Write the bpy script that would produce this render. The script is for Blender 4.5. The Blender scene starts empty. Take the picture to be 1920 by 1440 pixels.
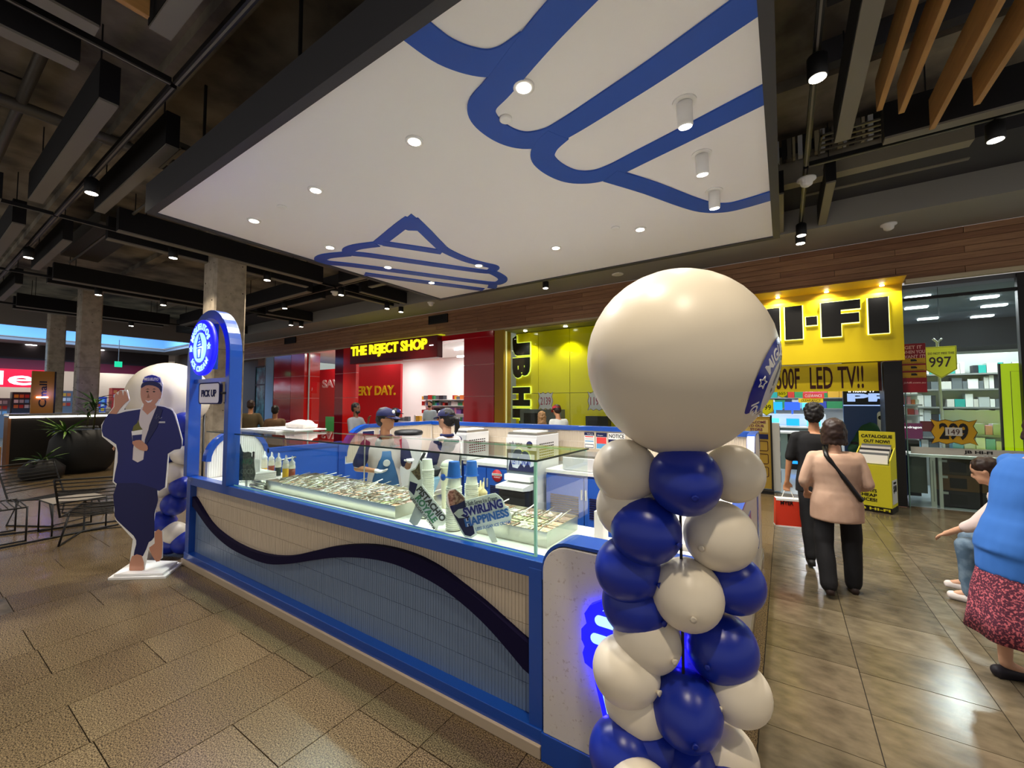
import bpy, bmesh, math, random
from mathutils import Vector, Matrix, noise
random.seed(7)
SC = bpy.context.scene
COL = SC.collection
R = math.radians
# ---------------------------------------------------------------- camera
F_PX, CAM_H, YAW, PITCH = 773.0, 1.68, R(33.4), R(2.6)
cam_d = bpy.data.cameras.new('camera')
cam = bpy.data.objects.new('camera', cam_d)
COL.objects.link(cam)
cam_d.sensor_width = 36.0
cam_d.lens = F_PX / 1920 * 36.0
cam_d.clip_start = 0.05
cam_d.clip_end = 200
cam.location = (0, 0, CAM_H)
cam.rotation_euler = (R(90) + PITCH, 0, YAW)
SC.camera = cam
# measuring helpers: a line of sight from the camera meets a real plane of the building
FW = Vector((-math.sin(YAW) * math.cos(PITCH), math.cos(YAW) * math.cos(PITCH), math.sin(PITCH)))
RT = Vector((math.cos(YAW), math.sin(YAW), 0))
UP = RT.cross(FW)
CP = Vector((0, 0, CAM_H))
def ray(x, y): return FW + RT * (x - 960) / F_PX + UP * (720 - y) / F_PX
def atZ(x, y, z=0.0):
    r = ray(x, y); return CP + r * ((z - CAM_H) / r.z)
def atY(x, y, Y):
    r = ray(x, y); return CP + r * (Y / r.y)
def atX(x, y, X):
    r = ray(x, y); return CP + r * (X / r.x)
def atW(x, y, w): return CP + ray(x, y) * w
# ---------------------------------------------------------------- world, exposure
w = bpy.data.worlds.new('world'); SC.world = w; w.use_nodes = True
w.node_tree.nodes['Background'].inputs[0].default_value = (1.0, 0.96, 0.92, 1)
w.node_tree.nodes['Background'].inputs[1].default_value = 0.28
SC.view_settings.view_transform = 'Standard'
SC.view_settings.look = 'None'
SC.view_settings.gamma = 1
SC.view_settings.exposure = 0.9
SC.view_settings.use_curve_mapping = False
def lamp(kind, loc, power, col=(1, .93, .82), size=.1, rot=None, spot=110, blend=.6, sy=None, name='lamp'):
    d = bpy.data.lights.new(name, kind); d.energy = power; d.color = col
    if kind == 'SPOT':
        d.spot_size = R(spot); d.spot_blend = blend; d.shadow_soft_size = size
    elif kind == 'AREA':
        d.size = size
        if sy: d.shape = 'RECTANGLE'; d.size_y = sy
    else: d.shadow_soft_size = size
    o = bpy.data.objects.new(name, d); COL.objects.link(o); o.location = loc
    if rot: o.rotation_euler = rot
    return o
K_CANOPY, K_TRACK, K_SHOP = 95, 105, 14
CANOPY_LIGHTS = [(-1.47, 2.38), (-2.56, 2.38), (-4.02, 2.38), (-5.33, 2.38), (-5.35, 3.4), (-5.35, 4.43), (-5.37, 5.45), (-4.06, 5.18), (-2.67, 5.19), (-1.48, 5.22)]
CANOPY_CANS = [(-0.56, 3.16), (-0.56, 3.93), (-0.56, 4.7)]
WARM = (1, .86, .66)
for x, y in CANOPY_LIGHTS: lamp('SPOT', (x, y, 3.86), K_CANOPY, (1, .98, .94), .05, spot=125, blend=.5)
for x, y in CANOPY_CANS: lamp('SPOT', (x, y, 3.70), K_CANOPY * .8, (1, .96, .88), .05, spot=100, blend=.5)
TRACK_LIGHTS = [(-7.14, 1.31), (-11.28, 1.31), (-9.13, 2.75), (-13.79, 2.73), (-13.79, 3.98), (-9.13, 4.37), (-11.47, 5.97), (-13.79, 7.4), (-13.79, 7.75), (-18.45, 4.48), (0.29, 4.02), (1.82, 5.97), (0.29, 8.15), (0.29, 7.76), (-4.47, 8.17), (-9.13, 8.05), (-9.13, 7.55), (-8.9, 5.97),
                (-3.0, -3.35), (-4.47, -.6), (0.29, 0.4), (2.6, 1.31), (-9.13, -1.0), (3.6, 5.97), (-.9, 1.31)]
for i, (x, y) in enumerate(TRACK_LIGHTS): lamp('SPOT', (x, y, 4.265), K_TRACK, WARM, .06, spot=105, blend=.7)
# shop interiors
for x in (-16.5, -13.0, -9.8):
    for y in (11.0, 14.0): lamp('AREA', (x, y, 3.93), K_SHOP * 2.4, (1, .97, .95), .5)
for x, y, z in ((-1.8, 12, 3.52), (.6, 12.2, 3.52), (3.4, 10.9, 3.52), (2.4, 10.4, 3.52), (.6, 15.5, 3.18), (3.6, 15, 3.18), (-1.8, 15.5, 3.18)): lamp('AREA', (x, y, z), K_SHOP * 1.9, (.93, .97, 1), .3)
for x in (-5.8, -4.6): lamp('SPOT', (x, 9.45, 3.45), 30, (1, .95, .8), .05, spot=120)
for y in (0.5, 4, 7.5): lamp('AREA', (-33, y, 4.4), 32, (1, .97, .95), .5)
for y in (2, 6): lamp('AREA', (-25.5, y, 5.8), 260, (.35, .62, 1.0), 2.0)
# ---------------------------------------------------------------- colours and materials
def lin(h):
    if isinstance(h, str):
        h = h.lstrip('#'); c = [int(h[i:i + 2], 16) / 255 for i in (0, 2, 4)]
        return tuple(x / 12.92 if x <= .04045 else ((x + .055) / 1.055) ** 2.4 for x in c) + (1,)
    return tuple(h) + (1,) if len(h) == 3 else tuple(h)
MATS = {}
def M(name, col='#888888', rough=.5, metal=0, emit=0, ecol=None, noise_=None, bump=0, alpha=None, coat=0, trans=0, ior=1.45, spec=.5):
    if name in MATS: return MATS[name]
    m = bpy.data.materials.new(name); m.use_nodes = True; MATS[name] = m
    nt = m.node_tree; b = nt.nodes['Principled BSDF']
    b.inputs['Base Color'].default_value = lin(col)
    b.inputs['Roughness'].default_value = rough
    b.inputs['Metallic'].default_value = metal
    b.inputs['Specular IOR Level'].default_value = spec
    b.inputs['IOR'].default_value = ior
    if coat: b.inputs['Coat Weight'].default_value = coat; b.inputs['Coat Roughness'].default_value = .08
    if trans: b.inputs['Transmission Weight'].default_value = trans
    if emit:
        b.inputs['Emission Color'].default_value = lin(ecol or col); b.inputs['Emission Strength'].default_value = emit * .6
    if noise_:
        # (scale, colour2, contrast, stretch)
        sc_, c2, lo, hi = noise_[:4]
        tc = nt.nodes.new('ShaderNodeTexCoord'); mp = nt.nodes.new('ShaderNodeMapping')
        if len(noise_) > 4: mp.inputs['Scale'].default_value = noise_[4]
        nz = nt.nodes.new('ShaderNodeTexNoise'); nz.inputs['Scale'].default_value = sc_; nz.inputs['Detail'].default_value = 6
        rp = nt.nodes.new('ShaderNodeMapRange'); rp.inputs[1].default_value = lo; rp.inputs[2].default_value = hi
        mx = nt.nodes.new('ShaderNodeMix'); mx.data_type = 'RGBA'
        mx.inputs[6].default_value = lin(col); mx.inputs[7].default_value = lin(c2)
        L = nt.links.new
        L(tc.outputs['Object'], mp.inputs[0]); L(mp.outputs[0], nz.inputs[0]); L(nz.outputs[0], rp.inputs[0]); L(rp.outputs[0], mx.inputs[0]); L(mx.outputs[2], b.inputs['Base Color'])
        if bump:
            bp = nt.nodes.new('ShaderNodeBump'); bp.inputs['Strength'].default_value = bump; bp.inputs['Distance'].default_value = .01
            L(nz.outputs[0], bp.inputs['Height']); L(bp.outputs[0], b.inputs['Normal'])
    return m
def thin_glass(name, tint, rough=0.0):
    """a pane: fresnel mix of a mirror and clear transmission, so light also passes through it"""
    m = bpy.data.materials.new(name); m.use_nodes = True; MATS[name] = m; nt = m.node_tree; nt.nodes.clear(); N = nt.nodes.new; L = nt.links.new
    o = N('ShaderNodeOutputMaterial'); mx = N('ShaderNodeMixShader'); t = N('ShaderNodeBsdfTransparent'); g = N('ShaderNodeBsdfGlossy'); f = N('ShaderNodeFresnel')
    t.inputs[0].default_value = lin(tint); g.inputs['Roughness'].default_value = rough; f.inputs[0].default_value = 1.45
    ge = N('ShaderNodeNewGeometry'); iv = N('ShaderNodeMath'); iv.operation = 'SUBTRACT'; iv.inputs[0].default_value = 1; mu = N('ShaderNodeMath'); mu.operation = 'MULTIPLY'
    L(ge.outputs['Backfacing'], iv.inputs[1]); L(iv.outputs[0], mu.inputs[0]); L(f.outputs[0], mu.inputs[1])
    L(mu.outputs[0], mx.inputs[0]); L(t.outputs[0], mx.inputs[1]); L(g.outputs[0], mx.inputs[2]); L(mx.outputs[0], o.inputs[0]); return m
# ---------------------------------------------------------------- mesh helpers
class MB:
    def __init__(s): s.v = []; s.f = []; s.sm = []
    def add(s, vs, fs, smooth=False, mat=None):
        n = len(s.v)
        s.v += [tuple(mat @ Vector(v)) if mat else tuple(v) for v in vs]
        s.f += [tuple(i + n for i in f) for f in fs]; s.sm += [smooth] * len(fs); return s
    def box(s, x0, x1, y0, y1, z0, z1, mat=None):
        return s.add([(x, y, z) for z in (z0, z1) for y in (y0, y1) for x in (x0, x1)],
                     [(0, 2, 3, 1), (4, 5, 7, 6), (0, 1, 5, 4), (2, 6, 7, 3), (0, 4, 6, 2), (1, 3, 7, 5)], False, mat)
    def prism(s, pts, d0, d1, plane='XZ', mat=None):
        """polygon in a plane, thick from d0 to d1 along the third axis"""
        def P(a, b, d): return (a, d, b) if plane == 'XZ' else ((d, a, b) if plane == 'YZ' else (a, b, d))
        n = len(pts)
        vs = [P(a, b, d0) for a, b in pts] + [P(a, b, d1) for a, b in pts]
        return s.add(vs, [tuple(range(n)), tuple(range(2 * n - 1, n - 1, -1))] + [(i, i + n, (i + 1) % n + n, (i + 1) % n) for i in range(n)], False, mat)
    def ribbon(s, path, width, d0, d1, plane='XZ', closed=False, mat=None):
        L_, R_ = [], []; n = len(path)
        for i in range(n):
            a = path[(i - 1) % n] if (closed or i > 0) else path[i]
            b = path[(i + 1) % n] if (closed or i < n - 1) else path[i]
            dx, dy = b[0] - a[0], b[1] - a[1]; l = math.hypot(dx, dy) or 1
            nx, ny = -dy / l * width / 2, dx / l * width / 2
            L_.append((path[i][0] + nx, path[i][1] + ny)); R_.append((path[i][0] - nx, path[i][1] - ny))
        def P(a, b, d): return (a, d, b) if plane == 'XZ' else ((d, a, b) if plane == 'YZ' else (a, b, d))
        vs = []
        for l, r in zip(L_, R_): vs += [P(*l, d0), P(*r, d0), P(*l, d1), P(*r, d1)]
        fs = []
        for i in range(n if closed else n - 1):
            a, b = 4 * i, 4 * ((i + 1) % n)
            fs += [(a, a + 1, b + 1, b), (a + 2, b + 2, b + 3, a + 3), (a, b, b + 2, a + 2), (a + 1, a + 3, b + 3, b + 1)]
        if not closed: fs += [(0, 2, 3, 1), (4 * n - 4, 4 * n - 3, 4 * n - 1, 4 * n - 2)]
        return s.add(vs, fs, False, mat)
    def lathe(s, prof, c=(0, 0, 0), n=20, mat=None, smooth=True):
        vs = []; fs = []
        for r, z in prof:
            for k in range(n): a = 2 * math.pi * k / n; vs.append((c[0] + r * math.cos(a), c[1] + r * math.sin(a), c[2] + z))
        m = len(prof)
        for j in range(m - 1):
            for k in range(n): fs.append((j * n + k, j * n + (k + 1) % n, (j + 1) * n + (k + 1) % n, (j + 1) * n + k))
        fs.append(tuple(range(n - 1, -1, -1))); fs.append(tuple((m - 1) * n + k for k in range(n)))
        s.add(vs, fs, smooth, mat)
        s.sm[-1] = s.sm[-2] = False
        return s
    def tube(s, pts, r, n=8, closed=False, smooth=True, mat=None):
        pts = [Vector(p) for p in pts]; N = len(pts); rr = r if isinstance(r, (list, tuple)) else [r] * N
        t0 = (pts[1] - pts[0]).normalized(); up = Vector((0, 0, 1)) if abs(t0.z) < .9 else Vector((1, 0, 0))
        vs = []; a = t0.cross(up).normalized()
        for i, p in enumerate(pts):
            q = pts[(i + 1) % N] if (closed or i < N - 1) else p
            o = pts[i - 1] if (closed or i > 0) else p
            t = (q - o).normalized() if (q - o).length > 1e-9 else t0
            a = (a - t * a.dot(t)).normalized() if (a - t * a.dot(t)).length > 1e-6 else t.orthogonal().normalized()
            b = t.cross(a)
            for k in range(n): an = 2 * math.pi * k / n; vs.append(p + (a * math.cos(an) + b * math.sin(an)) * rr[i])
        fs = []
        for i in range(N if closed else N - 1):
            j = (i + 1) % N
            for k in range(n): fs.append((i * n + k, i * n + (k + 1) % n, j * n + (k + 1) % n, j * n + k))
        if not closed: fs += [tuple(range(n - 1, -1, -1)), tuple((N - 1) * n + k for k in range(n))]
        return s.add(vs, fs, smooth, mat)
    def ball(s, c, rx, ry=None, rz=None, n=16, m=10, mat=None):
        ry = ry or rx; rz = rz or rx
        vs = [(c[0], c[1], c[2] - rz)]; fs = []
        for j in range(1, m):
            ph = -math.pi / 2 + math.pi * j / m
            for k in range(n): a = 2 * math.pi * k / n; vs.append((c[0] + rx * math.cos(ph) * math.cos(a), c[1] + ry * math.cos(ph) * math.sin(a), c[2] + rz * math.sin(ph)))
        vs.append((c[0], c[1], c[2] + rz)); T = len(vs) - 1
        for k in range(n): fs.append((0, 1 + (k + 1) % n, 1 + k)); fs.append((T, T - n + k, T - n + (k + 1) % n))
        for j in range(m - 2):
            for k in range(n): a = 1 + j * n; fs.append((a + k, a + (k + 1) % n, a + n + (k + 1) % n, a + n + k))
        return s.add(vs, fs, True, mat)
    def cap(s, p0, p1, r0, r1, n=10):
        """closed tapered limb with rounded ends"""
        p0, p1 = Vector(p0), Vector(p1); d = (p1 - p0); d = d.normalized() if d.length > 1e-6 else Vector((0, 0, 1))
        pts = [p0 - d * r0 * .95, p0 - d * r0 * .6, p0, p1, p1 + d * r1 * .6, p1 + d * r1 * .95]
        return s.tube(pts, [r0 * .3, r0 * .8, r0, r1, r1 * .8, r1 * .3], n)
    def loft(s, rings, n=18):
        """rings: (centre, rx, ry) with rx along x, ry along y"""
        vs = []; fs = []
        for c, rx, ry in rings:
            for k in range(n): a = 2 * math.pi * k / n; vs.append((c[0] + rx * math.cos(a), c[1] + ry * math.sin(a), c[2]))
        m = len(rings)
        for j in range(m - 1):
            for k in range(n): fs.append((j * n + k, j * n + (k + 1) % n, (j + 1) * n + (k + 1) % n, (j + 1) * n + k))
        fs += [tuple(range(n - 1, -1, -1)), tuple((m - 1) * n + k for k in range(n))]
        return s.add(vs, fs, True)
    def mesh(s, name):
        me = bpy.data.meshes.new(name); me.from_pydata(s.v, [], s.f); me.polygons.foreach_set('use_smooth', s.sm); me.update(); return me
_o1 = 'first second third fourth fifth sixth seventh eighth ninth tenth eleventh twelfth thirteenth fourteenth fifteenth sixteenth seventeenth eighteenth nineteenth'.split()
def ordn(n):
    if n < 20: return _o1[n - 1]
    t_, u_ = divmod(n, 10); w_ = ('twenty', 'thirty', 'forty')[t_ - 2]
    return w_ + '-' + _o1[u_ - 1] if u_ else w_[:-1] + 'ieth'
def tag(o, label=None, cat=None, group=None, kind=None):
    if label: o['label'] = label
    if cat: o['category'] = cat
    if group: o['group'] = group
    if kind: o['kind'] = kind
    return o
def obj(name, mb, mat, parent=None, bev=0, label=None, kind=None, me=None, loc=None):
    me = me or mb.mesh(name)
    if mat and not me.materials: me.materials.append(mat)
    o = bpy.data.objects.new(name, me); COL.objects.link(o)
    if parent: o.parent = parent
    if bev:
        b = o.modifiers.new('bevel', 'BEVEL'); b.width = bev; b.segments = 2; b.limit_method = 'ANGLE'; b.angle_limit = R(40)
    if label: o['label'] = label
    if kind: o['kind'] = kind
    if loc is not None: o.location = loc
    return o
def thing(name, label, cat, loc=(0, 0, 0), rz=0, group=None):
    o = bpy.data.objects.new(name, None); COL.objects.link(o); o.location = loc; o.rotation_euler = (0, 0, rz); o.empty_display_size = .1
    return tag(o, label, cat, group)
def struct(name, mb, mat, label=None, bev=0):
    o = obj(name, mb, mat, None, bev); o['kind'] = 'structure'; o['label'] = label or name.replace('_', ' '); o['category'] = name.split('_')[0]; return o
def dup(root, loc=None, rz=None, label=None, group=None):
    r = root.copy(); COL.objects.link(r)
    if loc is not None: r.location = loc
    if rz is not None: r.rotation_euler = (0, 0, rz)
    if label: r['label'] = label
    if group: r['group'] = group
    for ch in list(root.children):
        c = ch.copy(); COL.objects.link(c); c.parent = r
        for g in list(ch.children):
            d = g.copy(); COL.objects.link(d); d.parent = c
    return r
def B(*a): return MB().box(*a)
def bxc(cx, cy, cz, sx, sy, sz): return MB().box(cx - sx / 2, cx + sx / 2, cy - sy / 2, cy + sy / 2, cz - sz / 2, cz + sz / 2)
def spline(pts, k=6, closed=False):
    out = []; n = len(pts)
    for i in range(n if closed else n - 1):
        p0 = pts[(i - 1) % n] if (closed or i > 0) else pts[i]; p1 = pts[i]; p2 = pts[(i + 1) % n]
        p3 = pts[(i + 2) % n] if (closed or i + 2 < n) else p2
        for j in range(k):
            t = j / k
            out.append(tuple(.5 * (2 * b + (c - a) * t + (2 * a - 5 * b + 4 * c - d) * t * t + (3 * b - a - 3 * c + d) * t ** 3) for a, b, c, d in zip(p0, p1, p2, p3)))
    if not closed: out.append(tuple(pts[-1]))
    return out
def rrect(x0, x1, y0, y1, r, k=5):
    pts = []
    for cx, cy, a0 in ((x1 - r, y0 + r, -90), (x1 - r, y1 - r, 0), (x0 + r, y1 - r, 90), (x0 + r, y0 + r, 180)):
        for i in range(k + 1): a = R(a0 + 90 * i / k); pts.append((cx + r * math.cos(a), cy + r * math.sin(a)))
    return pts
# lettering: flat text mesh fitted into a rectangle a0..a1 x b0..b1 of a plane
TXT = {}
WORK = bpy.data.scenes.new('workbench'); WVL = WORK.view_layers[0]      # empty side scene where modifiers and text are turned into meshes; removed at the end
def text_mesh(s_, bold=.0, ext=.5):
    key = (s_, bold, ext)
    if key in TXT: return TXT[key]
    c = bpy.data.curves.new('lettering', 'FONT'); c.body = s_; c.offset = bold; c.extrude = ext; c.resolution_u = 3; c.align_x = 'LEFT'; c.space_line = .95
    o = bpy.data.objects.new('t', c); WORK.collection.objects.link(o); WVL.update()
    me = bpy.data.meshes.new_from_object(o.evaluated_get(WVL.depsgraph)); bpy.data.objects.remove(o); bpy.data.curves.remove(c)
    vs = [v.co.copy() for v in me.vertices]; fs = [tuple(p.vertices) for p in me.polygons]; bpy.data.meshes.remove(me)
    xs = [v.x for v in vs] or [0, 1]; ys = [v.y for v in vs] or [0, 1]
    TXT[key] = (vs, fs, min(xs), max(xs), min(ys), max(ys)); return TXT[key]
def text(s_, a0, a1, b0, b1, d, mat, parent=None, plane='XZ', th=.004, bold=.0, name='lettering', rot=0, flip=1, shear=0, mtx=None, label=None):
    """d = position of the back of the letters on the third axis; letters stand th proud towards the reader.
    XZ is read from -Y, YZ from +X, XY from above."""
    vs, fs, x0, x1, y0, y1 = text_mesh(s_, bold)
    out = []
    ca, sa = math.cos(rot), math.sin(rot); cx, cy = (a0 + a1) / 2, (b0 + b1) / 2
    for v in vs:
        u = (v.x - x0) / max(x1 - x0, 1e-6) - .5; q = (v.y - y0) / max(y1 - y0, 1e-6) - .5; t = (v.z + .5) * th
        if rot:
            W, H = (a1 - a0), (b1 - b0); u2, q2 = u * W, q * H; a, b = cx + u2 * ca - q2 * sa, cy + u2 * sa + q2 * ca
        else: a, b = cx + u * (a1 - a0) + shear * q * (b1 - b0), cy + q * (b1 - b0)
        out.append((a, d - t, b) if plane == 'XZ' else ((d + t, a, b) if plane == 'YZ' else (a, b, d + t)))
    mb = MB().add(out, fs, False, mtx)
    o = obj(name, mb, mat, parent)
    if label: o['label'] = label
    return o
def voxel(mb, size, name, mat, parent, smooth=4, disp=None, label=None):
    me = mb.mesh(name); o = bpy.data.objects.new(name, me); WORK.collection.objects.link(o)
    r = o.modifiers.new('r', 'REMESH'); r.mode = 'VOXEL'; r.voxel_size = size; r.use_smooth_shade = True
    if smooth: q = o.modifiers.new('s', 'SMOOTH'); q.iterations = smooth; q.factor = .5
    WVL.update()
    m2 = bpy.data.meshes.new_from_object(o.evaluated_get(WVL.depsgraph)); bpy.data.objects.remove(o); m2.name = name
    if disp:
        amp, fr = disp
        for v in m2.vertices: v.co += v.normal * amp * noise.noise(v.co * fr)
    m2.materials.clear(); m2.materials.append(mat)
    o = bpy.data.objects.new(name, m2); COL.objects.link(o)
    if parent: o.parent = parent
    if label: o['label'] = label
    return o
# ================================================================ MATERIALS
mt_tile = [M('floor_stone_%d' % i, c, .24, noise_=(150, c2, .40, .62), bump=.05, spec=.5) for i, (c, c2) in enumerate((('#3c3122', '#8a7656'), ('#403526', '#8e7a5a'), ('#392e20', '#867253')))]
mt_slate = [M('aisle_stone_%d' % i, c, .2, noise_=(7, c2, .3, .75, (1, 1.6, 1)), bump=.12) for i, (c, c2) in enumerate((('#514838', '#766a56'), ('#595040', '#7d725d'), ('#4b4334', '#6f6450')))]
mt_joint = M('floor_joint', '#1f1911', .8)
mt_slab = M('ceiling_slab', '#a09683', .9, noise_=(1.3, '#565048', .35, .65), bump=.3)
mt_black = M('black_metal', '#141416', .5)
mt_baffle = M('black_baffle', '#121114', .85)
mt_trim_grey = M('grey_channel', '#7b766c', .6)
mt_darkceil = M('dark_ceiling_board', '#3c3c40', .8)
mt_soffit = M('soffit_board', '#93918b', .8)
mt_wood = [M('fascia_timber_%d' % i, a, .55, noise_=(6, b, .3, .7, (.5, 4, 9))) for i, (a, b) in enumerate((('#8a6248', '#a87e5d'), ('#916a4e', '#b08662'), ('#7f5941', '#9c7252')))]
mt_batten = M('batten_timber', '#a27744', .5, noise_=(5, '#b98a52', .3, .7, (6, .5, 6)))
mt_conc = M('column_concrete', '#bfb4a3', .85, noise_=(7, '#a09585', .4, .7), bump=.35)
mt_canopy = M('canopy_white', '#f3f1f0', .75)
mt_canblue = M('canopy_blue', '#1f52b4', .45)
mt_canedge = M('canopy_edge_grey', '#3b3b3f', .6)
mt_white = M('white_laminate', '#ece9e2', .4)
mt_whitegloss = M('white_gloss', '#efede8', .22)
mt_blue = M('kiosk_blue', '#1048a6', .28, coat=.4)
mt_bluepan = M('kiosk_blue_panel', '#1f56b8', .35)
mt_navy = M('wave_navy', '#110c30', .75, spec=.15)
mt_cream_t = M('cream_tile', '#cfc0ab', .3, spec=.5)
mt_blue_t = M('blue_grey_tile', '#6c81a0', .32)
mt_grout = M('grout', '#d9d2c4', .8)
mt_grout_b = M('grout_blue', '#9db4d0', .8)
mt_terr = M('speckled_stone', '#d3cdc6', .5, noise_=(60, '#bdb2a6', .62, .68))
mt_steel = M('stainless', '#b9b7ad', .28, 1)
mt_glass = thin_glass('clear_glass', '#f3fbf8')
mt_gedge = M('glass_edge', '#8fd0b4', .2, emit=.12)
mt_glow_blue = M('sign_blue_glow', '#1414d0', .4, emit=1.0, ecol='#1a1aff')
mt_glow_white = M('sign_white_glow', '#d8fbff', .4, emit=.75, ecol='#b6f6ff')
mt_glow_warm = M('lamp_face', '#fff6e6', .4, emit=14)
mt_glow_cool = M('panel_light', '#f4fbff', .4, emit=7)
mt_ydot = M('sign_yellow_glow', '#f4f21a', .4, emit=1.0)
mt_red = M('shop_red_gloss', '#b01020', .12, coat=.5)
mt_redp = M('shop_red_wall', '#d8232c', .5)
mt_redd = M('shop_dark_red', '#5e0a12', .3)
mt_yel = M('shop_yellow_gloss', '#e8d400', .16, coat=.3)
mt_yelm = M('shop_yellow_matt', '#e6cf12', .5)
mt_gold = M('price_gold', '#c99d18', .5)
mt_blk = M('plain_black', '#0c0b0d', .4)
mt_wht = M('plain_white', '#f0efec', .6)
mt_brown = M('marker_brown', '#3c0f10', .6)
mt_gry = M('mid_grey', '#8b8d8c', .5)
mt_lgry = M('light_grey', '#c4c6c4', .5)
mt_sky = M('dusk_sky', '#7d9fc4', 1, emit=.42, ecol='#5f9fe0')
mt_coles = M('lit_red_sign', '#e01030', .4, emit=.7)
mt_signw = M('lit_white_sign', '#ffffff', .4, emit=1.3)
mt_navyc = M('navy_cloth', '#141a4c', .8)
mt_skin = M('skin_tan', '#b9835f', .55)
mt_skin2 = M('skin_light', '#d0a082', .55)
mt_skin3 = M('skin_dark', '#6e4732', .55)
mt_hair = M('hair_black', '#120d0c', .5)
mt_hairb = M('hair_brown', '#2a1810', .5)
mt_hairbl = M('hair_blonde', '#8d6a44', .55)
mt_balw = M('balloon_cream', '#e6dcc9', .36, spec=.5)
mt_balb = M('balloon_blue', '#1a2f9c', .3, spec=.5)
# ================================================================ FLOOR
floor = struct('floor', B(-48, 8, -5, 22, -.08, -.008), mt_joint, 'stone floor of the shopping centre')
def floor_tiles():
    cells = []
    # left and far field: courses .46 m wide, slabs .86 long, staggered
    xs = -.15; c = 0
    x = xs
    while x > -13:
        wd = .46; x0 = x - wd; y = -4.6 + (c % 3) * .44 * 1
        while y < 9.1:
            cells.append((x0, x, y, y + .87)); y += .87
        x = x0; c += 1
    for (x0, x1) in ((-.15, .35), (.35, .95), (.95, 1.1), (1.1, 1.7), (1.7, 2.3), (2.3, 2.9), (2.9, 3.5), (3.5, 4.1)):
        y = -4.6 + random.random() * .2; L = .42 if x1 - x0 > .2 else 1.2
        while y < 9.1: cells.append((x0, x1, y, y + L)); y += L
    def vis(c):
        mx, my = (c[0] + c[1]) / 2, (c[2] + c[3]) / 2; d = Vector((mx, my, -CAM_H)); wv = d.dot(FW)
        if wv < .3: return 0
        px, py = 960 + F_PX * d.dot(RT) / wv, 720 - F_PX * d.dot(UP) / wv
        if not (-150 < px < 2070 and py < 1600): return 0
        if -5.0 < mx < -.4 and 2.1 < my < 5.2: return 0
        return 1 / (wv * wv)
    cells.sort(key=lambda c: -vis(c))
    base = {}
    n = 0; stuff = [MB(), MB(), MB()]; g = .0024
    def brick(mb, a, b, c_, d, z): mb.box(a + g, b - g, c_ + g, d - g, -.02, z)
    for i, c_ in enumerate(cells):
        z = random.uniform(-.0006, .0006); right = c_[0] > -.2; sl = random.randrange(3)
        if n < 285 and vis(c_) > 0:
            key = (round(c_[1] - c_[0], 3), round(c_[3] - c_[2], 3), right, sl)
            if key not in base:
                mb = MB(); brick(mb, 0, key[0], 0, key[1], 0); me = mb.mesh('tile'); me.materials.append((mt_slate if right else mt_tile)[sl]); base[key] = me
            o = bpy.data.objects.new('tile', base[key]); COL.objects.link(o); o.location = (c_[0], c_[2], z); o.parent = floor; n += 1
        else: brick(stuff[sl], *c_, z)
    x = -13.02 + .34
    xx = -.15 - .46 * 28
    while xx > -40:
        y = -4.6 + random.choice((0, .44, .6))
        while y < 14: brick(random.choice(stuff), xx - .92, xx, y, y + .87, 0); y += .87
        xx -= .92
    for i, s_ in enumerate(stuff): obj('tile_field', s_, mt_tile[i] if i else mt_slate[0], floor, kind='stuff')
floor_tiles()
# shop floors (pale vinyl inside the tenancies)
struct('floor_shop', B(-1.0, 8, 9.25, 20, -.02, .004), M('vinyl', '#a9b4bd', .15), 'pale shiny vinyl floor inside the electronics shop')
struct('floor_discount', B(-19, -6.6, 9.25, 18, -.02, .004), M('vinyl2', '#b9b5ac', .25), 'pale floor inside the red shop')
# ================================================================ CEILING
ceil = struct('ceiling', B(-22.5, 8, -5, 9.2, 5.35, 5.5), mt_slab, 'bare dark concrete ceiling slab')
db = MB(); db.box(-24, 8, 6.95, 7.97, 4.80, 5.35)
struct('ceiling_step', db, mt_darkceil, 'dark grey plasterboard step of the ceiling')
struct('ceiling_soffit', B(-24, 8, 7.97, 9.14, 4.43, 5.35), mt_soffit, 'pale grey ceiling soffit above the shopfronts')
obj('shadow_slot', B(.3, 2.05, 7.45, 7.52, 4.786, 4.8), mt_trim_grey, bpy.data.objects['ceiling_step'])
# far mall ceiling and clerestory
struct('ceiling_far', B(-48, -22.5, -5, 16, 4.45, 4.6).box(-48, -28.4, -5, 16, 4.6, 6.6), M('far_ceiling', '#8d8584', .8), 'grey ceiling of the far end of the mall')
cl = struct('window_1', B(-28.3, -28.2, -4, 8.2, 4.62, 5.95), mt_sky, 'long clerestory window with blue dusk sky')
struct('window_2', B(-28.2, -22.6, 8.2, 8.3, 4.62, 5.95), mt_sky, 'short return clerestory window with blue dusk sky')
struct('ceiling_well', B(-28.4, -22.4, -5, 8.4, 5.95, 6.1), M('well', '#9a9590', .8), 'top of the skylight well')
bpy.data.objects['ceiling_far'].hide_render = False
# open the far ceiling under the well: rebuild as frame pieces
fc = bpy.data.objects['ceiling_far']; fc.data = MB().box(-48, -28.3, -5, 16, 4.45, 4.6).box(-28.3, -22.5, 8.3, 16, 4.45, 4.6).mesh('ceiling_far'); fc.data.materials.append(MATS['far_ceiling'])
struct('trim_1', B(-22.6, -22.4, -5, 9.14, 4.40, 5.4), M('beam_edge', '#8a8078', .8), 'pale edge beam between the dark ceiling and the skylight well')
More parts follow.
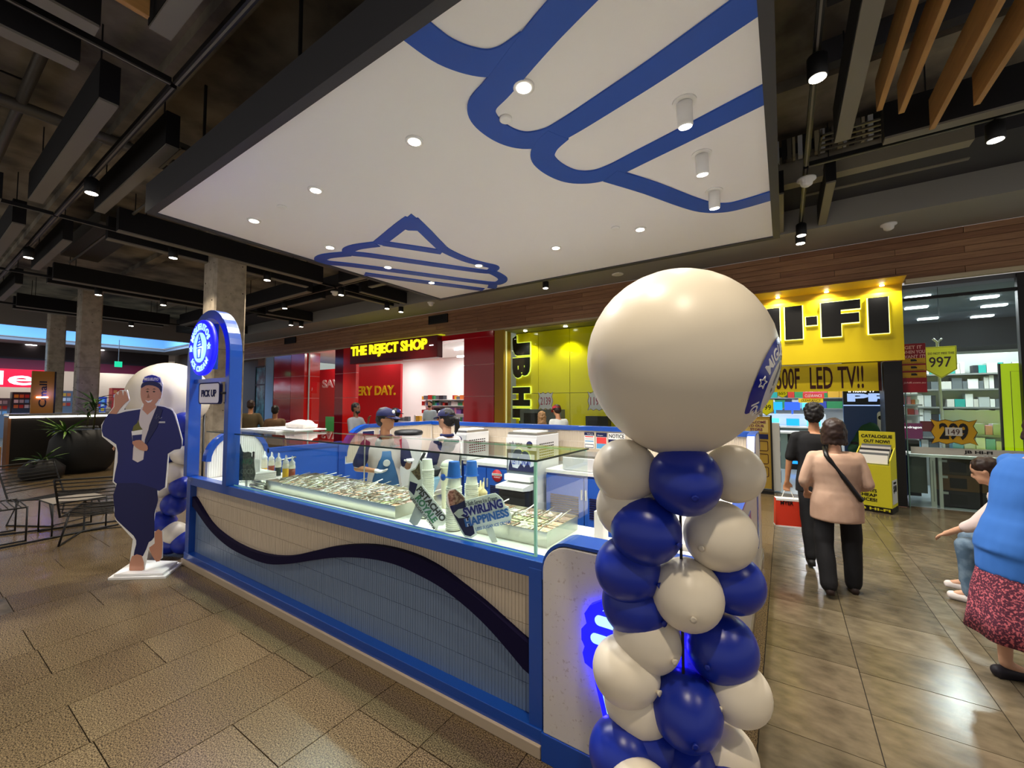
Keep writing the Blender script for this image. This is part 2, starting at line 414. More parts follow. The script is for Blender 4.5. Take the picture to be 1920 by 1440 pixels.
# ---- timber fascia above the shopfronts, plank by plank
fas = struct('wall_fascia', B(-24, 8, 9.17, 9.24, 3.68, 4.43), mt_blk, 'timber clad fascia above the shopfronts')
nb = 7; hz = (4.43 - 3.70) / nb
for r_ in range(nb):
    x = -24 - (r_ % 3) * .8
    while x < 6:
        L = 2.4; a, b = max(x, -24), min(x + L, 6)
        if b > a: obj('plank', B(a + .003, b - .003, 9.14, 9.17, 3.70 + r_ * hz + .004, 3.70 + (r_ + 1) * hz - .002), random.choice(mt_wood), fas)
        x += L
struct('trim_2', B(-24, 8, 9.12, 9.2, 3.66, 3.70), M('fascia_trim', '#b8a98e', .5), 'pale trim strip along the bottom of the timber fascia')
struct('trim_3', B(1.7, 8, 9.05, 9.16, 3.62, 3.68), M('cream_trim', '#c9bb9c', .5), 'cream trim above the right shop window')
for i, (a, b, c_, d) in enumerate([(-9.09, -8.31, 4.08, 4.34), (-17.45, -16.6, 4.13, 4.38)]):
    g = thing('air_grille', ['black air grille in the timber fascia above the red shop sign', 'black air grille in the timber fascia at the left end'][i], 'grille', (a, 9.1, c_))
    fr = MB(); fr.box(0, b - a, 0, .03, 0, .02).box(0, b - a, 0, .03, d - c_ - .02, d - c_).box(0, .02, 0, .03, 0, d - c_).box(b - a - .02, b - a, 0, .03, 0, d - c_).box(0, b - a, .025, .035, 0, d - c_)
    obj('frame', fr, mt_black, g)
    for k in range(6): obj('louvre', B(.02, b - a - .02, .0, .02, .03 + k * .035, .04 + k * .035), mt_baffle, g)
# ================================================================ COLUMNS
def column(xc, yc, w_, ztop, label):
    c = thing('concrete_column', label, 'column', (xc - w_ / 2, yc + w_ / 2, 0))
    h = w_ / 2; ch = .03
    pts = [(-h + ch, -h), (h - ch, -h), (h, -h + ch), (h, h - ch), (h - ch, h), (-h + ch, h), (-h, h - ch), (-h, -h + ch)]
    mb = MB().prism(pts, 0, ztop, 'XY'); obj('shaft', mb, mt_conc, c)
    v = MB()
    for k in range(40):
        z = random.uniform(.3, ztop - .3)
        if random.random() < .5: v.ball((random.uniform(-h + .05, h - .05), -h, z), .006 + random.random() * .008, n=6, m=4)
        else: v.ball((h, random.uniform(-h + .05, h - .05), z), .006 + random.random() * .008, n=6, m=4)
    o = obj('air_holes', v, M('pit', '#4a4038', .9), c, kind='stuff')
    for z in (2.7,): obj('joint_line', B(-h - .002, h + .002, -h - .002, h + .002, z, z + .008), M('conc_line', '#6b6258', .9), c)
    return c
column(-9.0, 3.37, .55, 5.35, 'concrete column behind the pick up sign of the kiosk')
column(-17.0, 3.01, .47, 5.35, 'concrete column rising behind the big black planter')
column(-21.21, 3.01, .42, 4.9, 'concrete column behind the orange sign, far left')
# ================================================================ CANOPY
can = thing('kiosk_canopy', 'large white dropped ceiling canopy with blue ice cream swirls over the kiosk', 'canopy', (-3.06, 4.0, 3.9))
X0, X1, Y0, Y1 = -6.06, -.07, 1.65, 6.42
def cb(x0, x1, y0, y1, z0, z1): return B(x0 + 3.06, x1 + 3.06, y0 - 4.0, y1 - 4.0, z0 - 3.9, z1 - 3.9)
obj('white_board', cb(X0, X1, Y0, Y1, 3.90, 3.98), mt_canopy, can)
e = cb(X0 - .08, X1 + .08, Y0 - .08, Y0, 3.88, 4.22); 
obj('edge_board', e, mt_canedge, can); obj('edge_board', cb(X0 - .08, X1 + .08, Y1, Y1 + .08, 3.88, 4.22), mt_canedge, can)
obj('edge_board', cb(X0 - .08, X0, Y0, Y1, 3.88, 4.22), mt_canedge, can); obj('edge_board', cb(X1, X1 + .08, Y0, Y1, 3.88, 4.22), mt_canedge, can)
obj('top_board', cb(X0, X1, Y0, Y1, 4.0, 4.05), mt_black, can)
hg = MB()
for x in (-5.5, -3.5, -1.5, -.4):
    for y in (1.9, 4, 6.1): hg.box(x + 3.06 - .012, x + 3.06 + .012, y - 4 - .012, y - 4 + .012, .1, 1.45)
obj('hanger_rods', hg, mt_black, can)
BW = .2
def rib(path, w_=BW, z0=-.012, z1=0, name='blue_swirl'):
    p = [(x + 3.06, y - 4.0) for x, y in path]
    # keep the strip inside the board
    return obj(name, MB().ribbon(p, w_, z0, z1, 'XY'), mt_canblue, can)
def arc(cx, cy, r, a0, a1, k=14): return [(cx + r * math.cos(R(a0 + (a1 - a0) * i / k)), cy + r * math.sin(R(a0 + (a1 - a0) * i / k))) for i in range(k + 1)]
# small swirl (far left corner), outer lobes traced on the board plane
small = [
    spline([(-4.68, 3.70), (-4.3, 3.58), (-3.95, 3.47), (-3.69, 3.40)], 4),
    spline([(-3.69, 3.40), (-3.82, 3.75), (-3.96, 4.1), (-4.06, 4.41), (-4.06, 4.85), (-3.98, 5.15), (-3.9, 5.38), (-4.02, 5.5)], 5),
    [(-4.6, 3.72), (-4.35, 4.1), (-4.15, 4.42)],
    spline([(-4.70, 3.69), (-5.02, 3.60), (-5.24, 3.62), (-5.30, 3.72), (-5.16, 3.9), (-4.88, 4.35), (-4.45, 5.05), (-4.15, 5.5), (-4.02, 5.53)], 6),
    spline([(-5.36, 3.70), (-5.72, 3.58), (-5.95, 3.62), (-5.97, 3.76), (-5.75, 4.05), (-5.2, 4.95), (-4.72, 5.75), (-4.45, 6.12), (-4.28, 6.12), (-4.13, 5.96), (-4.08, 5.72), (-4.08, 5.55)], 6),
    spline([(-5.97, 4.45), (-5.6, 5.1), (-5.1, 5.95), (-4.86, 6.36)], 4),
    spline([(-4.46, 6.12), (-4.56, 6.25), (-4.66, 6.36)], 3),
]
small = [[(min(max(x, X0 + .09), X1 - .09), min(max(y, Y0 + .09), Y1 - .07)) for x, y in p] for p in small]
for i, p in enumerate(small): rib(p, .17, z0=-.010 - .0012 * i)
# big swirl (right, near corner)
big = [
    spline([(-1.78, 1.62), (-1.73, 1.86), (-1.60, 2.05), (-1.45, 2.12), (-1.25, 2.11)], 6),
    spline([(-.05, 1.70), (-.93, 2.0), (-1.25, 2.12), (-1.62, 2.28), (-1.82, 2.36), (-1.90, 2.5), (-1.88, 2.72), (-1.78, 2.88), (-1.6, 2.95), (-1.4, 2.93), (-1.0, 2.83), (-.6, 2.72), (-.04, 2.54)], 6),
    spline([(-1.50, 2.97), (-1.67, 3.06), (-1.77, 3.2), (-1.76, 3.42), (-1.67, 3.62), (-1.5, 3.73), (-1.3, 3.73), (-1.0, 3.65), (-.6, 3.54), (-.04, 3.38)], 6),
    spline([(-1.36, 3.80), (-1.1, 4.25), (-.85, 4.75), (-.68, 5.03), (-.5, 5.16), (-.32, 5.17), (-.04, 5.12)], 5),
]
obj('blue_swirl', MB().prism([(x + 3.06, y - 4.0) for x, y in ((-3.60, 3.31), (-3.80, 3.38), (-4.0, 3.50), (-3.98, 3.61), (-3.84, 3.72), (-3.70, 3.66))], -.009, 0, 'XY'), mt_canblue, can)
for i, p in enumerate(big): rib(p, .215, z0=-.012 - .0015 * i)
for i, (x, y) in enumerate(CANOPY_LIGHTS):
    d = thing('recessed_downlight', 'round white recessed downlight in the white canopy', 'downlight', (x, y, 3.9), 0, 'recessed downlights of the white canopy')
    obj('rim', MB().lathe([(.058, 0), (.075, 0), (.075, -.014), (.058, -.014)], n=20), mt_wht, d)
    obj('lens', MB().lathe([(.0, -.003), (.056, -.003), (.05, -.017), (0, -.017)], n=16), mt_glow_warm, d)
for x, y in CANOPY_CANS:
    d = thing('surface_spotlight', 'white cylinder spotlight hanging from the canopy near its right edge', 'spotlight', (x, y, 3.9), 0, 'white cylinder spotlights')
    obj('ceiling_rose', MB().lathe([(.085, 0), (.085, -.012)], n=20), mt_wht, d)
    m_ = Matrix.Rotation(R(8), 4, 'X')
    obj('barrel', MB().lathe([(.055, -.01), (.055, -.17), (.047, -.18), (.047, -.165)], n=20, mat=m_), mt_wht, d)
    obj('lens', MB().lathe([(.045, -.176), (.045, -.182)], n=16, mat=m_), mt_glow_warm, d)
for x, y in ((-1.76, 2.58), (-4.69, 2.38), (-1.73, 5.01)):
    tag(obj('smoke_detector', MB().lathe([(.05, 0), (.05, -.015), (.04, -.022)], n=16), mt_wht, loc=(x, y, 3.9)), 'small round white detector on the canopy', 'detector', 'round detectors on the canopy')
# ================================================================ KIOSK
YF = 1.80
kio = thing('kiosk_counter', 'long ice cream kiosk counter with cream and blue finger tiles and a navy wave', 'counter', (-3.1, 1.8, 0))
KX, KY = -3.1, 1.8
def kb(x0, x1, y0, y1, z0, z1): return B(x0 - KX, x1 - KX, y0 - KY, y1 - KY, z0, z1)
def kp(name, mb, mat, **k): return obj(name, mb, mat, kio, **k)
kp('plinth', kb(-5.3, -1.0, 1.755, 2.5, 0, .058), M('plinth_cream', '#b7a68f', .6), bev=.004)
kp('carcass', kb(-5.2, -.30, 1.90, 2.52, .05, .84), mt_white)
kp('deck', kb(-5.18, -1.0, 1.86, 2.55, .84, .872), mt_white)
kp('deck_light', kb(-4.5, -1.08, 1.875, 1.90, .872, .878), M('led_strip', '#fffbe0', .4, emit=2), label='lit strip along the foot of the glass')
# blue frame of the front
kp('bottom_rail', kb(-5.28, -1.0, YF - .03, 1.87, .05, .125), mt_blue, bev=.004)
kp('top_rail', kb(-5.28, -.985, YF - .02, 1.87, .822, .905), mt_blue, bev=.004)
kp('corner_post', kb(-1.075, -1.0, YF - .022, 1.88, .06, .87), mt_blue, bev=.004)
kp('left_post', kb(-5.28, -5.19, YF - .022, 1.9, 0, .87), mt_blue, bev=.004)
# wave curve measured on the front plane
def fp(zx, zy): p = atY(340 + zx / 2.483, 860 + zy / 2.483, YF); return (p.x, p.z)
top = [(62, 190), (130, 300), (210, 370), (300, 420), (400, 450), (500, 455), (600, 435), (700, 412), (800, 402), (900, 405), (1000, 425), (1100, 460), (1200, 515), (1300, 590), (1400, 670), (1500, 760), (1600, 850)]
bot = [(62, 235), (130, 330), (210, 405), (300, 455), (400, 490), (500, 490), (600, 475), (700, 462), (800, 460), (900, 470), (1000, 495), (1100, 540), (1200, 595), (1300, 670), (1400, 760), (1500, 870), (1600, 990)]
T_ = sorted(fp(*p) for p in top); B_ = sorted(fp(*p) for p in bot)
T_ = [(-5.19, T_[0][1] + .02)] + [p for p in T_ if -5.19 < p[0] < -1.08] + [(-1.075, T_[-1][1] - .01)]
B_ = [(-5.19, B_[0][1] + .02)] + [p for p in B_ if -5.19 < p[0] < -1.08] + [(-1.075, B_[-1][1] - .01)]
Ts, Bs = spline(T_, 4), spline(B_, 4)
def interp(c, x):
    for a, b in zip(c, c[1:]):
        if a[0] <= x <= b[0]: return a[1] + (b[1] - a[1]) * (x - a[0]) / max(b[0] - a[0], 1e-6)
    return c[0][1] if x < c[0][0] else c[-1][1]
wv = MB()
wpts = [(x - KX, z) for x, z in Ts] ; wb = [(x - KX, z) for x, z in Bs]
n = 90
for i in range(n):
    xa = -5.19 + (5.19 - 1.075) * i / n; xb = -5.19 + (5.19 - 1.075) * (i + 1) / n
    za, zb = interp(Ts, xa), interp(Ts, xb); ya, yb = interp(Bs, xa), interp(Bs, xb)
    v = [(xa - KX, YF + d - KY, z) for d in (.0, .04) for z in (ya, za)] + [(xb - KX, YF + d - KY, z) for d in (.0, .04) for z in (yb, zb)]
    # 0:a front low 1:a front high 2:a back low 3:a back high ; +4 for b
    wv.add(v, [(0, 4, 5, 1), (1, 5, 7, 3), (0, 2, 6, 4), (2, 3, 7, 6)] + ([(0, 1, 3, 2)] if i == 0 else []) + ([(4, 6, 7, 5)] if i == n - 1 else []))
kp('wave_band', wv, mt_navy, label='navy wave band')
kp('grout_bed', kb(-5.19, -1.07, YF + .046, 1.90, .12, .83), mt_grout)
tc, tb = MB(), MB(); tw, th_, g = .0215, .145, .0012
x = -5.19; ci = 0
while x < -1.08:
    z = .12
    while z < .825:
        z1 = min(z + th_, .825); xm = x + tw / 2; mid = (interp(Ts, xm) + interp(Bs, xm)) / 2
        yy = YF + .036 + random.uniform(0, .0012)
        def tile(mb, a, b):
            if b - a > .012: mb.box(x + g - KX, x + tw - g - KX, yy - KY, YF + .05 - KY, a + g, b - g)
        if z >= mid: tile(tc, z, z1)
        elif z1 <= mid: tile(tb, z, z1)
        else: tile(tb, z, mid); tile(tc, mid, z1)
        z += th_
    x += tw; ci += 1
kp('finger_tiles', tc, mt_cream_t, kind='stuff', label='cream vertical finger tiles above the wave')
kp('finger_tiles', tb, mt_blue_t, kind='stuff', label='grey blue vertical finger tiles below the wave')
# end panel with glowing cone
ep = thing('end_panel', 'speckled stone end panel with rounded top corner and blue glowing ice cream sign', 'panel', (-.66, 1.8, 0))
EX = -.66
pts = [(-.985, .13), (-.24, .13), (-.24, 1.005)]
pts += [(-.985 + .13 + .13 * math.cos(R(a)), 1.005 - .13 + .13 * math.sin(R(a))) for a in range(90, 181, 10)]
obj('slab', MB().prism([(a - EX, b) for a, b in pts], -.04, .04), mt_terr, ep, bev=.004)
pb = [(-.985, .84)] + [(-.985 + .13 + .13 * math.cos(R(a)), 1.012 - .13 + .137 * math.sin(R(a))) for a in range(180, 89, -10)] + [(-.24, 1.019)]
obj('blue_capping', MB().ribbon([(a - EX, b) for a, b in pb], .014, -.035, .12), mt_blue, ep)
obj('skirting', B(-.995 - EX, -.235 - EX, -.045, .04, 0, .13), mt_blue, ep, bev=.003)
# glowing cone sign (left part visible beside the balloons)
gx, gz = -.66, .58
def gp(px, py): q = atY(px, py, 1.74); return (q.x - EX, q.z)
lobes = [(-.16, .20), (-.185, .16), (-.175, .12), (-.20, .09), (-.20, .045), (-.185, .02), (-.195, -.01), (-.185, -.05), (-.15, -.065), (-.10, -.26), (.10, -.26), (.15, -.065), (.185, -.05), (.195, -.01), (.185, .02), (.20, .045), (.20, .09), (.175, .12), (.185, .16), (.16, .20), (.06, .26), (0, .33), (-.06, .26)]
c0 = gp(1094, 1150); gcx = c0[0] + .20; gcz = .60
sign = obj('cone_sign', MB().prism([(gcx + a, gcz + b) for a, b in lobes], -.085, -.055), mt_glow_blue, ep, label='blue glowing ice cream cone sign')
for zc, hw in ((.15, .135), (.07, .155), (-.01, .14)): obj('lit_bar', MB().prism(rrect(gcx - hw, gcx + hw, gcz + zc - .021, gcz + zc + .021, .02, 4), -.09, -.084), mt_glow_white, sign)
obj('lit_bar', MB().prism([(gcx - .125, gcz - .065), (gcx + .125, gcz - .065), (gcx + .08, gcz - .235), (gcx - .08, gcz - .235)], -.09, -.084), mt_glow_white, sign)
obj('lit_bar', MB().prism([(gcx - .10, gcz + .195), (gcx + .10, gcz + .195), (gcx, gcz + .285)], -.09, -.084), mt_glow_white, sign)
lamp('AREA', (gcx + EX, 1.75, gcz), 9, (.07, .05, 1), .36, rot=(R(-90), 0, 0), name='sign_halo')
# right flank
rf = thing('side_wall', 'cream right flank of the kiosk with blue recess, seen edge on behind the balloons', 'panel', (-.27, 3.6, 0))
fl = [(-1.75, .08), (1.75, .08), (1.75, 1.16)] + [(1.75 - .2 + .2 * math.cos(R(a)), 1.16 + .2 * math.sin(R(a))) for a in range(0, 91, 15)] + [(.9, 1.36), (.7, 1.0), (-1.75, 1.0)]
obj('board', MB().prism(fl, -.03, .03, 'YZ'), mt_terr, rf)
obj('recess', B(.03, .036, -.2, .1, .3, .85), mt_blue, rf); obj('recess', B(.03, .036, 1.0, 1.2, .3, .85), mt_blue, rf)
obj('kick_strip', B(-.03, .045, -1.76, 1.76, 0, .08), mt_steel, rf)
cap_ = [(-1.75, 1.005), (.7, 1.005)] + spline([(.7, 1.005), (.8, 1.1), (.92, 1.34), (1.1, 1.37)], 4) + [(1.55, 1.37)] + [(1.55 + .2 * math.cos(R(a)), 1.165 + .205 * math.sin(R(a))) for a in range(90, -1, -15)]
obj('capping', MB().ribbon(cap_, .014, -.035, .035, 'YZ'), mt_blue, rf)
# flank counter inside
sc = thing('side_counter', 'white worktop along the right side of the kiosk', 'counter', (-.6, 3.4, 0))
obj('body', B(-.22, .29, -.8, 1.2, 0, .83), mt_bluepan, sc); obj('worktop', B(-.25, .295, -.85, 1.25, .83, .872), mt_white, sc, bev=.004)
# ---- pick-up frame with round sign
pf = thing('pickup_arch', 'tall blue arched frame over the pick up window of the kiosk', 'frame', (-4.83, 1.8, .905))
fr = MB(); hw, r_, zc_ = .455, .455, 1.21
path = [(-hw, .0), (-hw, zc_)] + [(r_ * math.cos(R(a)), zc_ + r_ * math.sin(R(a))) for a in range(175, 0, -7)] + [(hw, zc_), (hw, .0)]
obj('arch', MB().ribbon(path, .085, -.04, .07), mt_blue, pf, bev=.004)
obj('cross_bar', B(-.42, .42, 0, .03, .98, 1.02), mt_blue, pf)
def ring_text(s_, cx, cz, r, a_mid, size, d, mat, parent, inward=False, th=.006, fn=None, name='lettering'):
    """letters along a circle; a_mid in degrees (90 = top)"""
    adv = [(text_mesh(c, .02)[3] - text_mesh(c, .02)[2]) * size + size * .10 if c != ' ' else size * .4 for c in s_]
    tot = sum(adv); mb = MB(); pos = -tot / 2
    for c, a_ in zip(s_, adv):
        if c != ' ':
            vs, fs, x0, x1, y0, y1 = text_mesh(c, .02)
            mid = pos + a_ / 2; ang = a_mid + (-(mid / r) if not inward else (mid / r)) * 180 / math.pi
            th_a = R(ang - 90) if not inward else R(ang + 90)
            bx, bz = cx + r * math.cos(R(ang)), cz + r * math.sin(R(ang))
            out = []
            for v in vs:
                u = (v.x - (x0 + x1) / 2) * size; q = (v.y - .35) * size
                a = bx + u * math.cos(th_a) - q * math.sin(th_a); b = bz + u * math.sin(th_a) + q * math.cos(th_a)
                out.append(fn(a, b, (v.z + .5) * th) if fn else (a, d - (v.z + .5) * th, b))
            mb.add(out, fs)
        pos += a_
    return obj(name, mb, mat, parent)
def star_pts(cx, cy, R1, R2=None): 
    R2 = R2 or R1 * .45
    return [(cx + (R1 if i % 2 == 0 else R2) * math.cos(R(90 + 36 * i)), cy + (R1 if i % 2 == 0 else R2) * math.sin(R(90 + 36 * i))) for i in range(10)]
sp = atY(388, 653, 1.70)
rs = thing('round_sign', 'round blue lit sign with ice cream cone, hung in front of the tall blue arch', 'sign', (sp.x, 1.70, sp.z))
mR = Matrix.Rotation(R(90), 4, 'X')
obj('drum', MB().lathe([(.0, .005), (.26, .005), (.268, .015), (.268, .05), (.26, .055), (0, .055)], n=44, mat=mR), mt_glow_blue, rs)
obj('disc', MB().lathe([(0, .056), (.145, .056), (.145, .062), (0, .062)], n=32, mat=mR), mt_glow_white, rs)
ring_text('MIGUELITOS', 0, 0, .205, 90, .085, -.056, mt_glow_white, rs)
ring_text('ICE CREAM', 0, 0, .205, -90, .075, -.056, mt_glow_white, rs, inward=True)
for sx in (-1, 1): obj('star', MB().ribbon(star_pts(sx * .205, 0, .032), .008, -.064, -.056, closed=True), mt_glow_white, rs)
def cone_icon(cx, cz, s_, d, th=.004):
    mb = MB(); w_ = .013 * s_ / .1
    mb.ribbon([(cx - .045 * s_ / .1, cz - .01 * s_ / .1), (cx - .032 * s_ / .1, cz - .10 * s_ / .1), (cx + .032 * s_ / .1, cz - .10 * s_ / .1), (cx + .045 * s_ / .1, cz - .01 * s_ / .1)], w_, d - th, d, closed=True)
    for k, (zz, hw_) in enumerate(((.008, .05), (.036, .042), (.062, .03))): mb.ribbon([(cx - hw_ * s_ / .1, cz + zz * s_ / .1), (cx + hw_ * s_ / .1, cz + (zz + .012) * s_ / .1)], w_, d - th, d)
    mb.ribbon([(cx - .05 * s_ / .1, cz + .01 * s_ / .1), (cx - .045 * s_ / .1, cz + .035 * s_ / .1), (cx - .03 * s_ / .1, cz + .062 * s_ / .1), (cx, cz + .125 * s_ / .1), (cx + .028 * s_ / .1, cz + .075 * s_ / .1), (cx + .045 * s_ / .1, cz + .045 * s_ / .1), (cx + .05 * s_ / .1, cz + .01 * s_ / .1)], w_, d - th, d)
    return mb
obj('cone_emblem', cone_icon(0, 0, .1, -.063), M('emblem_teal', '#11507a', .5), rs)
obj('bracket', B(-.02, .02, .045, .09, -.2, .25), mt_blue, rs)
lamp('POINT', (sp.x, 1.60, sp.z), 5, (.08, .08, 1), .1, name='sign_glow')
a0, a1 = atY(377, 738, 1.75), atY(415, 738, 1.75)
ps = thing('pickup_sign', 'small white PICK UP sign with navy rim on the blue frame', 'sign', ((a0.x + a1.x) / 2, 1.745, a0.z))
hwid = (a1.x - a0.x) / 2
obj('panel', MB().prism(rrect(-hwid, hwid, -.1, .1, .035), -.012, .012), mt_wht, ps)
obj('rim', MB().ribbon(rrect(-hwid, hwid, -.1, .1, .035), .012, -.014, .014, closed=True), mt_navyc, ps)
text('PICK UP', -hwid * .72, hwid * .72, -.035, .035, -.0125, mt_navyc, ps, bold=.02)
obj('arm', MB().tube([(hwid, 0, 0), (hwid + .07, .02, 0)], .012), mt_black, ps); obj('arm', MB().tube([(-hwid, 0, 0), (-hwid - .05, .02, 0)], .012), mt_black, ps)
# ---- left side walls of the kiosk (three sections), cream finger tiles with blue capping
def side_wall(name, label, prof, capp, x=-5.2):
    t = thing(name, label, 'wall panel', (x, 0, 0))
    obj('board', MB().prism(prof, -.03, .03, 'YZ'), mt_white, t); obj('capping', MB().ribbon(capp, .05, -.05, .05, 'YZ'), mt_blue, t)
    return t
def arcyz(cy, cz, r, a0_, a1_, k=8): return [(cy + r * math.cos(R(a0_ + (a1_ - a0_) * i / k)), cz + r * math.sin(R(a0_ + (a1_ - a0_) * i / k))) for i in range(k + 1)]
fr1 = arcyz(2.22, 1.05, .30, 180, 90, 8); fr2 = arcyz(2.22, 1.05, .25, 90, 0, 8)
prof = [(1.92, .1), (1.92, 1.05)] + fr1[1:] + [(2.24, 1.35)] + arcyz(2.24, 1.07, .28, 88, 0, 8) + [(2.52, .1)]
w1 = side_wall('kiosk_end_wall', 'white rounded end wall of the kiosk behind the pick up window', prof, [(1.92, 1.05)] + fr1[1:] + [(2.24, 1.35)] + arcyz(2.24, 1.07, .28, 80, 0, 7))
ft = MB()
for k in range(26): ft.box(.031, .037, 1.93 + k * .0222, 1.93 + k * .0222 + .020, .88, 1.30 if 2 < k < 22 else 1.12)
obj('finger_tiles', ft, mt_whitegloss, w1, kind='stuff')
w2 = side_wall('kiosk_side_gate', 'low blue side panel of the kiosk behind the topping bar', [(2.52, .05), (3.55, .05), (3.55, 1.10), (2.52, 1.10)], [(2.52, 1.11), (3.5, 1.11)])
obj('blue_lining', B(.031, .04, 2.52, 3.55, .05, 1.1), mt_bluepan, w2)
obj('post', B(-.05, .06, 3.46, 3.56, 0, 1.14), mt_blue, w2)
obj('handle', MB().tube([(.04, 2.62, .98), (.08, 2.62, .98), (.08, 2.85, 1.0), (.04, 2.85, 1.0)], .010), mt_steel, w2)
p3_ = [(3.56, .05), (5.3, .05), (5.3, 1.335), (4.0, 1.335)] + arcyz(3.98, .93, .41, 92, 180, 8)
w3 = side_wall('kiosk_side_wall', 'high white side wall of the kiosk with curved front end and blue rail', p3_, [(5.3, 1.335), (4.0, 1.335)] + arcyz(3.98, .93, .41, 92, 180, 8))
obj('blue_lining', B(.031, .04, 3.57, 5.28, .05, .82), mt_bluepan, w3)
ft = MB()
for k in range(74): ft.box(.031, .036, 3.60 + k * .0225, 3.60 + k * .0225 + .020, .84, 1.12 if k < 12 else 1.30)
obj('finger_tiles', ft, mt_cream_t, w3, kind='stuff')
for i, (y, z, c_) in enumerate(((3.95, 1.19, 'n'), (4.25, 1.19, 'n'))):
    s_ = thing('notice_card', ['small purple card on the kiosk side wall, nearer the curve', 'small purple and white card on the kiosk side wall, farther from the curve'][i], 'notice', (-5.155, y, z))
    obj('sheet', B(0, .003, -.11, .11, -.06, .08), mt_wht, s_); obj('header', B(.003, .005, -.10, .10, .0, .07), mt_navyc, s_)
# back wall
bw = thing('kiosk_back_wall', 'white tiled back wall of the kiosk with blue top rail', 'wall panel', (-2.7, 5.33, 0))
obj('board', B(-2.53, 2.43, -.03, .03, .0, 1.31), mt_white, bw); obj('capping', B(-2.55, 2.45, -.06, .06, 1.30, 1.36), mt_blue, bw, bev=.004)
ft = MB()
for r2 in range(3):
    for k in range(215): ft.box(-2.50 + k * .0228, -2.50 + k * .0228 + .0205, -.036, -.03, .86 + r2 * .145, .86 + r2 * .145 + .141)
obj('finger_tiles', ft, mt_cream_t, bw, kind='stuff')
# back cabinets
def cabinet(x0, x1, label, doors, louv=True):
    c = thing('base_cabinet', label, 'cabinet', ((x0 + x1) / 2, 4.70, 0)); W = (x1 - x0) / 2
    obj('carcass', B(-W, W, .03, .55, .05, .79), mt_bluepan, c); obj('worktop', B(-W, W, -.01, .585, .79, .835), mt_white, c, bev=.004)
    dw = 2 * W / doors
    for k in range(doors):
        a = -W + k * dw; d = obj('door', B(a + .006, a + dw - .006, 0, .028, .07, .76), mt_bluepan, c, bev=.003)
        if louv:
            lv = MB()
            for q in range(9): lv.add([(a + .07, -.001, .30 + q * .028), (a + dw - .07, -.001, .30 + q * .028), (a + dw - .07, -.012, .288 + q * .028), (a + .07, -.012, .288 + q * .028), (a + .07, .0, .318 + q * .028 - .012), (a + dw - .07, .0, .318 + q * .028 - .012)], [(0, 1, 2, 3), (3, 2, 5, 4)])
            obj('louvres', lv, mt_navy, d)
        obj('handle', B(a + (.02 if k % 2 else dw - .035), a + (.035 if k % 2 else dw - .02), -.02, 0, .5, .62), mt_lgry, d)
    return c
cabinet(-5.1, -4.15, 'blue cabinet at the left end of the kiosk back wall', 2)
cb2 = cabinet(-3.95, -3.12, 'blue louvred cabinet with a round red sticker', 2)
cabinet(-2.58, -1.0, 'blue louvred cabinet to the right of the big soft serve machine', 3)
stk = tag(obj('sticker', MB().lathe([(0, 0), (.085, 0), (.085, .003), (0, .003)], n=28, mat=mR), M('sticker_red', '#c8202c', .5), loc=(atY(932, 892, 4.69).x, 4.69, atY(932, 892, 4.69).z)), 'round red sticker with white band on a blue cabinet door', 'sticker')
obj('white_band', B(-.085, .085, -.006, -.003, 0, .03), mt_wht, stk); text('POWDER', -.07, .07, .006, .024, -.006, mt_blk, stk, th=.002); text('ROOM BY', -.05, .05, -.03, -.015, -.003, mt_wht, stk, th=.002)
# machines on the back line
def machine(name, label, x0, x1, y0, y1, z0, z1, screen=True):
    m_ = thing(name, label, 'machine', ((x0 + x1) / 2, y0, z0)); W, D, H = (x1 - x0) / 2, y1 - y0, z1 - z0
    obj('housing', B(-W, W, 0, D, 0, H), M('machine_shell', '#d9d8d6', .35), m_, bev=.008)
    v = MB()
    for r2 in range(6):
        for k in range(8): v.box(W, W + .003, .06 + k * .05, .06 + k * .05 + .032, H - .12 - r2 * .035, H - .105 - r2 * .035)
    obj('vent_slots', v, mt_blk, m_, kind='stuff')
    obj('top_tray', B(-W + .01, W - .01, .01, D - .01, H, H + .03), mt_steel, m_)
    return m_, W, D, H
m1, W, D, H = machine('batch_freezer', 'white freezer machine with side vents, right of the staff member with the ponytail', -4.12, -3.86, 4.66, 5.2, .84, 1.24)
obj('front_panel', B(-W + .01, W - .01, -.012, 0, .04, H - .03), mt_lgry, m1); obj('logo_disc', MB().lathe([(0, .0), (.05, 0), (.05, .004), (0, .004)], n=20, mat=Matrix.Translation((0, -.012, .3)) @ mR), mt_navyc, m1)
m2, W, D, H = machine('soft_serve_machine', 'tall soft serve machine with mountain poster, white drip tray and grey lower front', -3.08, -2.62, 4.55, 5.15, 0, 1.26)
obj('dark_front', B(-W + .005, W - .005, -.012, 0, .15, H - .05), M('machine_grey', '#5b6470', .35), m2)
poster = obj('poster', B(-W + .03, W - .03, -.018, -.012, .80, 1.02), M('poster_sky', '#dfe3ee', .5), m2)
obj('mountains', MB().prism([(-.19, .80), (-.19, .84), (-.16, .95), (-.13, .84), (-.05, .83), (0, .90), (.05, .85), (.1, .93), (.14, .86), (.19, .88), (.19, .80)], -.022, -.018), mt_navyc, poster)
text('LET IT SNOW', -.13, .15, .88, .96, -.0225, M('poster_blue', '#3050b0', .5), poster, th=.002, bold=.01)
obj('spout_block', B(-W + .02, W - .04, -.10, 0, .68, .76), mt_wht, m2, bev=.01)
obj('drip_tray', MB().prism([(-.10, .58), (-.26, .60), (-.26, .64), (0, .66), (0, .58)], -W + .0, W - .05, 'YZ'), mt_wht, m2)
obj('drip_box', B(-W + .01, W - .06, -.20, 0, .34, .57), M('smoked_box', '#2a2c2e', .15), m2)
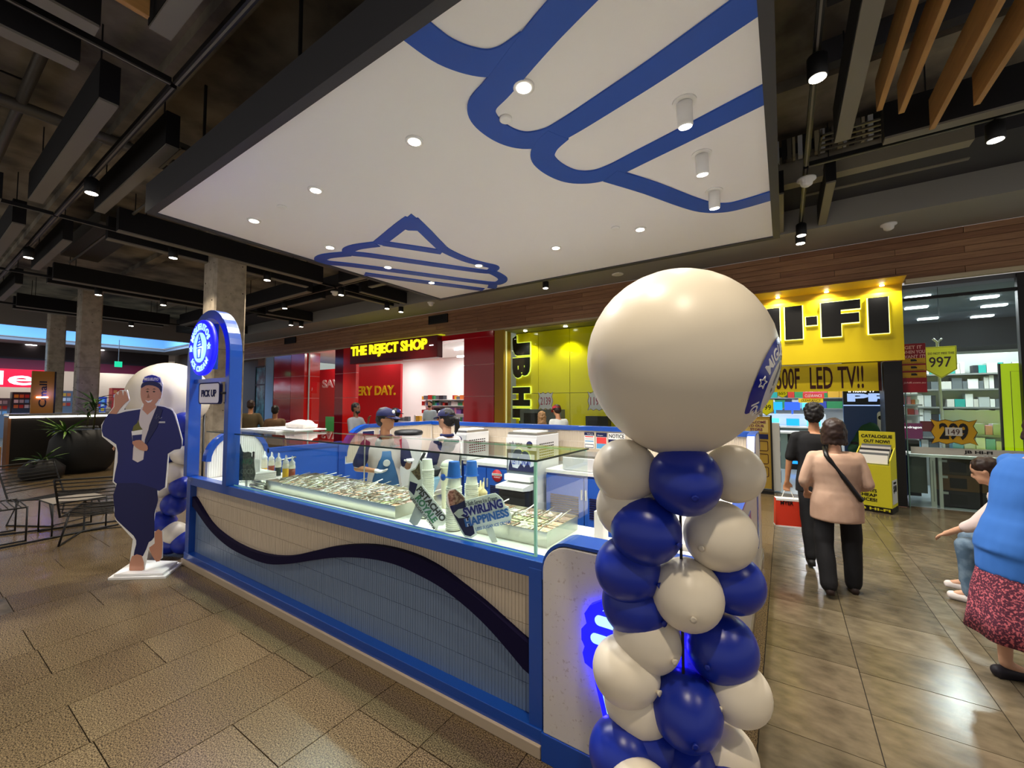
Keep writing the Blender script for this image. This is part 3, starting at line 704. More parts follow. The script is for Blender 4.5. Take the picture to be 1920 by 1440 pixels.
obj('header_card', B(-W, W, -.02, -.014, 1.07, 1.22), mt_wht, m2); text('soft serve', -.18, .02, 1.12, 1.18, -.02, mt_navyc, m2, th=.002); obj('logo_disc', MB().lathe([(0, .0), (.045, 0), (.045, .004), (0, .004)], n=20, mat=Matrix.Translation((.13, -.02, 1.145)) @ mR), mt_navyc, m2)
m3, W, D, H = machine('chilled_unit', 'low white chilled unit with lids on the right worktop', -2.35, -1.5, 4.72, 5.2, .84, 1.0)
tag(obj('chrome_rail', MB().tube([(-2.4, 4.9, 1.01), (-1.6, 4.9, 1.01)], .012), mt_steel), 'chrome bar lying along the chilled unit', 'rail')
# papers on machines
tag(obj('paper_pad', B(-3.05, -2.68, 4.65, 4.95, 1.292, 1.305), mt_wht), 'open white papers on top of the soft serve machine', 'paper')
tag(obj('lid_tray', B(-4.1, -3.88, 4.7, 5.1, 1.272, 1.29), mt_wht), 'flat white tray on the batch freezer', 'tray')
# notices on the back wall
def notice(px0, py0, px1, py1, label, fn):
    p0, p1 = atY(px0, py1, 5.29), atY(px1, py0, 5.29); W, H = (p1.x - p0.x) / 2, (p1.z - p0.z) / 2
    n_ = thing('wall_notice', label, 'notice', ((p0.x + p1.x) / 2, 5.292, (p0.z + p1.z) / 2)); obj('sheet', B(-W, W, -.004, 0, -H, H), mt_wht, n_); fn(n_, W, H)
m_red = M('notice_red', '#e04040', .5); m_blu = M('notice_blue', '#5a9fd0', .5)
def f1(n_, W, H):
    obj('header', B(-W, W, -.006, -.004, H * .62, H), mt_navyc, n_); text('Staff guide', -W * .4, W * .8, H * .72, H * .88, -.006, mt_wht, n_, th=.001)
    for r2 in range(3): obj('row', B(-W * .85, W * .85, -.006, -.004, H * (.4 - .28 * r2), H * (.52 - .28 * r2)), (m_red, mt_lgry, m_blu)[r2], n_)
    obj('footer', MB().ribbon([(-W * .85, -H * .9), (W * .85, -H * .9), (W * .85, -H * .5), (-W * .85, -H * .5)], .008, -.006, -.004, closed=True), mt_navyc, n_)
def f2(n_, W, H):
    obj('header', B(-W, W, -.006, -.004, H * .5, H), mt_navyc, n_); obj('red_block', B(-W * .9, W * .9, -.006, -.004, -H * .3, H * .45), m_red, n_); obj('blue_block', B(-W * .9, W * .9, -.006, -.004, -H * .9, -H * .32), m_blu, n_); text('Allergens', -W * .8, W * .3, H * .6, H * .75, -.006, mt_wht, n_, th=.001)
def f3(n_, W, H):
    text('NOTICE', -W * .9, W * .9, H * .3, H * .85, -.004, mt_blk, n_, th=.002, bold=.02); obj('block', B(-W, W, -.006, -.004, -H, H * .1), mt_navyc, n_)
notice(1096, 811, 1114, 840, 'purple headed notice sheet with picture rows, leftmost on the kiosk back wall', f1)
notice(1118, 812, 1138, 842, 'red and blue notice sheet in the middle of the kiosk back wall', f2)
notice(1141, 813, 1172, 838, 'NOTICE sheet half hidden by the big balloon', f3)
# tall white bin-like machine with black lid, centre back
wb = thing('white_bin', 'tall white round container with black lid behind the two staff', 'container', (atY(766, 830, 4.2).x, 4.2, .0))
wb.location.z = .0
obj('body', MB().lathe([(.15, 0), (.17, .05), (.19, 1.2), (.195, 1.22)], n=28), mt_wht, wb); obj('lid', MB().lathe([(.2, 1.22), (.205, 1.25), (.19, 1.275), (.12, 1.29), (0, 1.29)], n=28), mt_black, wb)
text('BIN', -.04, .04, 1.03, 1.05, -.185, mt_blk, wb, th=.003)
# ================================================================ GLASS CASE
gc = thing('glass_case', 'long clear glass display guard standing on the counter', 'glass case', (-2.78, 1.83, .905))
GX, GH = -2.78, .485
def gb(x0, x1, y0, y1, z0, z1): return B(x0 - GX, x1 - GX, y0, y1, z0, z1)
obj('front_pane', gb(-4.52, -1.062, 0, .008, 0, GH - .012), mt_glass, gc)
obj('end_pane', gb(-1.070, -1.062, .010, .66, -.03, GH - .012), mt_glass, gc)
obj('top_pane', gb(-4.95, -1.055, -.01, .66, GH - .01, GH), mt_glass, gc)
obj('polished_edge', gb(-4.95, -1.055, -.0125, -.0105, GH - .0105, GH), M('dark_edge', '#0d2a20', .2), gc, label='dark green front edge of the glass top')
obj('polished_edge', gb(-1.0545, -1.052, -.01, .66, GH - .0105, GH), M('dark_edge', '#0d2a20', .2), gc)
obj('corner_edge', gb(-1.0615, -1.0585, -.002, .010, 0, GH - .012), mt_gedge, gc); obj('corner_edge', gb(-1.072, -1.0625, -.003, -.0005, 0, GH - .012), mt_gedge, gc)
obj('lower_edge', gb(-4.52, -1.06, -.0035, -.0005, 0, .006), mt_gedge, gc)
obj('left_edge', gb(-4.523, -4.520, 0, .008, 0, GH - .012), M('joint_dark', '#5c6a62', .3), gc)
for x in (-3.22, -2.07): obj('stay', MB().tube([(x - GX, .60, -.03), (x - GX, .60, GH - .012)], .006), mt_steel, gc)
obj('back_stay_rail', gb(-4.5, -1.07, .652, .66, GH - .02, GH - .011), mt_gedge, gc)
# ================================================================ ON THE COUNTER
DZ = .8725
def tray(x0, x1, y0, y1, nx, ny, label, name='topping_tray'):
    t = thing(name, label, 'tray', ((x0 + x1) / 2, (y0 + y1) / 2, DZ)); W, D, H = (x1 - x0) / 2, (y1 - y0) / 2, .085
    mb = MB().box(-W, W, -D, D, 0, .004).box(-W, W, -D, -D + .004, .004, H).box(-W, W, D - .004, D, .004, H).box(-W, -W + .004, -D + .004, D - .004, .004, H).box(W - .004, W, -D + .004, D - .004, .004, H)
    obj('pan', mb, mt_steel, t)
    rl = MB()
    for q in range(nx + 1): xx = -W + q * 2 * W / nx; rl.box(xx - .003, xx + .003, -D, D, H - .004, H + .002)
    for q in range(ny + 1): yy = -D + q * 2 * D / ny; rl.box(-W, W, yy - .003, yy + .003, H - .004, H + .002)
    obj('divider_grid', rl, mt_steel, t)
    tops = [M('top_%d' % i, c, .5, noise_=(90, c2, .45, .55)) for i, (c, c2) in enumerate((('#c9a27a', '#f0e0c8'), ('#7d4a35', '#d8c0a8'), ('#d98d6a', '#f2d3b8'), ('#e2dccf', '#b8a890'), ('#5d3a2c', '#a88a70'), ('#c2b0c0', '#efe6ea'), ('#a8b070', '#e6e4c0'), ('#b06a5a', '#f4e8e0')))]
    cover = M('cling_film', '#c4bdb8', .12, noise_=(30, '#b7aeaa', .45, .6), bump=.6)
    w_, d_ = 2 * W / nx, 2 * D / ny
    base = None
    fill = [B(-w_ / 2 + .006, w_ / 2 - .006, -d_ / 2 + .006, d_ / 2 - .006, .01, H - .016).mesh('topping') for _ in tops]
    for me, m_ in zip(fill, tops): me.materials.append(m_)
    sp_ = MB().tube([(-.01, -.05, H - .01), (.0, 0, H + .012), (.012, .08, H + .03)], .0035, 6).ball((-.012, -.055, H - .008), .011, .016, .005, 8, 5).mesh('spoon'); sp_.materials.append(mt_steel)
    sp2 = MB().tube([(-.01, -.05, H - .01), (.0, 0, H + .015), (-.02, .085, H + .035)], .0045, 6).ball((-.012, -.055, H - .008), .011, .016, .005, 8, 5).mesh('spoon'); sp2.materials.append(mt_wht)
    fv = MB()
    for i in range(nx):
        for j in range(ny):
            cx, cy = -W + (i + .5) * w_, -D + (j + .5) * d_
            o = obj('topping', None, None, t, me=random.choice(fill)); o.location = (cx, cy, 0)
            if random.random() < .85: o = obj('spoon', None, None, t, me=random.choice((sp_, sp_, sp2))); o.location = (cx + random.uniform(-.01, .01), cy, 0); o.rotation_euler = (0, 0, random.uniform(-.5, .5) - .5)
    for k in range(nx * ny * 2):
        x, y = random.uniform(-W + .03, W - .03), random.uniform(-D + .03, D - .03); a = random.uniform(0, 6.3); r2 = random.uniform(.01, .03); h_ = H + random.uniform(.0, .010)
        fv.add([(x + r2 * math.cos(a), y + r2 * math.sin(a), h_ - .012), (x + r2 * math.cos(a + 2), y + r2 * math.sin(a + 2), h_ + .002), (x + r2 * math.cos(a + 4), y + r2 * math.sin(a + 4), h_ - .006)], [(0, 1, 2)])
    obj('film_wrinkles', fv, cover, t, kind='stuff', label='crumpled clear film over the toppings')
    return t
tray(-4.05, -2.28, 1.98, 2.46, 15, 4, 'long steel tray of assorted toppings with spoons, left part of the counter')
tray(-1.75, -1.12, 2.05, 2.46, 5, 3, 'short steel tray of wrapped toppings near the right end of the glass')
rt_ = tag(obj('ridged_roll', MB().tube([(-4.28, 1.955, DZ + .02), (-4.05, 1.955, DZ + .02)], .02).tube([(-4.28, 2.0, DZ + .02), (-4.05, 2.0, DZ + .02)], .02).tube([(-4.28, 1.975, DZ + .055), (-4.05, 1.975, DZ + .055)], .02), mt_steel), 'bundle of steel tubes beside the long topping tray', 'tubes')
# sauce bottles
def squeeze(loc, cf, fill, label, s_=1.0, body='clear'):
    b = thing('sauce_bottle', label, 'bottle', loc)
    h1 = .12 * s_ * fill
    if fill: obj('sauce', MB().lathe([(.0, .003), (.027 * s_, .003), (.028 * s_, h1), (0, h1)], n=18), cf, b)
    m_ = M('bottle_clear', '#eee8d2', .35) if body == 'clear' else cf
    obj('bottle_body', MB().lathe([(.0285 * s_, 0 if not fill else h1), (.029 * s_, .125 * s_), (.024 * s_, .145 * s_), (.0, .145 * s_)], n=18), m_, b)
    obj('screw_cap', MB().lathe([(.026 * s_, .143 * s_), (.026 * s_, .165 * s_), (.016 * s_, .178 * s_), (.008 * s_, .185 * s_), (.004 * s_, .225 * s_), (0, .225 * s_)], n=18), mt_wht if body == 'clear' else cf, b)
    if body == 'clear': obj('cap_strap', MB().tube([(0, 0, .215 * s_), (.02 * s_, 0, .22 * s_), (.032 * s_, 0, .19 * s_), (.027 * s_, 0, .16 * s_)], .002, 5), mt_wht, b)
    return b
for i, (px, cf, fl_, nm) in enumerate([(495, '#f0b400', .45, 'yellow sauce a third full, leftmost bottle of the five'), (508, '#a4441c', .75, 'reddish brown sauce, second of the five bottles'), (521, '#0f2a1c', .7, 'dark green sauce, middle of the five bottles'), (535, '#f2c200', .85, 'bright yellow sauce, fourth of the five bottles'), (547, '#8f3a14', .9, 'dark caramel sauce, rightmost of the five bottles')]):
    p = atY(px, 900, 2.42 if i < 3 else 2.36); squeeze((p.x, p.y - .0, DZ), M('sauce_%d' % i, cf, .3), fl_, 'squeeze bottle of ' + nm, 1.12)
# squeeze bottles stand in a caddy strip just left of the tray back edge
p = atY(906, 930, 2.3); m_car = M('caramel', '#e9d3a0', .35)
squeeze((p.x, 2.3, DZ), m_car, 0, 'pale caramel squeeze bottle right of the cup towers', 1.15, 'x'); squeeze((p.x - .085, 2.38, DZ), m_car, 0, 'pale caramel squeeze bottle squeezed between cup tower and its twin', 1.1, 'x')
# utensil blocks
def block(loc, label, w_=.1, h_=.13, bl=.07):
    b = thing('knife_holder', label, 'holder', loc); obj('case', B(-w_ / 2, w_ / 2, -.04, .04, 0, h_), mt_wht, b, bev=.004)
    obj('knife_handle', MB().tube([(0, 0, h_), (0, 0, h_ + bl)], .011, 8).ball((0, 0, h_ + bl), .013, n=8, m=6), mt_blk, b); return b
block((atY(474, 900, 2.2).x, 2.2, DZ), 'white utensil box with black handle beside the sauce bottles', .14, .2)
block((-.88, 2.25, DZ), 'slim white knife holder with brown handle beyond the glass end', .055, .2, .1)
# cup towers
def cup_mesh(r0, r1, h):
    return MB().lathe([(r0, 0), (r1 - .002, h - .004), (r1 + .006, h - .0035), (r1 + .006, h), (r1 - .002, h + .002), (r1 - .004, h - .004), (r0 - .002, .004), (0, .004)], n=20, smooth=False).mesh('paper_cup')
cupw = cup_mesh(.034, .046, .075); cupw.materials.append(M('cup_white', '#f4f1e6', .5))
cupb = cup_mesh(.034, .046, .10); cupb.materials.append(M('cup_blue', '#2468c8', .45))
def tower(px, py, Y, n_, top, grp, lab, sc_=1.0, inv=True):
    p = atY(px, py, Y)
    for k in range(n_):
        o = obj('paper_cup', None, None, me=cupw); o.scale = (sc_, sc_, sc_); o.location = (p.x + random.uniform(-.001, .001), Y, DZ + .008 + k * .0125 + (.075 * sc_)); o.rotation_euler = (R(180), 0, 0)
        tag(o, ordn(k + 1) + ' cup from the bottom of ' + lab.split(' in ')[1], 'cup', grp)
    z = DZ + .008 + n_ * .0115 + .075 * sc_
    if top:
        o = obj('blue_cup', None, None, me=cupb); o.location = (p.x, Y, z + .095); o.rotation_euler = (R(180), 0, 0); tag(o, top, 'cup')
        oo = obj('print_patch', B(-.02, .02, -.0445, -.040, .03, .05), mt_wht, o)
    return p.x
tower(800, 940, 2.13, 27, None, 'cups of the left tower', 'x in the tall white tower behind the leaning sign')
x_ = tower(851, 940, 2.02, 22, 'blue printed cup upside down on the middle cup tower', 'cups of the middle tower', 'x in the middle white cup tower')
tower(884, 940, 2.25, 20, 'blue printed cup upside down on the right cup tower', 'cups of the right tower', 'x in the right white cup tower', .95)
# large logo cup stack top left tower
p = atY(803, 880, 2.2)
bc = thing('cream_tub', 'big cream tub with round blue logo above the tallest cup tower', 'tub', (p.x, 2.42, DZ))
obj('tub_body', MB().lathe([(.05, 0), (.062, .30), (.066, .305), (.066, .315), (0, .315)], n=24), M('tub_cream', '#efe6cc', .4), bc); obj('logo', MB().lathe([(0, 0), (.026, 0), (.026, .004), (0, .004)], n=18, mat=Matrix.Translation((0, -.06, .24)) @ mR), mt_blue, bc); obj('dome_lid', MB().ball((0, 0, .318), .064, .064, .05, 20, 8), M('tub_cream2', '#e6e2d4', .2), bc)
# black leaning knife block and cone holder
kb_ = thing('cone_rack', 'black slanted cup rack behind the pistachio sign', 'rack', (atY(785, 930, 2.3).x, 2.3, DZ))
mm = Matrix.Rotation(R(28), 4, 'Y')
obj('black_sleeve', MB().box(-.03, .03, -.04, .04, .02, .36, mat=mm), mt_black, kb_); obj('foot_plate', B(-.12, .06, -.06, .06, 0, .012), mt_black, kb_); obj('black_handle', MB().tube([(-.02, 0, .3), (.06, 0, .42)], .012), mt_black, kb_); obj('blue_sleeve', MB().box(.032, .06, -.035, .035, .1, .3, mat=mm), M('sleeve_blue', '#8db4dc', .4), kb_)
# ---- counter-top signs: die cut boards with printed faces
def board_frame(p0, name, label, right, upv):
    t = thing(name, label, 'sign', p0); rgt = Vector(right).normalized(); u = Vector(upv); u = (u - rgt * u.dot(rgt)).normalized(); nrm = rgt.cross(u).normalized()
    m_ = Matrix((( rgt.x, -nrm.x, u.x, 0), (rgt.y, -nrm.y, u.y, 0), (rgt.z, -nrm.z, u.z, 0), (0, 0, 0, 1)))
    return t, m_
# swirling sign: local coordinates in metres, x right, z up, -y to the reader; measured from zoom picture 8.33 px per photo px
def sw(zx, zy, o=(890, 1020), s_=7.577): return ((740 + zx / s_ - o[0]), (o[1] - (850 + zy / s_)))
wS = 1.0 / (F_PX / ((Vector((-1.50, 1.92, .95)) - CP).dot(FW)))
def swp(l): return [(a * wS, b * wS) for a, b in (sw(*q) for q in l)]
p0 = atY(890, 1019, 1.90)
ss, mS = board_frame((p0.x, 1.905, DZ), 'swirl_sign', 'cut-out SWIRLING HAPPINESS sign with chocolate ice cream cup on the counter', tuple(RT), (0, 0, 1))
out = [(735, 600), (760, 540), (850, 520), (930, 580), (990, 650), (1000, 690), (1180, 640), (1420, 585), (1480, 630), (1530, 680), (1560, 760), (1610, 780), (1650, 920), (1650, 970), (1150, 1120), (1160, 1170), (1080, 1220), (990, 1200), (940, 1130), (730, 720)]
zoff = DZ - p0.z
def raise_(l, dz=0): return [(a, b + (p0.z - DZ) + dz) for a, b in l]
DO = raise_(swp(out))
obj('board', MB().prism(DO, -.002, .004, mat=mS), mt_wht, ss)
obj('leg', MB().prism(raise_(swp([(1275, 1080), (1380, 1060), (1450, 1270), (1380, 1300)])), .0045, .008, mat=mS), mt_lgry, ss)
obj('cup_print', MB().prism(raise_(swp([(775, 770), (985, 680), (1010, 800), (1110, 1060), (1130, 1150), (1070, 1190), (990, 1170), (800, 830)])), -.004, -.002, mat=mS), mt_navyc, ss)
obj('cream_print', MB().prism(raise_(swp([(745, 610), (765, 560), (850, 535), (920, 590), (985, 655), (980, 690), (880, 740), (775, 765)])), -.0045, -.002, mat=mS), M('choc', '#6a4238', .6, noise_=(60, '#b08a78', .4, .6)), ss)
obj('splash_print', MB().prism(raise_(swp([(830, 870), (900, 810), (960, 800), (1000, 860), (930, 900), (1000, 930), (900, 935)])), -.0055, -.004, mat=mS), mt_lgry, ss)
def tx(s_, c, w_, h_, ang, mat, bold=.02, d=-.006, par=ss, m_=mS, S=swp, lift=raise_):
    q = lift(S([c]))[0]; px = 1 / 7.577 * wS
    if bold > .015: text(s_, q[0] - w_ * px / 2, q[0] + w_ * px / 2, q[1] - h_ * px / 2, q[1] + h_ * px / 2, d + .001, M('letter_outline', '#c9c4dc', .5), par, th=.002, bold=bold + .07, rot=R(ang), mtx=m_, name='outline')
    return text(s_, q[0] - w_ * px / 2, q[0] + w_ * px / 2, q[1] - h_ * px / 2, q[1] + h_ * px / 2, d, mat, par, th=.002, bold=bold, rot=R(ang), mtx=m_)
m_swn = M('sign_navy', '#101a78', .5); m_swb = M('sign_blue', '#2b62b0', .5)
tx('in Soft Serve Ice Cream', (1215, 695), 470, 60, 11, M('sign_teal', '#1f2f4a', .5), .01)
tx('SWiRLiNG', (1245, 790), 570, 130, 14, m_swn, .04)
tx('HAPPiNESS', (1300, 925), 640, 120, 14, m_swb, .04)
tx('LESS SUGAR ICE CREAM', (1390, 1035), 500, 44, 12, m_swb, .01)
# pistachio sign, leaning
wP = ((Vector((-1.85, 1.95, 1.0)) - CP).dot(FW)) / F_PX
p1 = atY(805, 995, 1.93)
def pwp(l): return [(a * wP, b * wP) for a, b in (sw(q[0], q[1], (805, 995)) for q in l)]
def lift2(l): return [(a, b + (p1.z - DZ)) for a, b in l]
pz_, mP = board_frame((p1.x, 1.93, DZ), 'pistachio_sign', 'cut-out PISTACHIO ROYALE sign leaning on its white leg', tuple(RT), (0, 0, 1))
obj('board', MB().prism(lift2(pwp([(345, 95), (375, 130), (380, 340), (400, 380), (385, 450), (620, 740), (735, 900), (735, 980), (690, 1025), (625, 1030), (590, 1115), (220, 640), (180, 500), (215, 240), (285, 210)])), -.002, .004, mat=mP), mt_wht, pz_)
obj('leg', MB().prism(lift2(pwp([(290, 740), (415, 860), (320, 1020), (270, 1035), (200, 970)])), .0045, .009, mat=mP), mt_lgry, pz_)
obj('cream_print', MB().prism(lift2(pwp([(225, 260), (290, 230), (345, 130), (365, 370), (330, 385)])), -.004, -.002, mat=mP), M('pist_swirl', '#4a3826', .6, noise_=(60, '#7a6a4a', .4, .6)), pz_)
obj('cup_print', MB().prism(lift2(pwp([(210, 400), (320, 440), (270, 600), (195, 520)])), -.004, -.002, mat=mP), mt_navyc, pz_)
kw = dict(par=pz_, m_=mP, S=pwp, lift=lift2)
tx('PISTACHIO', (520, 720), 640, 105, -51, M('pist_dark', '#2f352c', .5), .04, **kw)
tx('ROYALE', (450, 790), 480, 105, -53, M('pist_green', '#3f7a58', .5), .04, **kw)
tx('LESS SUGAR ICE CREAM', (400, 850), 600, 40, -53, mt_blk, .01, **kw)
# dark green avocado sign at left end
wA = ((Vector((-4.2, 1.95, 1.0)) - CP).dot(FW)) / F_PX
p2 = atY(457, 915, 1.90)
av, mA = board_frame((p2.x, 1.92, DZ), 'avocado_sign', 'dark green cut-out ice cream sign seen from behind the left end of the glass', tuple(RT), (0, 0, 1))
def ap(l): return [((430 + zx / 11.294 - 457) * wA, (915 - (840 + zy / 11.294)) * wA + p2.z - DZ) for zx, zy in l]
obj('board', MB().prism(ap([(85, 190), (110, 110), (135, 90), (155, -90), (205, 80), (250, 100), (330, 85), (400, 110), (400, 180), (455, 230), (470, 400), (495, 560), (465, 690), (150, 690), (95, 330)]), -.002, .004, mat=mA), M('avo', '#26312a', .5, noise_=(40, '#4a5044', .4, .6)), av)
obj('leg', MB().prism(ap([(285, 690), (330, 690), (330, 860), (285, 860)]), -.001, .003, mat=mA), mt_gry, av)
text('AVO', *[ap([(200, 300)])[0][0], ap([(420, 300)])[0][0]], ap([(0, 350)])[0][1], ap([(0, 230)])[0][1], -.0022, M('avo_txt', '#1d5a3c', .5), av, th=.002, bold=.03, mtx=mA)
text('COCO', ap([(180, 300)])[0][0], ap([(450, 300)])[0][0], ap([(0, 560)])[0][1], ap([(0, 450)])[0][1], -.0022, M('avo_txt2', '#5a6458', .5), av, th=.002, bold=.03, mtx=mA)
# white papers under pick up window and cloth bag on the glass top
for k in range(5): tag(obj('flat_lid_box', B(-4.95, -4.60, 2.0 + .01 * k, 2.35, DZ + k * .014, DZ + .012 + k * .014), mt_wht), ordn(k + 1) + ' flat white box from the bottom of the stack under the pick up window', 'box', 'flat white boxes at the pick up window')
gt = .905 + GH
tag(obj('paper_stack', B(-4.85, -4.1, 2.08, 2.46, gt + .001, gt + .016).box(-4.65, -3.9, 2.15, 2.48, gt + .016, gt + .028), M('paper', '#dcdad6', .6)), 'loose white papers lying on the glass top at its left end', 'paper')
cb_ = MB(); cb_.ball((-4.18, 2.38, gt + .06), .19, .1, .055, 20, 10).box(-4.35, -4.0, 2.3, 2.46, gt + .03, gt + .075)
tag(voxel(cb_, .012, 'cloth_bundle', M('cloth_white', '#e6dfd6', .8), None, 4, (.012, 14)), 'folded white cloth bag on top of the papers', 'cloth')
# ================================================================ SHOPFRONTS
SY = 9.14
def panel_col(name, x0, x1, y0, y1, z1, mat, label, joints=(.95, 1.86, 2.75), z0=0):
    t = thing(name, label, 'pillar', ((x0 + x1) / 2, y0, 0)); zs = [z0] + [j for j in joints if z0 < j < z1] + [z1]
    for a, b in zip(zs, zs[1:]): obj('panel', B(x0 - (x0 + x1) / 2, x1 - (x0 + x1) / 2, 0, y1 - y0, a + .008, b - .008), mat, t)
    obj('core', B(x0 - (x0 + x1) / 2 + .01, x1 - (x0 + x1) / 2 - .01, .01, y1 - y0 - .01, z0, z1), M('joint_pink', '#e9a9a9', .4), t); return t
mt_redb = M('shop_red_bright_side', '#dd1f1c', .15, coat=.4)  # bright sides of the red columns, brightness put into the colour
panel_col('red_pillar', -7.69, -6.62, 9.14, 9.5, 3.67, mt_red, 'wide glossy red pillar between the red shop and the yellow window')
t = panel_col('red_pillar', -14.0, -13.42, 9.20, 9.32, 3.7, M('red_gloss_dark_side', '#6a0d20', .1, coat=.6), 'dark red glossy pillar left of the red shop sign')  # dark side of the same column as the next, put into a darker red
panel_col('red_pillar', -13.41, -12.66, 9.14, 9.26, 3.7, mt_redb, 'bright red pillar under the left end of the red shop sign')
panel_col('red_pillar', -18.3, -16.95, 9.14, 9.8, 3.72, mt_red, 'deep red glossy pillar at the far left of the red shop window')  # dark face of the same column as the next, tone put into the colour
panel_col('red_pillar', -16.93, -15.95, 9.14, 9.8, 3.72, mt_redb, 'bright red pillar left of the shop window with the ring logo')
sg = thing('shop_sign', 'dark red sign box with glowing yellow lettering THE REJECT SHOP', 'sign', (-10.6, 9.0, 3.36))
obj('box', B(-2.08, 2.08, -.1, .14, -.33, .33), mt_redd, sg, bev=.01)
text('THE REJECT SHOP', -2.0, 1.68, -.16, .27, -.1, mt_ydot, sg, bold=.035, th=.03)
text('discount variety store', -1.2, .9, -.29, -.23, -.1, mt_blk, sg, th=.004)
obj('dash', B(1.78, 1.93, -.12, -.1, .02, .05), mt_signw, sg)
struct('trim_4', B(-12.66, -6.62, 9.1, 9.5, 3.52, 3.67), mt_red, 'red lintel over the red shop opening')
tag(obj('cove_strip', B(-12.6, -8.4, 8.95, 9.12, 3.69, 3.71), M('cove_yellow', '#d8e020', .5, emit=.5)), 'yellow glowing light cove above the red shop sign', 'light')
struct('wall_pier', B(-19.0, -18.35, 9.14, 9.4, 0, 3.68), M('pier_blue', '#9fb4cc', .7), 'pale bluish pier left of the red shop')
struct('wall_left_shop', B(-30, -20.05, 9.3, 9.6, 0, 4.4), M('brown_wall', '#5a4a40', .7), 'brown clad wall at the left end of the shopfronts')
gwn = thing('glazed_door', 'dark framed glass shop door with green posters, left of the red shop', 'door', (-19.55, 9.2, 0))
obj('frame', MB().ribbon([(-.46, .03), (-.46, 3.3), (.46, 3.3), (.46, .03)], .09, -.03, .05), mt_black, gwn); obj('pane', B(-.42, .42, .0, .01, .05, 3.25), M('teal_shop', '#4d8a8c', .3, noise_=(3, '#0f3a44', .4, .6)), gwn); obj('transom', B(-.42, .42, -.02, .03, 2.45, 2.52), mt_black, gwn)
# red shop interior
struct('wall_red_inner', B(-22, -12.45, 11.0, 11.1, 0, 3.2), mt_redp, 'red inner wall of the discount shop')
text('SAVE', -17.67, -16.05, 2.36, 2.72, 10.995, mt_wht, None, bold=.03, th=.02, name='wall_lettering'); tag(bpy.context.scene.objects['wall_lettering'], 'large white wall lettering SAVE on the red inner wall', 'lettering')
o_ = text('EVERY DAY.', -15.75, -12.72, 1.98, 2.37, 10.995, M('letter_yellow', '#ffee20', .5), None, bold=.03, th=.02, name='yellow_lettering'); tag(o_, 'large yellow wall lettering EVERY DAY. on the red inner wall', 'lettering')
o_ = obj('ring_logo', MB().ribbon(arc(-18.3, 2.52, .27, 25, 335, 24), .13, 10.97, 10.995), M('logo_lime', '#c8e020', .5)); tag(o_, 'yellow green ring logo on the red inner wall', 'logo')
struct('wall_white_inner', B(-22, -6.7, 15.5, 15.6, 0, 4.2), mt_wht, 'white back wall of the discount shop')
struct('wall_side_inner', B(-6.7, -6.6, 9.5, 15.6, 0, 4.2), mt_wht, 'white side wall of the discount shop')
struct('ceiling_discount', B(-22, -6.6, 9.4, 15.6, 3.95, 4.05), mt_wht, 'white ceiling of the discount shop')
for i in range(4):
    for j in range(3): tag(obj('shop_downlight', MB().lathe([(0, 0), (.09, 0), (.09, -.02), (0, -.02)], n=14), mt_glow_cool, loc=(-16.5 + i * 2.4, 10.2 + j * 1.6, 3.95)), 'round white ceiling light in the discount shop', 'ceiling light', 'discount shop ceiling lights')
obj_ = obj('strip_light', B(-11.5, -7.4, 13.2, 13.35, 3.6, 3.66), mt_glow_cool); tag(obj_, 'long white strip light inside the discount shop', 'light')
gl = thing('shop_window', 'tall glass window of the red shop beside the bright red pillar', 'window', (-14.95, 9.3, 0)); obj('pane', B(-.96, .96, 0, .012, .02, 3.68), mt_glass, gl); obj('frame', B(-.96, -.93, -.02, .03, 0, 3.68).box(.93, .96, -.02, .03, 0, 3.68), mt_lgry, gl)
obj('green_poster', B(.2, .75, .03, .04, .5, 1.15), M('poster_green', '#52b45c', .5), gl)
pink = thing('partition', 'white and pink panelled screen wall deep in the discount shop', 'partition', (-9.3, 14.5, 0))
for k in range(5): obj('panel', B(-2.2 + k * .88, -2.2 + k * .88 + .86, 0, .05, 0, 3.5), M('panel_pink', '#e8cfd8', .6) if k % 2 else mt_wht, pink)
# checkout counter and stock of the red shop
ck = thing('checkout_counter', 'white checkout counter inside the red shop', 'counter', (-11.2, 10.4, 0)); obj('body', B(-1.2, 3.2, 0, .6, 0, .95), mt_wht, ck); obj('worktop', B(-1.25, 3.25, -.03, .63, .95, 1.0), mt_lgry, ck)
rk = thing('shop_gondola', 'low white display shelving full of small goods in the red shop', 'shelving', (-9.6, 11.6, 0))
obj('back', B(-2.4, 1.9, .3, .34, 0, 1.85), mt_wht, rk)
for z in (.6, .95, 1.25, 1.55, 1.78): obj('shelf', B(-2.4, 1.9, -.05, .3, z, z + .02), mt_wht, rk)
PCOL = [M('pack_%d' % i, c, .45) for i, c in enumerate(('#3b4fae', '#d9d6d2', '#c8382e', '#e8b23a', '#3a8f5a', '#8a5fb0', '#f0f0f0', '#e07a3c', '#2c2f38', '#7fb6d8', '#e79ab4', '#6b7178', '#bfc4c8', '#2fa6a0'))]
boxm = {}
def pack(w_, d_, h_, i):
    k = (round(w_, 3), d_, round(h_, 3), i)
    if k not in boxm: boxm[k] = B(-w_ / 2, w_ / 2, -d_ / 2, d_ / 2, 0, h_).mesh('pack'); boxm[k].materials.append(PCOL[i])
    return boxm[k]
CNAME = ('blue', 'pale grey', 'red', 'amber', 'green', 'purple', 'white', 'orange', 'black', 'light blue', 'pink', 'slate grey', 'silver', 'teal')
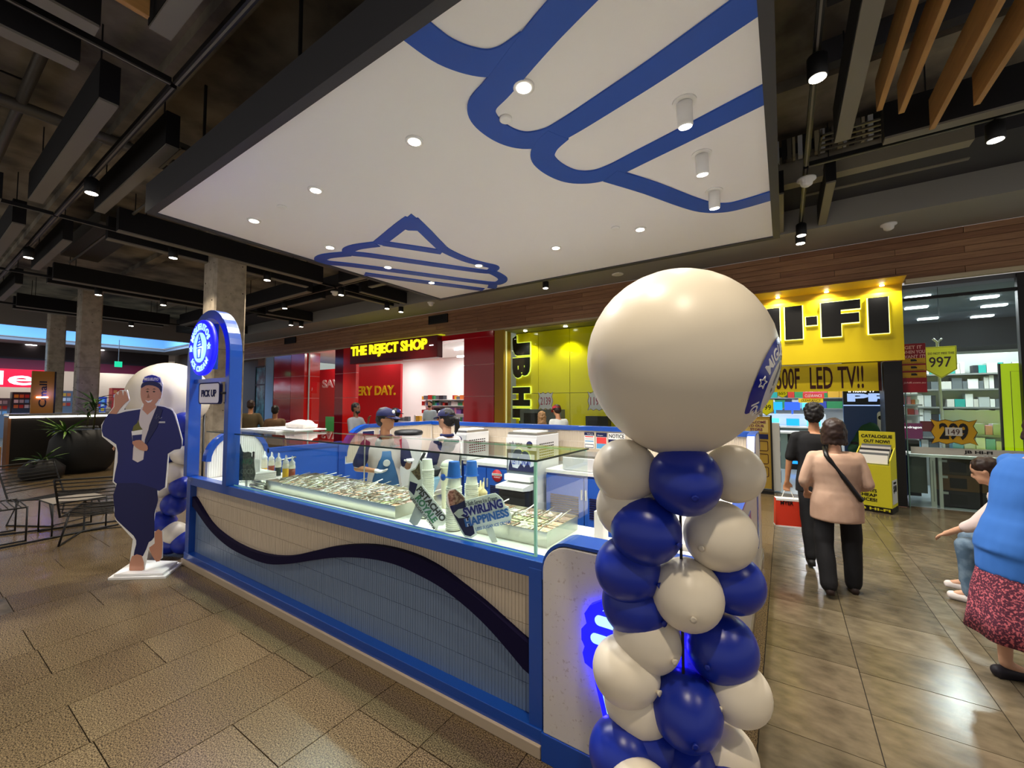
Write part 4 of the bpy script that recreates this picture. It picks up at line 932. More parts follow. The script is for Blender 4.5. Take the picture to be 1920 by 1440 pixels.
def stock(name, label, grp, x0, x1, y, z, hmax, dens=.02, cols=range(14), depth=.14, wr=(.06, .16), gap=.008):
    x = x0; n_ = 0
    while x < x1:
        w_ = random.choice((wr[0], (wr[0] + wr[1]) / 2, wr[1])); h_ = hmax * random.choice((.6, .75, .9, 1))
        if x + w_ > x1: break
        if random.random() > dens:
            ci = random.choice(list(cols)); n_ += 1
            o = obj(name, None, None, me=pack(w_, depth, h_, ci)); o.location = (x + w_ / 2, y, z); tag(o, '%s %s, %s from left' % (CNAME[ci], label, ordn(n_)), 'box', grp)
        x += w_ + gap
for z, h_ in ((1.275, .22), (1.575, .18), (1.805, .17)): stock('goods_box', 'pack on the %s shelf in the red shop' % ('lower' if z < 1.4 else 'middle' if z < 1.7 else 'top'), 'goods in the red shop, shelf at %d cm' % (z * 100), -11.9, -7.8, 11.7, z, h_, .15, depth=.2, wr=(.09, .22))
stock('counter_item', 'item on the red shop checkout', 'checkout counter items', -12.2, -8.2, 10.65, 1.001, .22, .35, depth=.12, wr=(.08, .2))
# ---------------- electronics shop, yellow window
struct('wall_gold_pier', B(-6.6, -6.3, 9.14, 9.5, 0, 3.68), M('pier_gold', '#a57f14', .35), 'narrow dull gold pier beside the yellow window')
yw = thing('yellow_wall', 'bright yellow panelled display wall behind the shop window', 'wall panel', (-3.8, 9.75, 0))
xs = [-6.3, -5.57, -4.63, -3.3, -2.6]
for a, b in zip(xs, xs[1:]):
    for z0, z1 in ((.05, 1.93), (1.94, 3.62)): obj('panel', B(a + 3.8 + .006, b + 3.8 - .006, 0, .03, z0, z1), mt_yel, yw)
obj('backing', B(-2.5, 1.2, .03, .06, 0, 3.66), mt_blk, yw)
struct('ceiling_window', B(-6.3, -2.6, 9.2, 9.8, 3.63, 3.68), M('win_head', '#8a8450', .5), 'head panel over the yellow display window')
for x in (-5.8, -4.6, -3.4): tag(obj('window_spot', MB().lathe([(0, 0), (.05, 0), (.05, -.02), (0, -.02)], n=14), mt_glow_warm, loc=(x, 9.45, 3.63)), 'small spotlight in the head of the yellow window', 'spotlight', 'yellow window spotlights')
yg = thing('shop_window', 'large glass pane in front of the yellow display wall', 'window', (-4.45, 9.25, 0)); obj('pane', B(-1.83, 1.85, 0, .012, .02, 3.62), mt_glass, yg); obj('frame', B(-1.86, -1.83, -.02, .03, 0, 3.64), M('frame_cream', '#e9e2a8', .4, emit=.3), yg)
vl = thing('vertical_sign', 'black upright lettering JB HI-FI reading downwards on the yellow wall', 'sign', (-6.0, 9.70, 2.4))
def vchar(c, x0, x1, z0, z1, y, mat, par, glow=True):
    cx, cz = (x0 + x1) / 2 - par.location.x, (z0 + z1) / 2 - par.location.z; w_, h_ = (z1 - z0), (x1 - x0)
    l = text(c, cx - w_ / 2, cx + w_ / 2, cz - h_ / 2, cz + h_ / 2, y - par.location.y - .02, mat, par, bold=.07, th=.03, rot=R(-90), name='letter')
    if glow: text(c, cx - w_ / 2 - .025, cx + w_ / 2 + .025, cz - h_ / 2 - .025, cz + h_ / 2 + .025, y - par.location.y, M('halo_lime', '#e8f060', .5, emit=.9), par, bold=.09, th=.01, rot=R(-90), name='halo')
zc = 3.56
for c, h_ in (('J', .56), ('B', .56), (' ', .12), ('H', .52), ('I', .26), ('-', .2), ('F', .5), ('I', .24)):
    if c != ' ': vchar(c, -6.36 + (.22 if c == '-' else 0), -5.80 - (.22 if c == '-' else 0), zc - h_, zc, 9.72, mt_blk, vl)
    zc -= h_ + .07
def starburst(cx, cz, rx, rz, n_=14, k=.82, seed=0):
    rnd = random.Random(seed); return [(cx + (rx if i % 2 == 0 else rx * k) * math.cos(2 * math.pi * i / (2 * n_)) * (1 + .0 * rnd.random()), cz + (rz if i % 2 == 0 else rz * k) * math.sin(2 * math.pi * i / (2 * n_))) for i in range(2 * n_)]
def burst_box(cx, cz, w_, h_, seed=1):
    rnd = random.Random(seed); pts = []
    for (ax, az), (bx, bz) in zip([(-1, -1), (1, -1), (1, 1), (-1, 1)], [(1, -1), (1, 1), (-1, 1), (-1, -1)]):
        n_ = 6 if az == bz else 4
        for i in range(n_):
            t = i / n_; x, z = ax + (bx - ax) * t, az + (bz - az) * t; s_ = 1.0 if i % 2 == 0 else .84
            pts.append((cx + x * w_ / 2 * (s_ if az != bz else 1), cz + z * h_ / 2 * (s_ if az == bz else 1)))
    return pts
m_prp = M('marker_purple', '#6a3050', .5); m_starw = M('star_white', '#e8dcee', .5)
for i, (px, s_, lab) in enumerate(((1023, '2139', 'white starburst price card 2139 in the yellow window'), (1118, '1199', 'white starburst price card half hidden behind the big balloon'))):
    p = atY(px, 752, 9.35); t = thing('price_card', lab, 'price card', (p.x, 9.35, p.z)); obj('card', MB().prism(burst_box(0, 0, .44, .46), -.004, .004), m_starw, t); obj('outline', MB().ribbon(burst_box(0, 0, .43, .45), .012, -.006, -.004, closed=True), m_prp, t); text(s_, -.15, .15, -.1, .1, -.004, M('marker_pink', '#b04a6a', .5), t, bold=.01)
for (a, b, c_, d, col, lab) in ((975, 1052, 768, 800, '#6a6c70', 'grey boxed appliance on the ledge of the yellow window'), (1098, 1140, 781, 800, '#23252e', 'dark boxed speaker on the ledge of the yellow window')):
    p0_, p1_ = atY(a, d, 9.5), atY(b, c_, 9.5); t = thing('display_carton', lab, 'box', ((p0_.x + p1_.x) / 2, 9.5, .9)); W = (p1_.x - p0_.x) / 2
    obj('carton', B(-W, W, 0, .22, 0, p1_.z - .9), M('carton_' + col[1:], col, .5), t); obj('print', B(-W * .8, W * .1, -.003, 0, .12, p1_.z - 1.0), mt_blk, t)
tag(obj('window_plinth', B(-6.2, -2.7, 9.38, 9.74, 0, .9), mt_yelm), 'yellow plinth along the foot of the yellow window', 'plinth')
# ---------------- electronics shop entrance sign
es = thing('shop_sign', 'large yellow sign box with black block letters JB HI-FI over the shop entrance', 'sign', (-.5, 9.0, 2.95))
EXs = -.5
obj('fascia', B(-2.1, 1.64 - EXs, 0, .14, 2.37 - 2.95, 3.52 - 2.95), mt_yelm, es)
obj('top_return', MB().prism([(-.35, 3.66 - 2.95), (.14, 3.66 - 2.95), (.14, 3.50 - 2.95), (0, 3.50 - 2.95), (-.04, 3.6 - 2.95)], -2.1, 1.64 - EXs, 'YZ'), M('gold_head', '#c79a0c', .5), es)
halo = M('halo_yellow', '#fffa9a', .4, emit=2.4)
def block_letter(polys):
    for pl in polys:
        obj('letter', MB().prism([(x - EXs, z - 2.95) for x, z in pl], -.06, -.02), mt_blk, es)
        cx = sum(p[0] for p in pl) / len(pl); cz = sum(p[1] for p in pl) / len(pl)
        mb = MB(); pts = [(x - EXs, z - 2.95) for x, z in pl]; mb.ribbon(pts, .032, -.018, -.004, closed=True); obj('halo', mb, halo, es)
def rc(x0, x1, z0, z1): return [(x0, z0), (x1, z0), (x1, z1), (x0, z1)]
z0_, z1_ = 2.82, 3.42
block_letter([[(-.98, z0_), (-.68, z0_), (-.68, 3.02), (-.33, 3.02), (-.33, z0_), (-.03, z0_), (-.03, z1_), (-.33, z1_), (-.33, 3.22), (-.68, 3.22), (-.68, z1_), (-.98, z1_)], rc(.05, .31, z0_, z1_), rc(.36, .52, 3.05, 3.2),
              [(.58, z0_), (.85, z0_), (.85, 3.04), (1.09, 3.04), (1.09, 3.2), (.85, 3.2), (.85, 3.27), (1.11, 3.27), (1.11, z1_), (.58, z1_)], rc(1.21, 1.46, z0_, z1_),
              [(-2.5, z0_), (-2.05, z0_), (-1.97, 2.9), (-1.97, z1_), (-2.22, z1_), (-2.22, 3.0), (-2.34, 3.0), (-2.34, 3.1), (-2.5, 3.1)], [(-1.85, z0_), (-1.2, z0_), (-1.15, 2.88), (-1.15, 3.1), (-1.2, 3.12), (-1.15, 3.15), (-1.15, 3.36), (-1.2, z1_), (-1.85, z1_)]])
for x in (-.05, .66, 1.38):
    p = Vector((x, 8.92, 3.48)); tag(obj('sign_spot', MB().lathe([(0, 0), (.03, 0), (.03, -.015), (0, -.015)], n=12), mt_glow_warm, loc=(x, 8.88, 3.60)), 'tiny spotlight above the yellow entrance sign', 'spotlight', 'spotlights of the yellow sign'); lamp('SPOT', (x, 8.85, 3.56), 9, (1, .96, .8), .02, spot=150, rot=(R(25), 0, 0), name='sign_lamp')
bn = thing('banner', 'hand painted yellow banner reading 3500F LED TV!! across the shop entrance', 'banner', (-.3, 9.22, 2.12))
obj('cloth', B(-1.9, 1.68, 0, .006, -.24, .245), mt_yelm, bn); obj('hem', B(1.64, 1.68, -.004, 0, -.24, .245), mt_brown, bn)
text('3500F', .10, .55, -.19, .2, 0, mt_brown, bn, bold=.015); text('LED', .70, 1.03, -.19, .2, 0, mt_brown, bn, bold=.015); text('TV!!', 1.10, 1.45, -.19, .2, 0, mt_brown, bn, bold=.015)
obj('peg', B(.42, .7, -.03, .0, .23, .26), M('peg', '#d8d2ac', .4), bn)
panel_col('black_pillar', 1.39, 1.62, 9.1, 9.5, 2.37, mt_blk, 'black jamb between the shop entrance and the right window', joints=())
struct('wall_entrance_left', B(-2.6, -1.9, 9.14, 9.5, 0, 3.5), mt_yelm, 'yellow wall left of the shop entrance')
# right window
rw = thing('shop_window', 'tall glass window right of the entrance with posters and price cards', 'window', (2.3, 9.2, 0))
obj('pane', B(-.62, .62, 0, .012, .03, 3.5), mt_glass, rw); obj('pane_edge', B(-.645, -.63, -.012, .02, 0, 3.6), M('glass_green', '#6f9a92', .15), rw)
obj('frame', B(.63, .72, -.03, .06, 0, 3.6).box(-.62, .63, -.02, .04, 3.35, 3.40), mt_black, rw)
obj('white_band', B(-.60, .62, -.006, -.002, .86, .97), mt_lgry, rw); text('JB HI-FI', .0, .30, .885, .945, -.006, mt_blk, rw, bold=.03)
def onwin(px0, py0, px1, py1, y=9.16):
    a, b = atY(px0, py1, y), atY(px1, py0, y); return a.x, b.x, a.z, b.z
x0, x1, z0, z1 = onwin(1693, 643, 1735, 736)
t = thing('red_poster', 'dark red poster GET IT WHEN YOU WANT IT! on the right shop window', 'poster', ((x0 + x1) / 2, 9.17, (z0 + z1) / 2)); W, H = (x1 - x0) / 2, (z1 - z0) / 2
obj('sheet', B(-W, W, -.004, .004, -H, H), M('poster_red', '#8e1426', .5), t)
for k, s_ in enumerate(('GET IT', 'WHEN YOU', 'WANT IT!')): text(s_, -W * (.7 if k == 0 else .95), W * (.7 if k == 0 else .95), H * (.78 - k * .19), H * (.92 - k * .19), -.004, M('poster_pinkw', '#e8b8b8', .5), t, bold=.02)
for k in range(3):
    obj('panel', B(-W * .95, W * .95, -.007, -.004, H * (.18 - k * .29), H * (.40 - k * .29)), mt_gold, t)
    obj('van_icon', MB().prism([(x * W, H * (.23 - k * .29) + q * H) for x, q in ((-.25, .04), (.25, .04), (.25, .09), (.12, .13), (-.25, .13))], -.009, -.007), mt_blk, t)
    text(('CLICK & COLLECT', 'SAME DAY DELIVERY', 'NEXT DAY DELIVERY')[k], -W * .85, W * .85, H * (.195 - k * .29), H * (.225 - k * .29), -.007, mt_blk, t, th=.002)
text('jbhifi.com.au', -W * .9, W * .9, -H * .66, -H * .56, -.004, M('poster_pinkw', '#e8b8b8', .5), t)
def tag_sign(name, label, px0, py0, px1, py1, y, s_, sub=None):
    x0, x1, z0, z1 = onwin(px0, py0, px1, py1, y); W, H = (x1 - x0) / 2, (z1 - z0) / 2; t = thing(name, label, 'price card', ((x0 + x1) / 2, y, (z0 + z1) / 2))
    pl = [(-W, H), (W, H), (W, -H * .45), (0, -H), (-W, -H * .45)]; obj('card', MB().prism(pl, -.003, .003), mt_yelg, t); obj('outline', MB().ribbon([(a * .95, b * .95) for a, b in pl], .006, -.005, -.003, closed=True), mt_brown, t)
    text(s_, -W * .75, W * .65, -H * .3, H * .35, -.003, mt_brown, t, bold=.01)
    obj('cord', MB().tube([(0, 0, H), (0, 0, 3.55 - t.location.z)], .003, 4), mt_blk, t)
    if sub: text(sub, -W * .8, W * .85, H * .5, H * .64, -.003, mt_brown, t); 
    return t
mt_yelg = M('price_yellow', '#f4ea18', .5, emit=.15)
tag_sign('price_card', 'yellow pennant price card reading 997 behind the right window', 1736, 648, 1793, 710, 9.3, '997', 'DO NOT MISS THIS')
x0, x1, z0, z1 = onwin(1746, 787, 1832, 832); W, H = (x1 - x0) / 2, (z1 - z0) / 2
t = thing('price_burst', 'jagged yellow price card 299 with white 149 label on the right window', 'price card', ((x0 + x1) / 2, 9.165, (z0 + z1) / 2))
obj('card', MB().prism(burst_box(0, 0, 2 * W, 2 * H), -.003, .003), mt_gold, t); obj('outline', MB().ribbon(burst_box(0, 0, 1.98 * W, 1.96 * H), .008, -.005, -.003, closed=True), mt_brown, t); text('299', -W * .62, W * .62, -H * .62, H * .7, -.003, mt_blk, t, bold=.03); obj('label_strip', B(-W * .36, W * .36, -.013, -.009, -H * .3, H * .35), mt_lgry, t); text('149', -W * .25, W * .25, -H * .2, H * .22, -.013, mt_brown, t, th=.002)
x0, x1, z0, z1 = onwin(1888, 678, 1990, 925, 9.28)
t = thing('lime_poster', 'tall lime yellow poster at the right edge of the picture behind the glass', 'poster', (x0 + .4, 9.28, (z0 + z1) / 2)); H = (z1 - z0) / 2
mt_lime = M('poster_lime', '#d8f000', .5, emit=.35)
obj('sheet', B(-.4, .45, 0, .01, -H, H), mt_lime, t); obj('side_edge', B(-.42, -.4, -.01, .03, -H, H), mt_black, t); obj('thin_line', MB().ribbon([(-.30, -H + .1), (-.30, H - .12), (.4, H - .12)], .006, -.003, 0), mt_blk, t); text('AI', -.12, .25, H - .55, H - .25, 0, mt_blk, t, bold=.05); text('ON', -.2, .3, H - .95, H - .65, 0, mt_blk, t, bold=.05); obj('yellow_box', B(-.15, .4, -.004, 0, -H + .25, 0), mt_yelm, t)
# cartons in the window
for i in range(2):
    for j in range(3):
        xx = 2.28 + i * .50; w_ = .235
        t = thing('window_carton', ['brown', 'tan', 'dark'][j] + ' appliance carton in the right shop window, ' + ('left' if i == 0 else 'right') + ' pile, ' + ['bottom', 'middle', 'top'][j] + ' one', 'carton', (xx, 9.45, .02 + j * .255))
        obj('carton', B(-w_, w_, 0, .35, 0, .25), M('ctn%d' % j, ('#2c2a30', '#6b4e33', '#4a4036')[j], .6), t); obj('picture', B(-.09, .1, -.003, 0, .04, .2), M('ctn_pic', '#1c1c1e', .4), t); obj('label_patch', B(-.2, -.11, -.003, 0, .19, .23), mt_lgry, t)
wu = thing('window_shelf', 'white window ledge unit with perforated steel posts behind the right window', 'shelving', (2.2, 9.3, 0)); obj('ledge', B(-.5, .62, .0, .55, .80, .84), mt_wht, wu); obj('perforated_post', B(-.26, -.20, .0, .05, 0, .80), mt_lgry, wu); obj('perforated_post', B(-.16, -.12, .02, .06, 0, .80), mt_lgry, wu)
obj('slot', B(-.235, -.225, -.003, 0, .1, .75), mt_gry, wu); obj('low_panel', B(-.5, -.28, .1, .14, .2, .78), M('win_dark', '#5a6460', .5), wu)
pole = tag(obj('steel_pole', MB().tube([(2.24, 9.9, .84), (2.22, 9.9, 2.72), (2.17, 9.9, 2.78)], .02, 8).tube([(2.22, 9.9, 2.70), (2.28, 9.9, 2.78)], .015, 6), mt_lgry), 'pale steel pole with forked top inside the right window', 'pole')
# shelving walls inside
def shelf_wall(label, x0, x1, y, zs, grp, cols, wr=(.07, .17), hmax=.24):
    t = thing('shelf_wall', label, 'shelving', ((x0 + x1) / 2, y, 0)); W = (x1 - x0) / 2
    obj('back_panel', B(-W, W, .2, .23, 0, zs[-1] + .4), mt_lgry, t)
    for i, z in enumerate(zs):
        obj('shelf', B(-W, W, -.12, .2, z - .03, z), mt_gry, t)
        stock('product_box', 'box on %s, %s row up' % (grp, ordn(i + 1)), '%s %d' % (grp, z * 100), x0 + .03, x1 - .03, y + .02, z + .001, hmax, .08, cols, .18, wr)
shelf_wall('shelf wall of accessories seen through the right shop window', 1.9, 4.4, 11.6, (.75, 1.0, 1.3, 1.6, 1.95, 2.25), 'the window accessory wall', (1, 6, 9, 12, 13, 13, 6, 12, 11, 8, 1), (.06, .14), .25)
shelf_wall('low shelf of phone cases close behind the right window', 2.35, 3.1, 10.1, (.9, 1.15), 'the phone case shelf', (1, 6, 7, 9, 10, 12, 0), (.08, .13), .2)
pc = tag(obj('lit_display', B(1.70, 2.0, 9.95, 10.0, 1.05, 1.32), M('disp_purple', '#6a1c50', .4, emit=.3)), 'dark purple lit phone display behind the right window', 'display'); text('snapdragon', 1.71, 1.99, 1.22, 1.27, 9.95, mt_signw, pc)
tag(obj('purple_header', B(1.98, 2.4, 9.97, 10.0, 1.18, 1.36), M('disp_red', '#7a1830', .4)), 'maroon header board beside the phone display', 'board')
tag(obj('stock_cabinet', B(1.66, 2.02, 10.3, 10.6, 0, 1.0), mt_blk), 'black cabinet under the phone display', 'cabinet')
shelf_wall('red and white shelf of small goods left in the right window', 1.66, 2.2, 11.0, (1.25, 1.45, 1.65, 1.85), 'the small goods rack', (2, 7, 6, 1, 10), (.05, .09), .15)
# phone poster wall
pw = thing('phone_poster', 'dark blue phone advertising wall iPhone 17 PRO inside the entrance', 'poster', (1.48, 10.25, 0))
obj('panel', B(-.52, .35, 0, .08, 0, 2.5), M('poster_navy', '#1d2c4e', .4, emit=.12, ecol='#24406e'), pw); obj('header', B(-.52, .35, -.01, 0, 1.62, 2.5), M('poster_black', '#161c30', .4), pw)
a, b = atY(1588, 735, 10.24), atY(1664, 722, 10.24)
text('iPhone 17', a.x - 1.48 + .02, a.x - 1.48 + .42, atY(1588, 736, 10.24).z, atY(1588, 729, 10.24).z, -.01, mt_signw, pw, bold=.02)
text('PR', a.x - 1.48, a.x - 1.48 + .72, atY(1588, 753, 10.24).z, atY(1588, 738, 10.24).z, -.01, M('poster_letters', '#8fa8dc', .4, emit=1.1), pw, bold=.05)
obj('line', B(-.52, .35, -.012, -.01, 1.62, 1.64), M('poster_letters', '#8fa8dc', .4, emit=1.1), pw)
obj('phone_print', MB().prism(rrect(-.03, .12, .95, 1.52, .06), -.012, 0), M('phone_silver', '#c8ccd8', .3), pw); obj('phone_lens', MB().lathe([(0, 0), (.04, 0), (.04, .004), (0, .004)], n=18, mat=Matrix.Translation((.02, -.012, 1.4)) @ mR), mt_blk, pw)
obj('phone_print', MB().prism(rrect(.16, .34, .95, 1.55, .06), -.012, 0), M('phone_blue', '#2c4270', .3), pw); obj('phone_lens', MB().lathe([(0, 0), (.06, 0), (.06, .004), (0, .004)], n=18, mat=Matrix.Translation((.25, -.012, 1.44)) @ mR), mt_blk, pw)
# deep interior
struct('wall_shop_back', B(-2.6, 8, 17.5, 17.6, 0, 4), M('shop_back', '#d9dcc9', .6), 'pale back wall of the electronics shop')
struct('wall_shop_left', B(-2.6, -2.5, 9.5, 17.5, 0, 4), M('shop_back', '#d9dcc9', .6), 'left inner wall of the electronics shop')
struct('ceiling_shop', B(-2.5, 8, 9.2, 13.5, 3.55, 3.62), M('shop_ceil', '#5c6068', .7), 'grey ceiling of the electronics shop')
struct('ceiling_shop_back', B(-2.5, 8, 13.5, 17.5, 3.2, 3.3).box(-2.5, 8, 13.4, 13.5, 2.95, 3.6), M('shop_ceil2', '#2f3033', .7), 'dark bulkhead inside the electronics shop')
for i, (x, y) in enumerate([(2.0, 9.9), (2.2, 11.0), (3.0, 10.6), (3.4, 11.6), (2.7, 12.6), (3.6, 12.9), (-.8, 11), (.6, 12), (-1.8, 12.6), (1.2, 10.6)]):
    tag(obj('panel_light', B(-.16, .16, -.06, .06, -.03, 0), mt_glow_cool, loc=(x, y, 3.55)), 'small rectangular ceiling light in the electronics shop', 'ceiling light', 'ceiling lights of the electronics shop')
sd = thing('screen_display', 'long counter of blue glowing laptop and monitor screens at the back of the shop', 'counter', (-.6, 14.5, 0))
obj('counter', B(-1.6, 1.6, 0, .8, 0, .95), M('disp_grey', '#6f7c7c', .4), sd); obj('worktop', B(-1.65, 1.65, -.05, .85, .95, .99), mt_wht, sd)
mt_scr = [M('screen_%d' % i, c, .3, emit=1.3) for i, c in enumerate(('#1c8cff', '#2a50e8', '#50c8ff', '#1020a0'))]
for k in range(7): tag(obj('monitor', MB().box(-.19, .19, 0, .02, .12, .36).box(-.02, .02, .02, .05, 0, .2), mt_scr[k % 4], loc=(-2.0 + k * .44, 15.0, .99 + .35)), 'blue monitor on the back display, row of screens', 'monitor', 'blue monitors at the back')
for k in range(6):
    lp = thing('laptop', 'open laptop with light blue screen on the back display counter', 'laptop', (-1.8 + k * .5, 14.65, .991), 0, 'laptops on the display counter'); obj('base', B(-.16, .16, -.1, .12, 0, .015), mt_lgry, lp); obj('screen', B(-.16, .16, .12, .135, .015, .22), mt_scr[(k * 2) % 4], lp)
tag(obj('riser_shelf', B(-2.25, 1.0, 15.02, 15.3, .99, 1.34), mt_wht), 'white riser under the row of blue monitors', 'shelf')
pd = thing('promo_counter', 'grey promo counter with the word dell on a dark side', 'counter', (-.15, 12.6, 0)); obj('body', B(-.45, .2, 0, .6, 0, .9), M('disp_grey2', '#7c8c88', .4), pd); obj('dark_end', B(.2, .62, .02, .6, 0, .9), mt_blk, pd); obj('top', B(-.5, .66, -.03, .63, .9, .94), mt_wht, pd); text('dell', .25, .57, .5, .65, .02, mt_signw, pd, bold=.03); obj('blue_glow', B(.24, .6, .0, .02, .15, .22), mt_scr[0], pd)
shelf_wall('tall shelves of boxed goods on the back wall of the electronics shop', -2.3, 2.6, 17.0, (1.5, 1.85, 2.2), 'the far back shelves', (0, 4, 2, 6, 8, 9, 12, 13, 3), (.18, .4), .3)
for i, (px, py, w_, h_, c_, s_) in enumerate([(1525, 742, .45, .14, '#d8403c', 'CLEARANCE'), (1520, 751, .52, .11, '#e8c020', 'CLEARANCE'), (1528, 733, .5, .1, '#e8506a', 'SALE NOW')]):
    p = atY(px, py, 13.3 - .1 * i); t = tag(obj('hanging_banner', MB().tube([(0, .005, h_ / 2), (0, .005, 3.55 - p.z)], .003, 4).box(-w_ / 2, w_ / 2, 0, .01, -h_ / 2, h_ / 2), M('hb%d' % i, c_, .5), loc=p), ['red hanging banner CLEARANCE', 'yellow hanging banner CLEARANCE under the red one', 'pink hanging banner SALE NOW above the red one'][i] + ' inside the entrance', 'banner'); text(s_, -w_ * .4, w_ * .4, -h_ * .25, h_ * .25, 0, mt_wht if i != 1 else mt_blk, t)
tag_sign('price_card', 'yellow pennant price card 799 beside the big balloon', 1424, 749, 1450, 779, 9.9, '799'); tag_sign('price_card', 'yellow pennant price card under the banner', 1458, 729, 1476, 746, 11.0, '555')
tag(obj('door_frame_post', B(-.42, -.36, 9.5, 9.56, 0, 2.4), mt_lgry), 'pale upright post at the left of the entrance', 'post')
gsh = tag(obj('glass_door_leaf', B(-1.9, -.45, 9.52, 9.53, .02, 2.3), mt_glass), 'glass door leaf at the left of the entrance', 'door')
# catalogue stand
p = atZ(1648, 950); t = thing('catalogue_stand', 'yellow cardboard catalogue stand reading CATALOGUE OUT NOW! beside the black jamb', 'stand', (p.x - .07, p.y - .30, 0), R(-20))
obj('body', B(-.22, .22, -.18, .18, .0, .72), mt_yels := M('stand_yellow', '#d6cf2a', .55), t); obj('plinth', B(-.222, .222, -.182, .182, 0, .09), mt_blk, t); text('JB HI-FI', -.2, .2, .02, .07, -.182, mt_yels, t, bold=.03)
obj('tray', MB().prism([(-.18, .72), (.18, .72), (.18, .98), (.14, .98), (-.18, .8)], -.22, -.205, 'YZ').prism([(-.18, .72), (.18, .72), (.18, .98), (.14, .98), (-.18, .8)], .205, .22, 'YZ'), mt_yels, t)
obj('header', B(-.22, .22, .14, .18, .95, 1.22), mt_yels, t); text('CATALOGUE', -.19, .19, 1.12, 1.17, .14, mt_blk, t, bold=.03); text('OUT NOW!', -.16, .16, 1.04, 1.09, .14, mt_blk, t, bold=.03)
for k in range(6): obj('catalogue', MB().prism([(-.14 + k * .045, .74 + k * .03), (-.13 + k * .045, .74 + k * .03), (-.10 + k * .045, .87 + k * .03), (-.11 + k * .045, .87 + k * .03)], -.18, .18, 'YZ'), random.choice([PCOL[1], PCOL[11], PCOL[6], PCOL[8]]), t)
for k, s_ in enumerate(('ALWAYS', 'CHEAP', 'PRICES!')): text(s_, -.19, .05, .30 - k * .07, .35 - k * .07, -.18, mt_blk, t, bold=.03)
obj('gift_label', B(.221, .225, -.14, .14, .14, .5), M('lbl', '#c9cdd0', .5), t); text('$10', -.09, .09, .3, .42, .225, mt_blk, t, plane='YZ', bold=.02); text('WANT A', -.08, .08, .44, .47, .225, mt_blk, t, plane='YZ')
# welcome board
p = atZ(1436, 926); t = thing('welcome_board', 'tall yellow brown WELCOME TO OUR STORE stand at the left of the entrance', 'stand', (p.x - .12, p.y + .1, 0))
obj('board', B(-.25, .22, 0, .04, .08, 1.42), M('board_gold', '#a98a34', .6), t); obj('frame', MB().ribbon([(-.26, .06), (-.26, 1.44), (.23, 1.44), (.23, .06)], .03, -.01, .05, closed=True), mt_black, t); obj('foot', B(-.28, .25, -.12, .16, 0, .06), mt_black, t)
obj('title_box', B(-.2, .18, -.006, 0, 1.12, 1.36), M('board_cream', '#cbb56a', .6), t)
for k, s_ in enumerate(('WELCOME', 'TO OUR', 'STORE')): text(s_, -.17 + .03 * k, .15 - .03 * k, 1.29 - k * .07, 1.34 - k * .07, -.006, m_prp, t, bold=.03)
obj('blue_strip', B(-.2, .18, -.006, 0, 1.0, 1.09), mt_navyc, t)
for k in range(3): obj('picture_box', MB().ribbon(rrect(-.05, .17, .30 + k * .24, .48 + k * .24, .02, 2), .012, -.004, 0, closed=True), mt_brown, t)
obj('brochure_rack', B(.24, .36, .05, .3, .05, 1.3), mt_lgry, t)
for k in range(4): obj('brochure', B(.361, .366, .08, .27, .2 + k * .28, .4 + k * .28), mt_navyc, t)
# ================================================================ FAR LEFT: red supermarket sign etc
struct('wall_far', B(-34.2, -34, -6, 16, 0, 4.45), M('far_wall_glow', '#d8cfc0', .7, emit=.10), 'pale faintly glowing interior wall at the far left end of the mall')  # wall is no lamp; the shop light is put in as a faint glow
struct('wall_far_band', B(-30.1, -30, -6, 9, 3.3, 4.45), M('far_band', '#3e2f2e', .7), 'dark bulkhead band over the far left shop')
rb = struct('trim_5', B(-29.99, -29.9, -6, 8.6, 3.25, 3.72), M('band_red', '#7a1226', .4), 'dark red band over the far left shop')
ls = thing('supermarket_sign', 'lit red sign with white letters les at the left edge', 'sign', (-29.8, 2.9, 2.82))
obj('panel', B(-.05, 0, -2.4, 1.85, -.42, .42), mt_coles, ls); text('coles', -2.05, 1.62, -.32, .32, 0, mt_signw, ls, plane='YZ', bold=.015, th=.02)
for i, (y, z, h_, c_) in enumerate([(1.5, 1.0, 1.0, 8), (2.9, .9, 1.9, 11), (3.75, 0, 2.2, 8), (5.0, 0, 2.3, 11), (6.3, 0, 2.0, 0), (7.3, 0, 2.5, 2)]):
    t = thing('far_shop_display', ['dark', 'red', 'white', 'black', 'pale', 'scarlet'][i] + ' goods display deep in the far left shop', 'display', (-31.5, y, 0)); obj('unit', B(-.3, .3, -.4, .4, 0, max(h_, z + .5)), PCOL[c_], t)
    for k in range(12): obj('ticket', B(.301, .316, -.34 + (k % 4) * .17, -.2 + (k % 4) * .17, max(h_, z + .5) - .28 - .25 * (k // 4), max(h_, z + .5) - .12 - .25 * (k // 4)), PCOL[(6, 2, 3, 12, 1, 7, 9)[(k * 3 + i) % 7]], t)
kk = thing('coffee_counter', 'dark coffee kiosk counter with a white light strip under its top, far left', 'counter', (-16.6, 2.6, 0))
obj('body', B(-.3, .3, -.85, 2.2, .1, 1.28), M('dark_panel', '#17130f', .4), kk); obj('top', B(-.4, .42, -.9, 2.3, 1.34, 1.40), M('ctop', '#8a8a88', .3), kk); obj('light_strip', B(.30, .36, -.88, 2.25, 1.29, 1.335), M('strip_white', '#fff6e8', .4, emit=5), kk); obj('end_board', B(-.3, .33, -.9, -.85, 0, 1.3), M('end_tan', '#8a5c3c', .6), kk); obj('kick', B(-.25, .28, -.85, 2.2, 0, .1), M('kick_tan', '#5a4430', .6), kk)
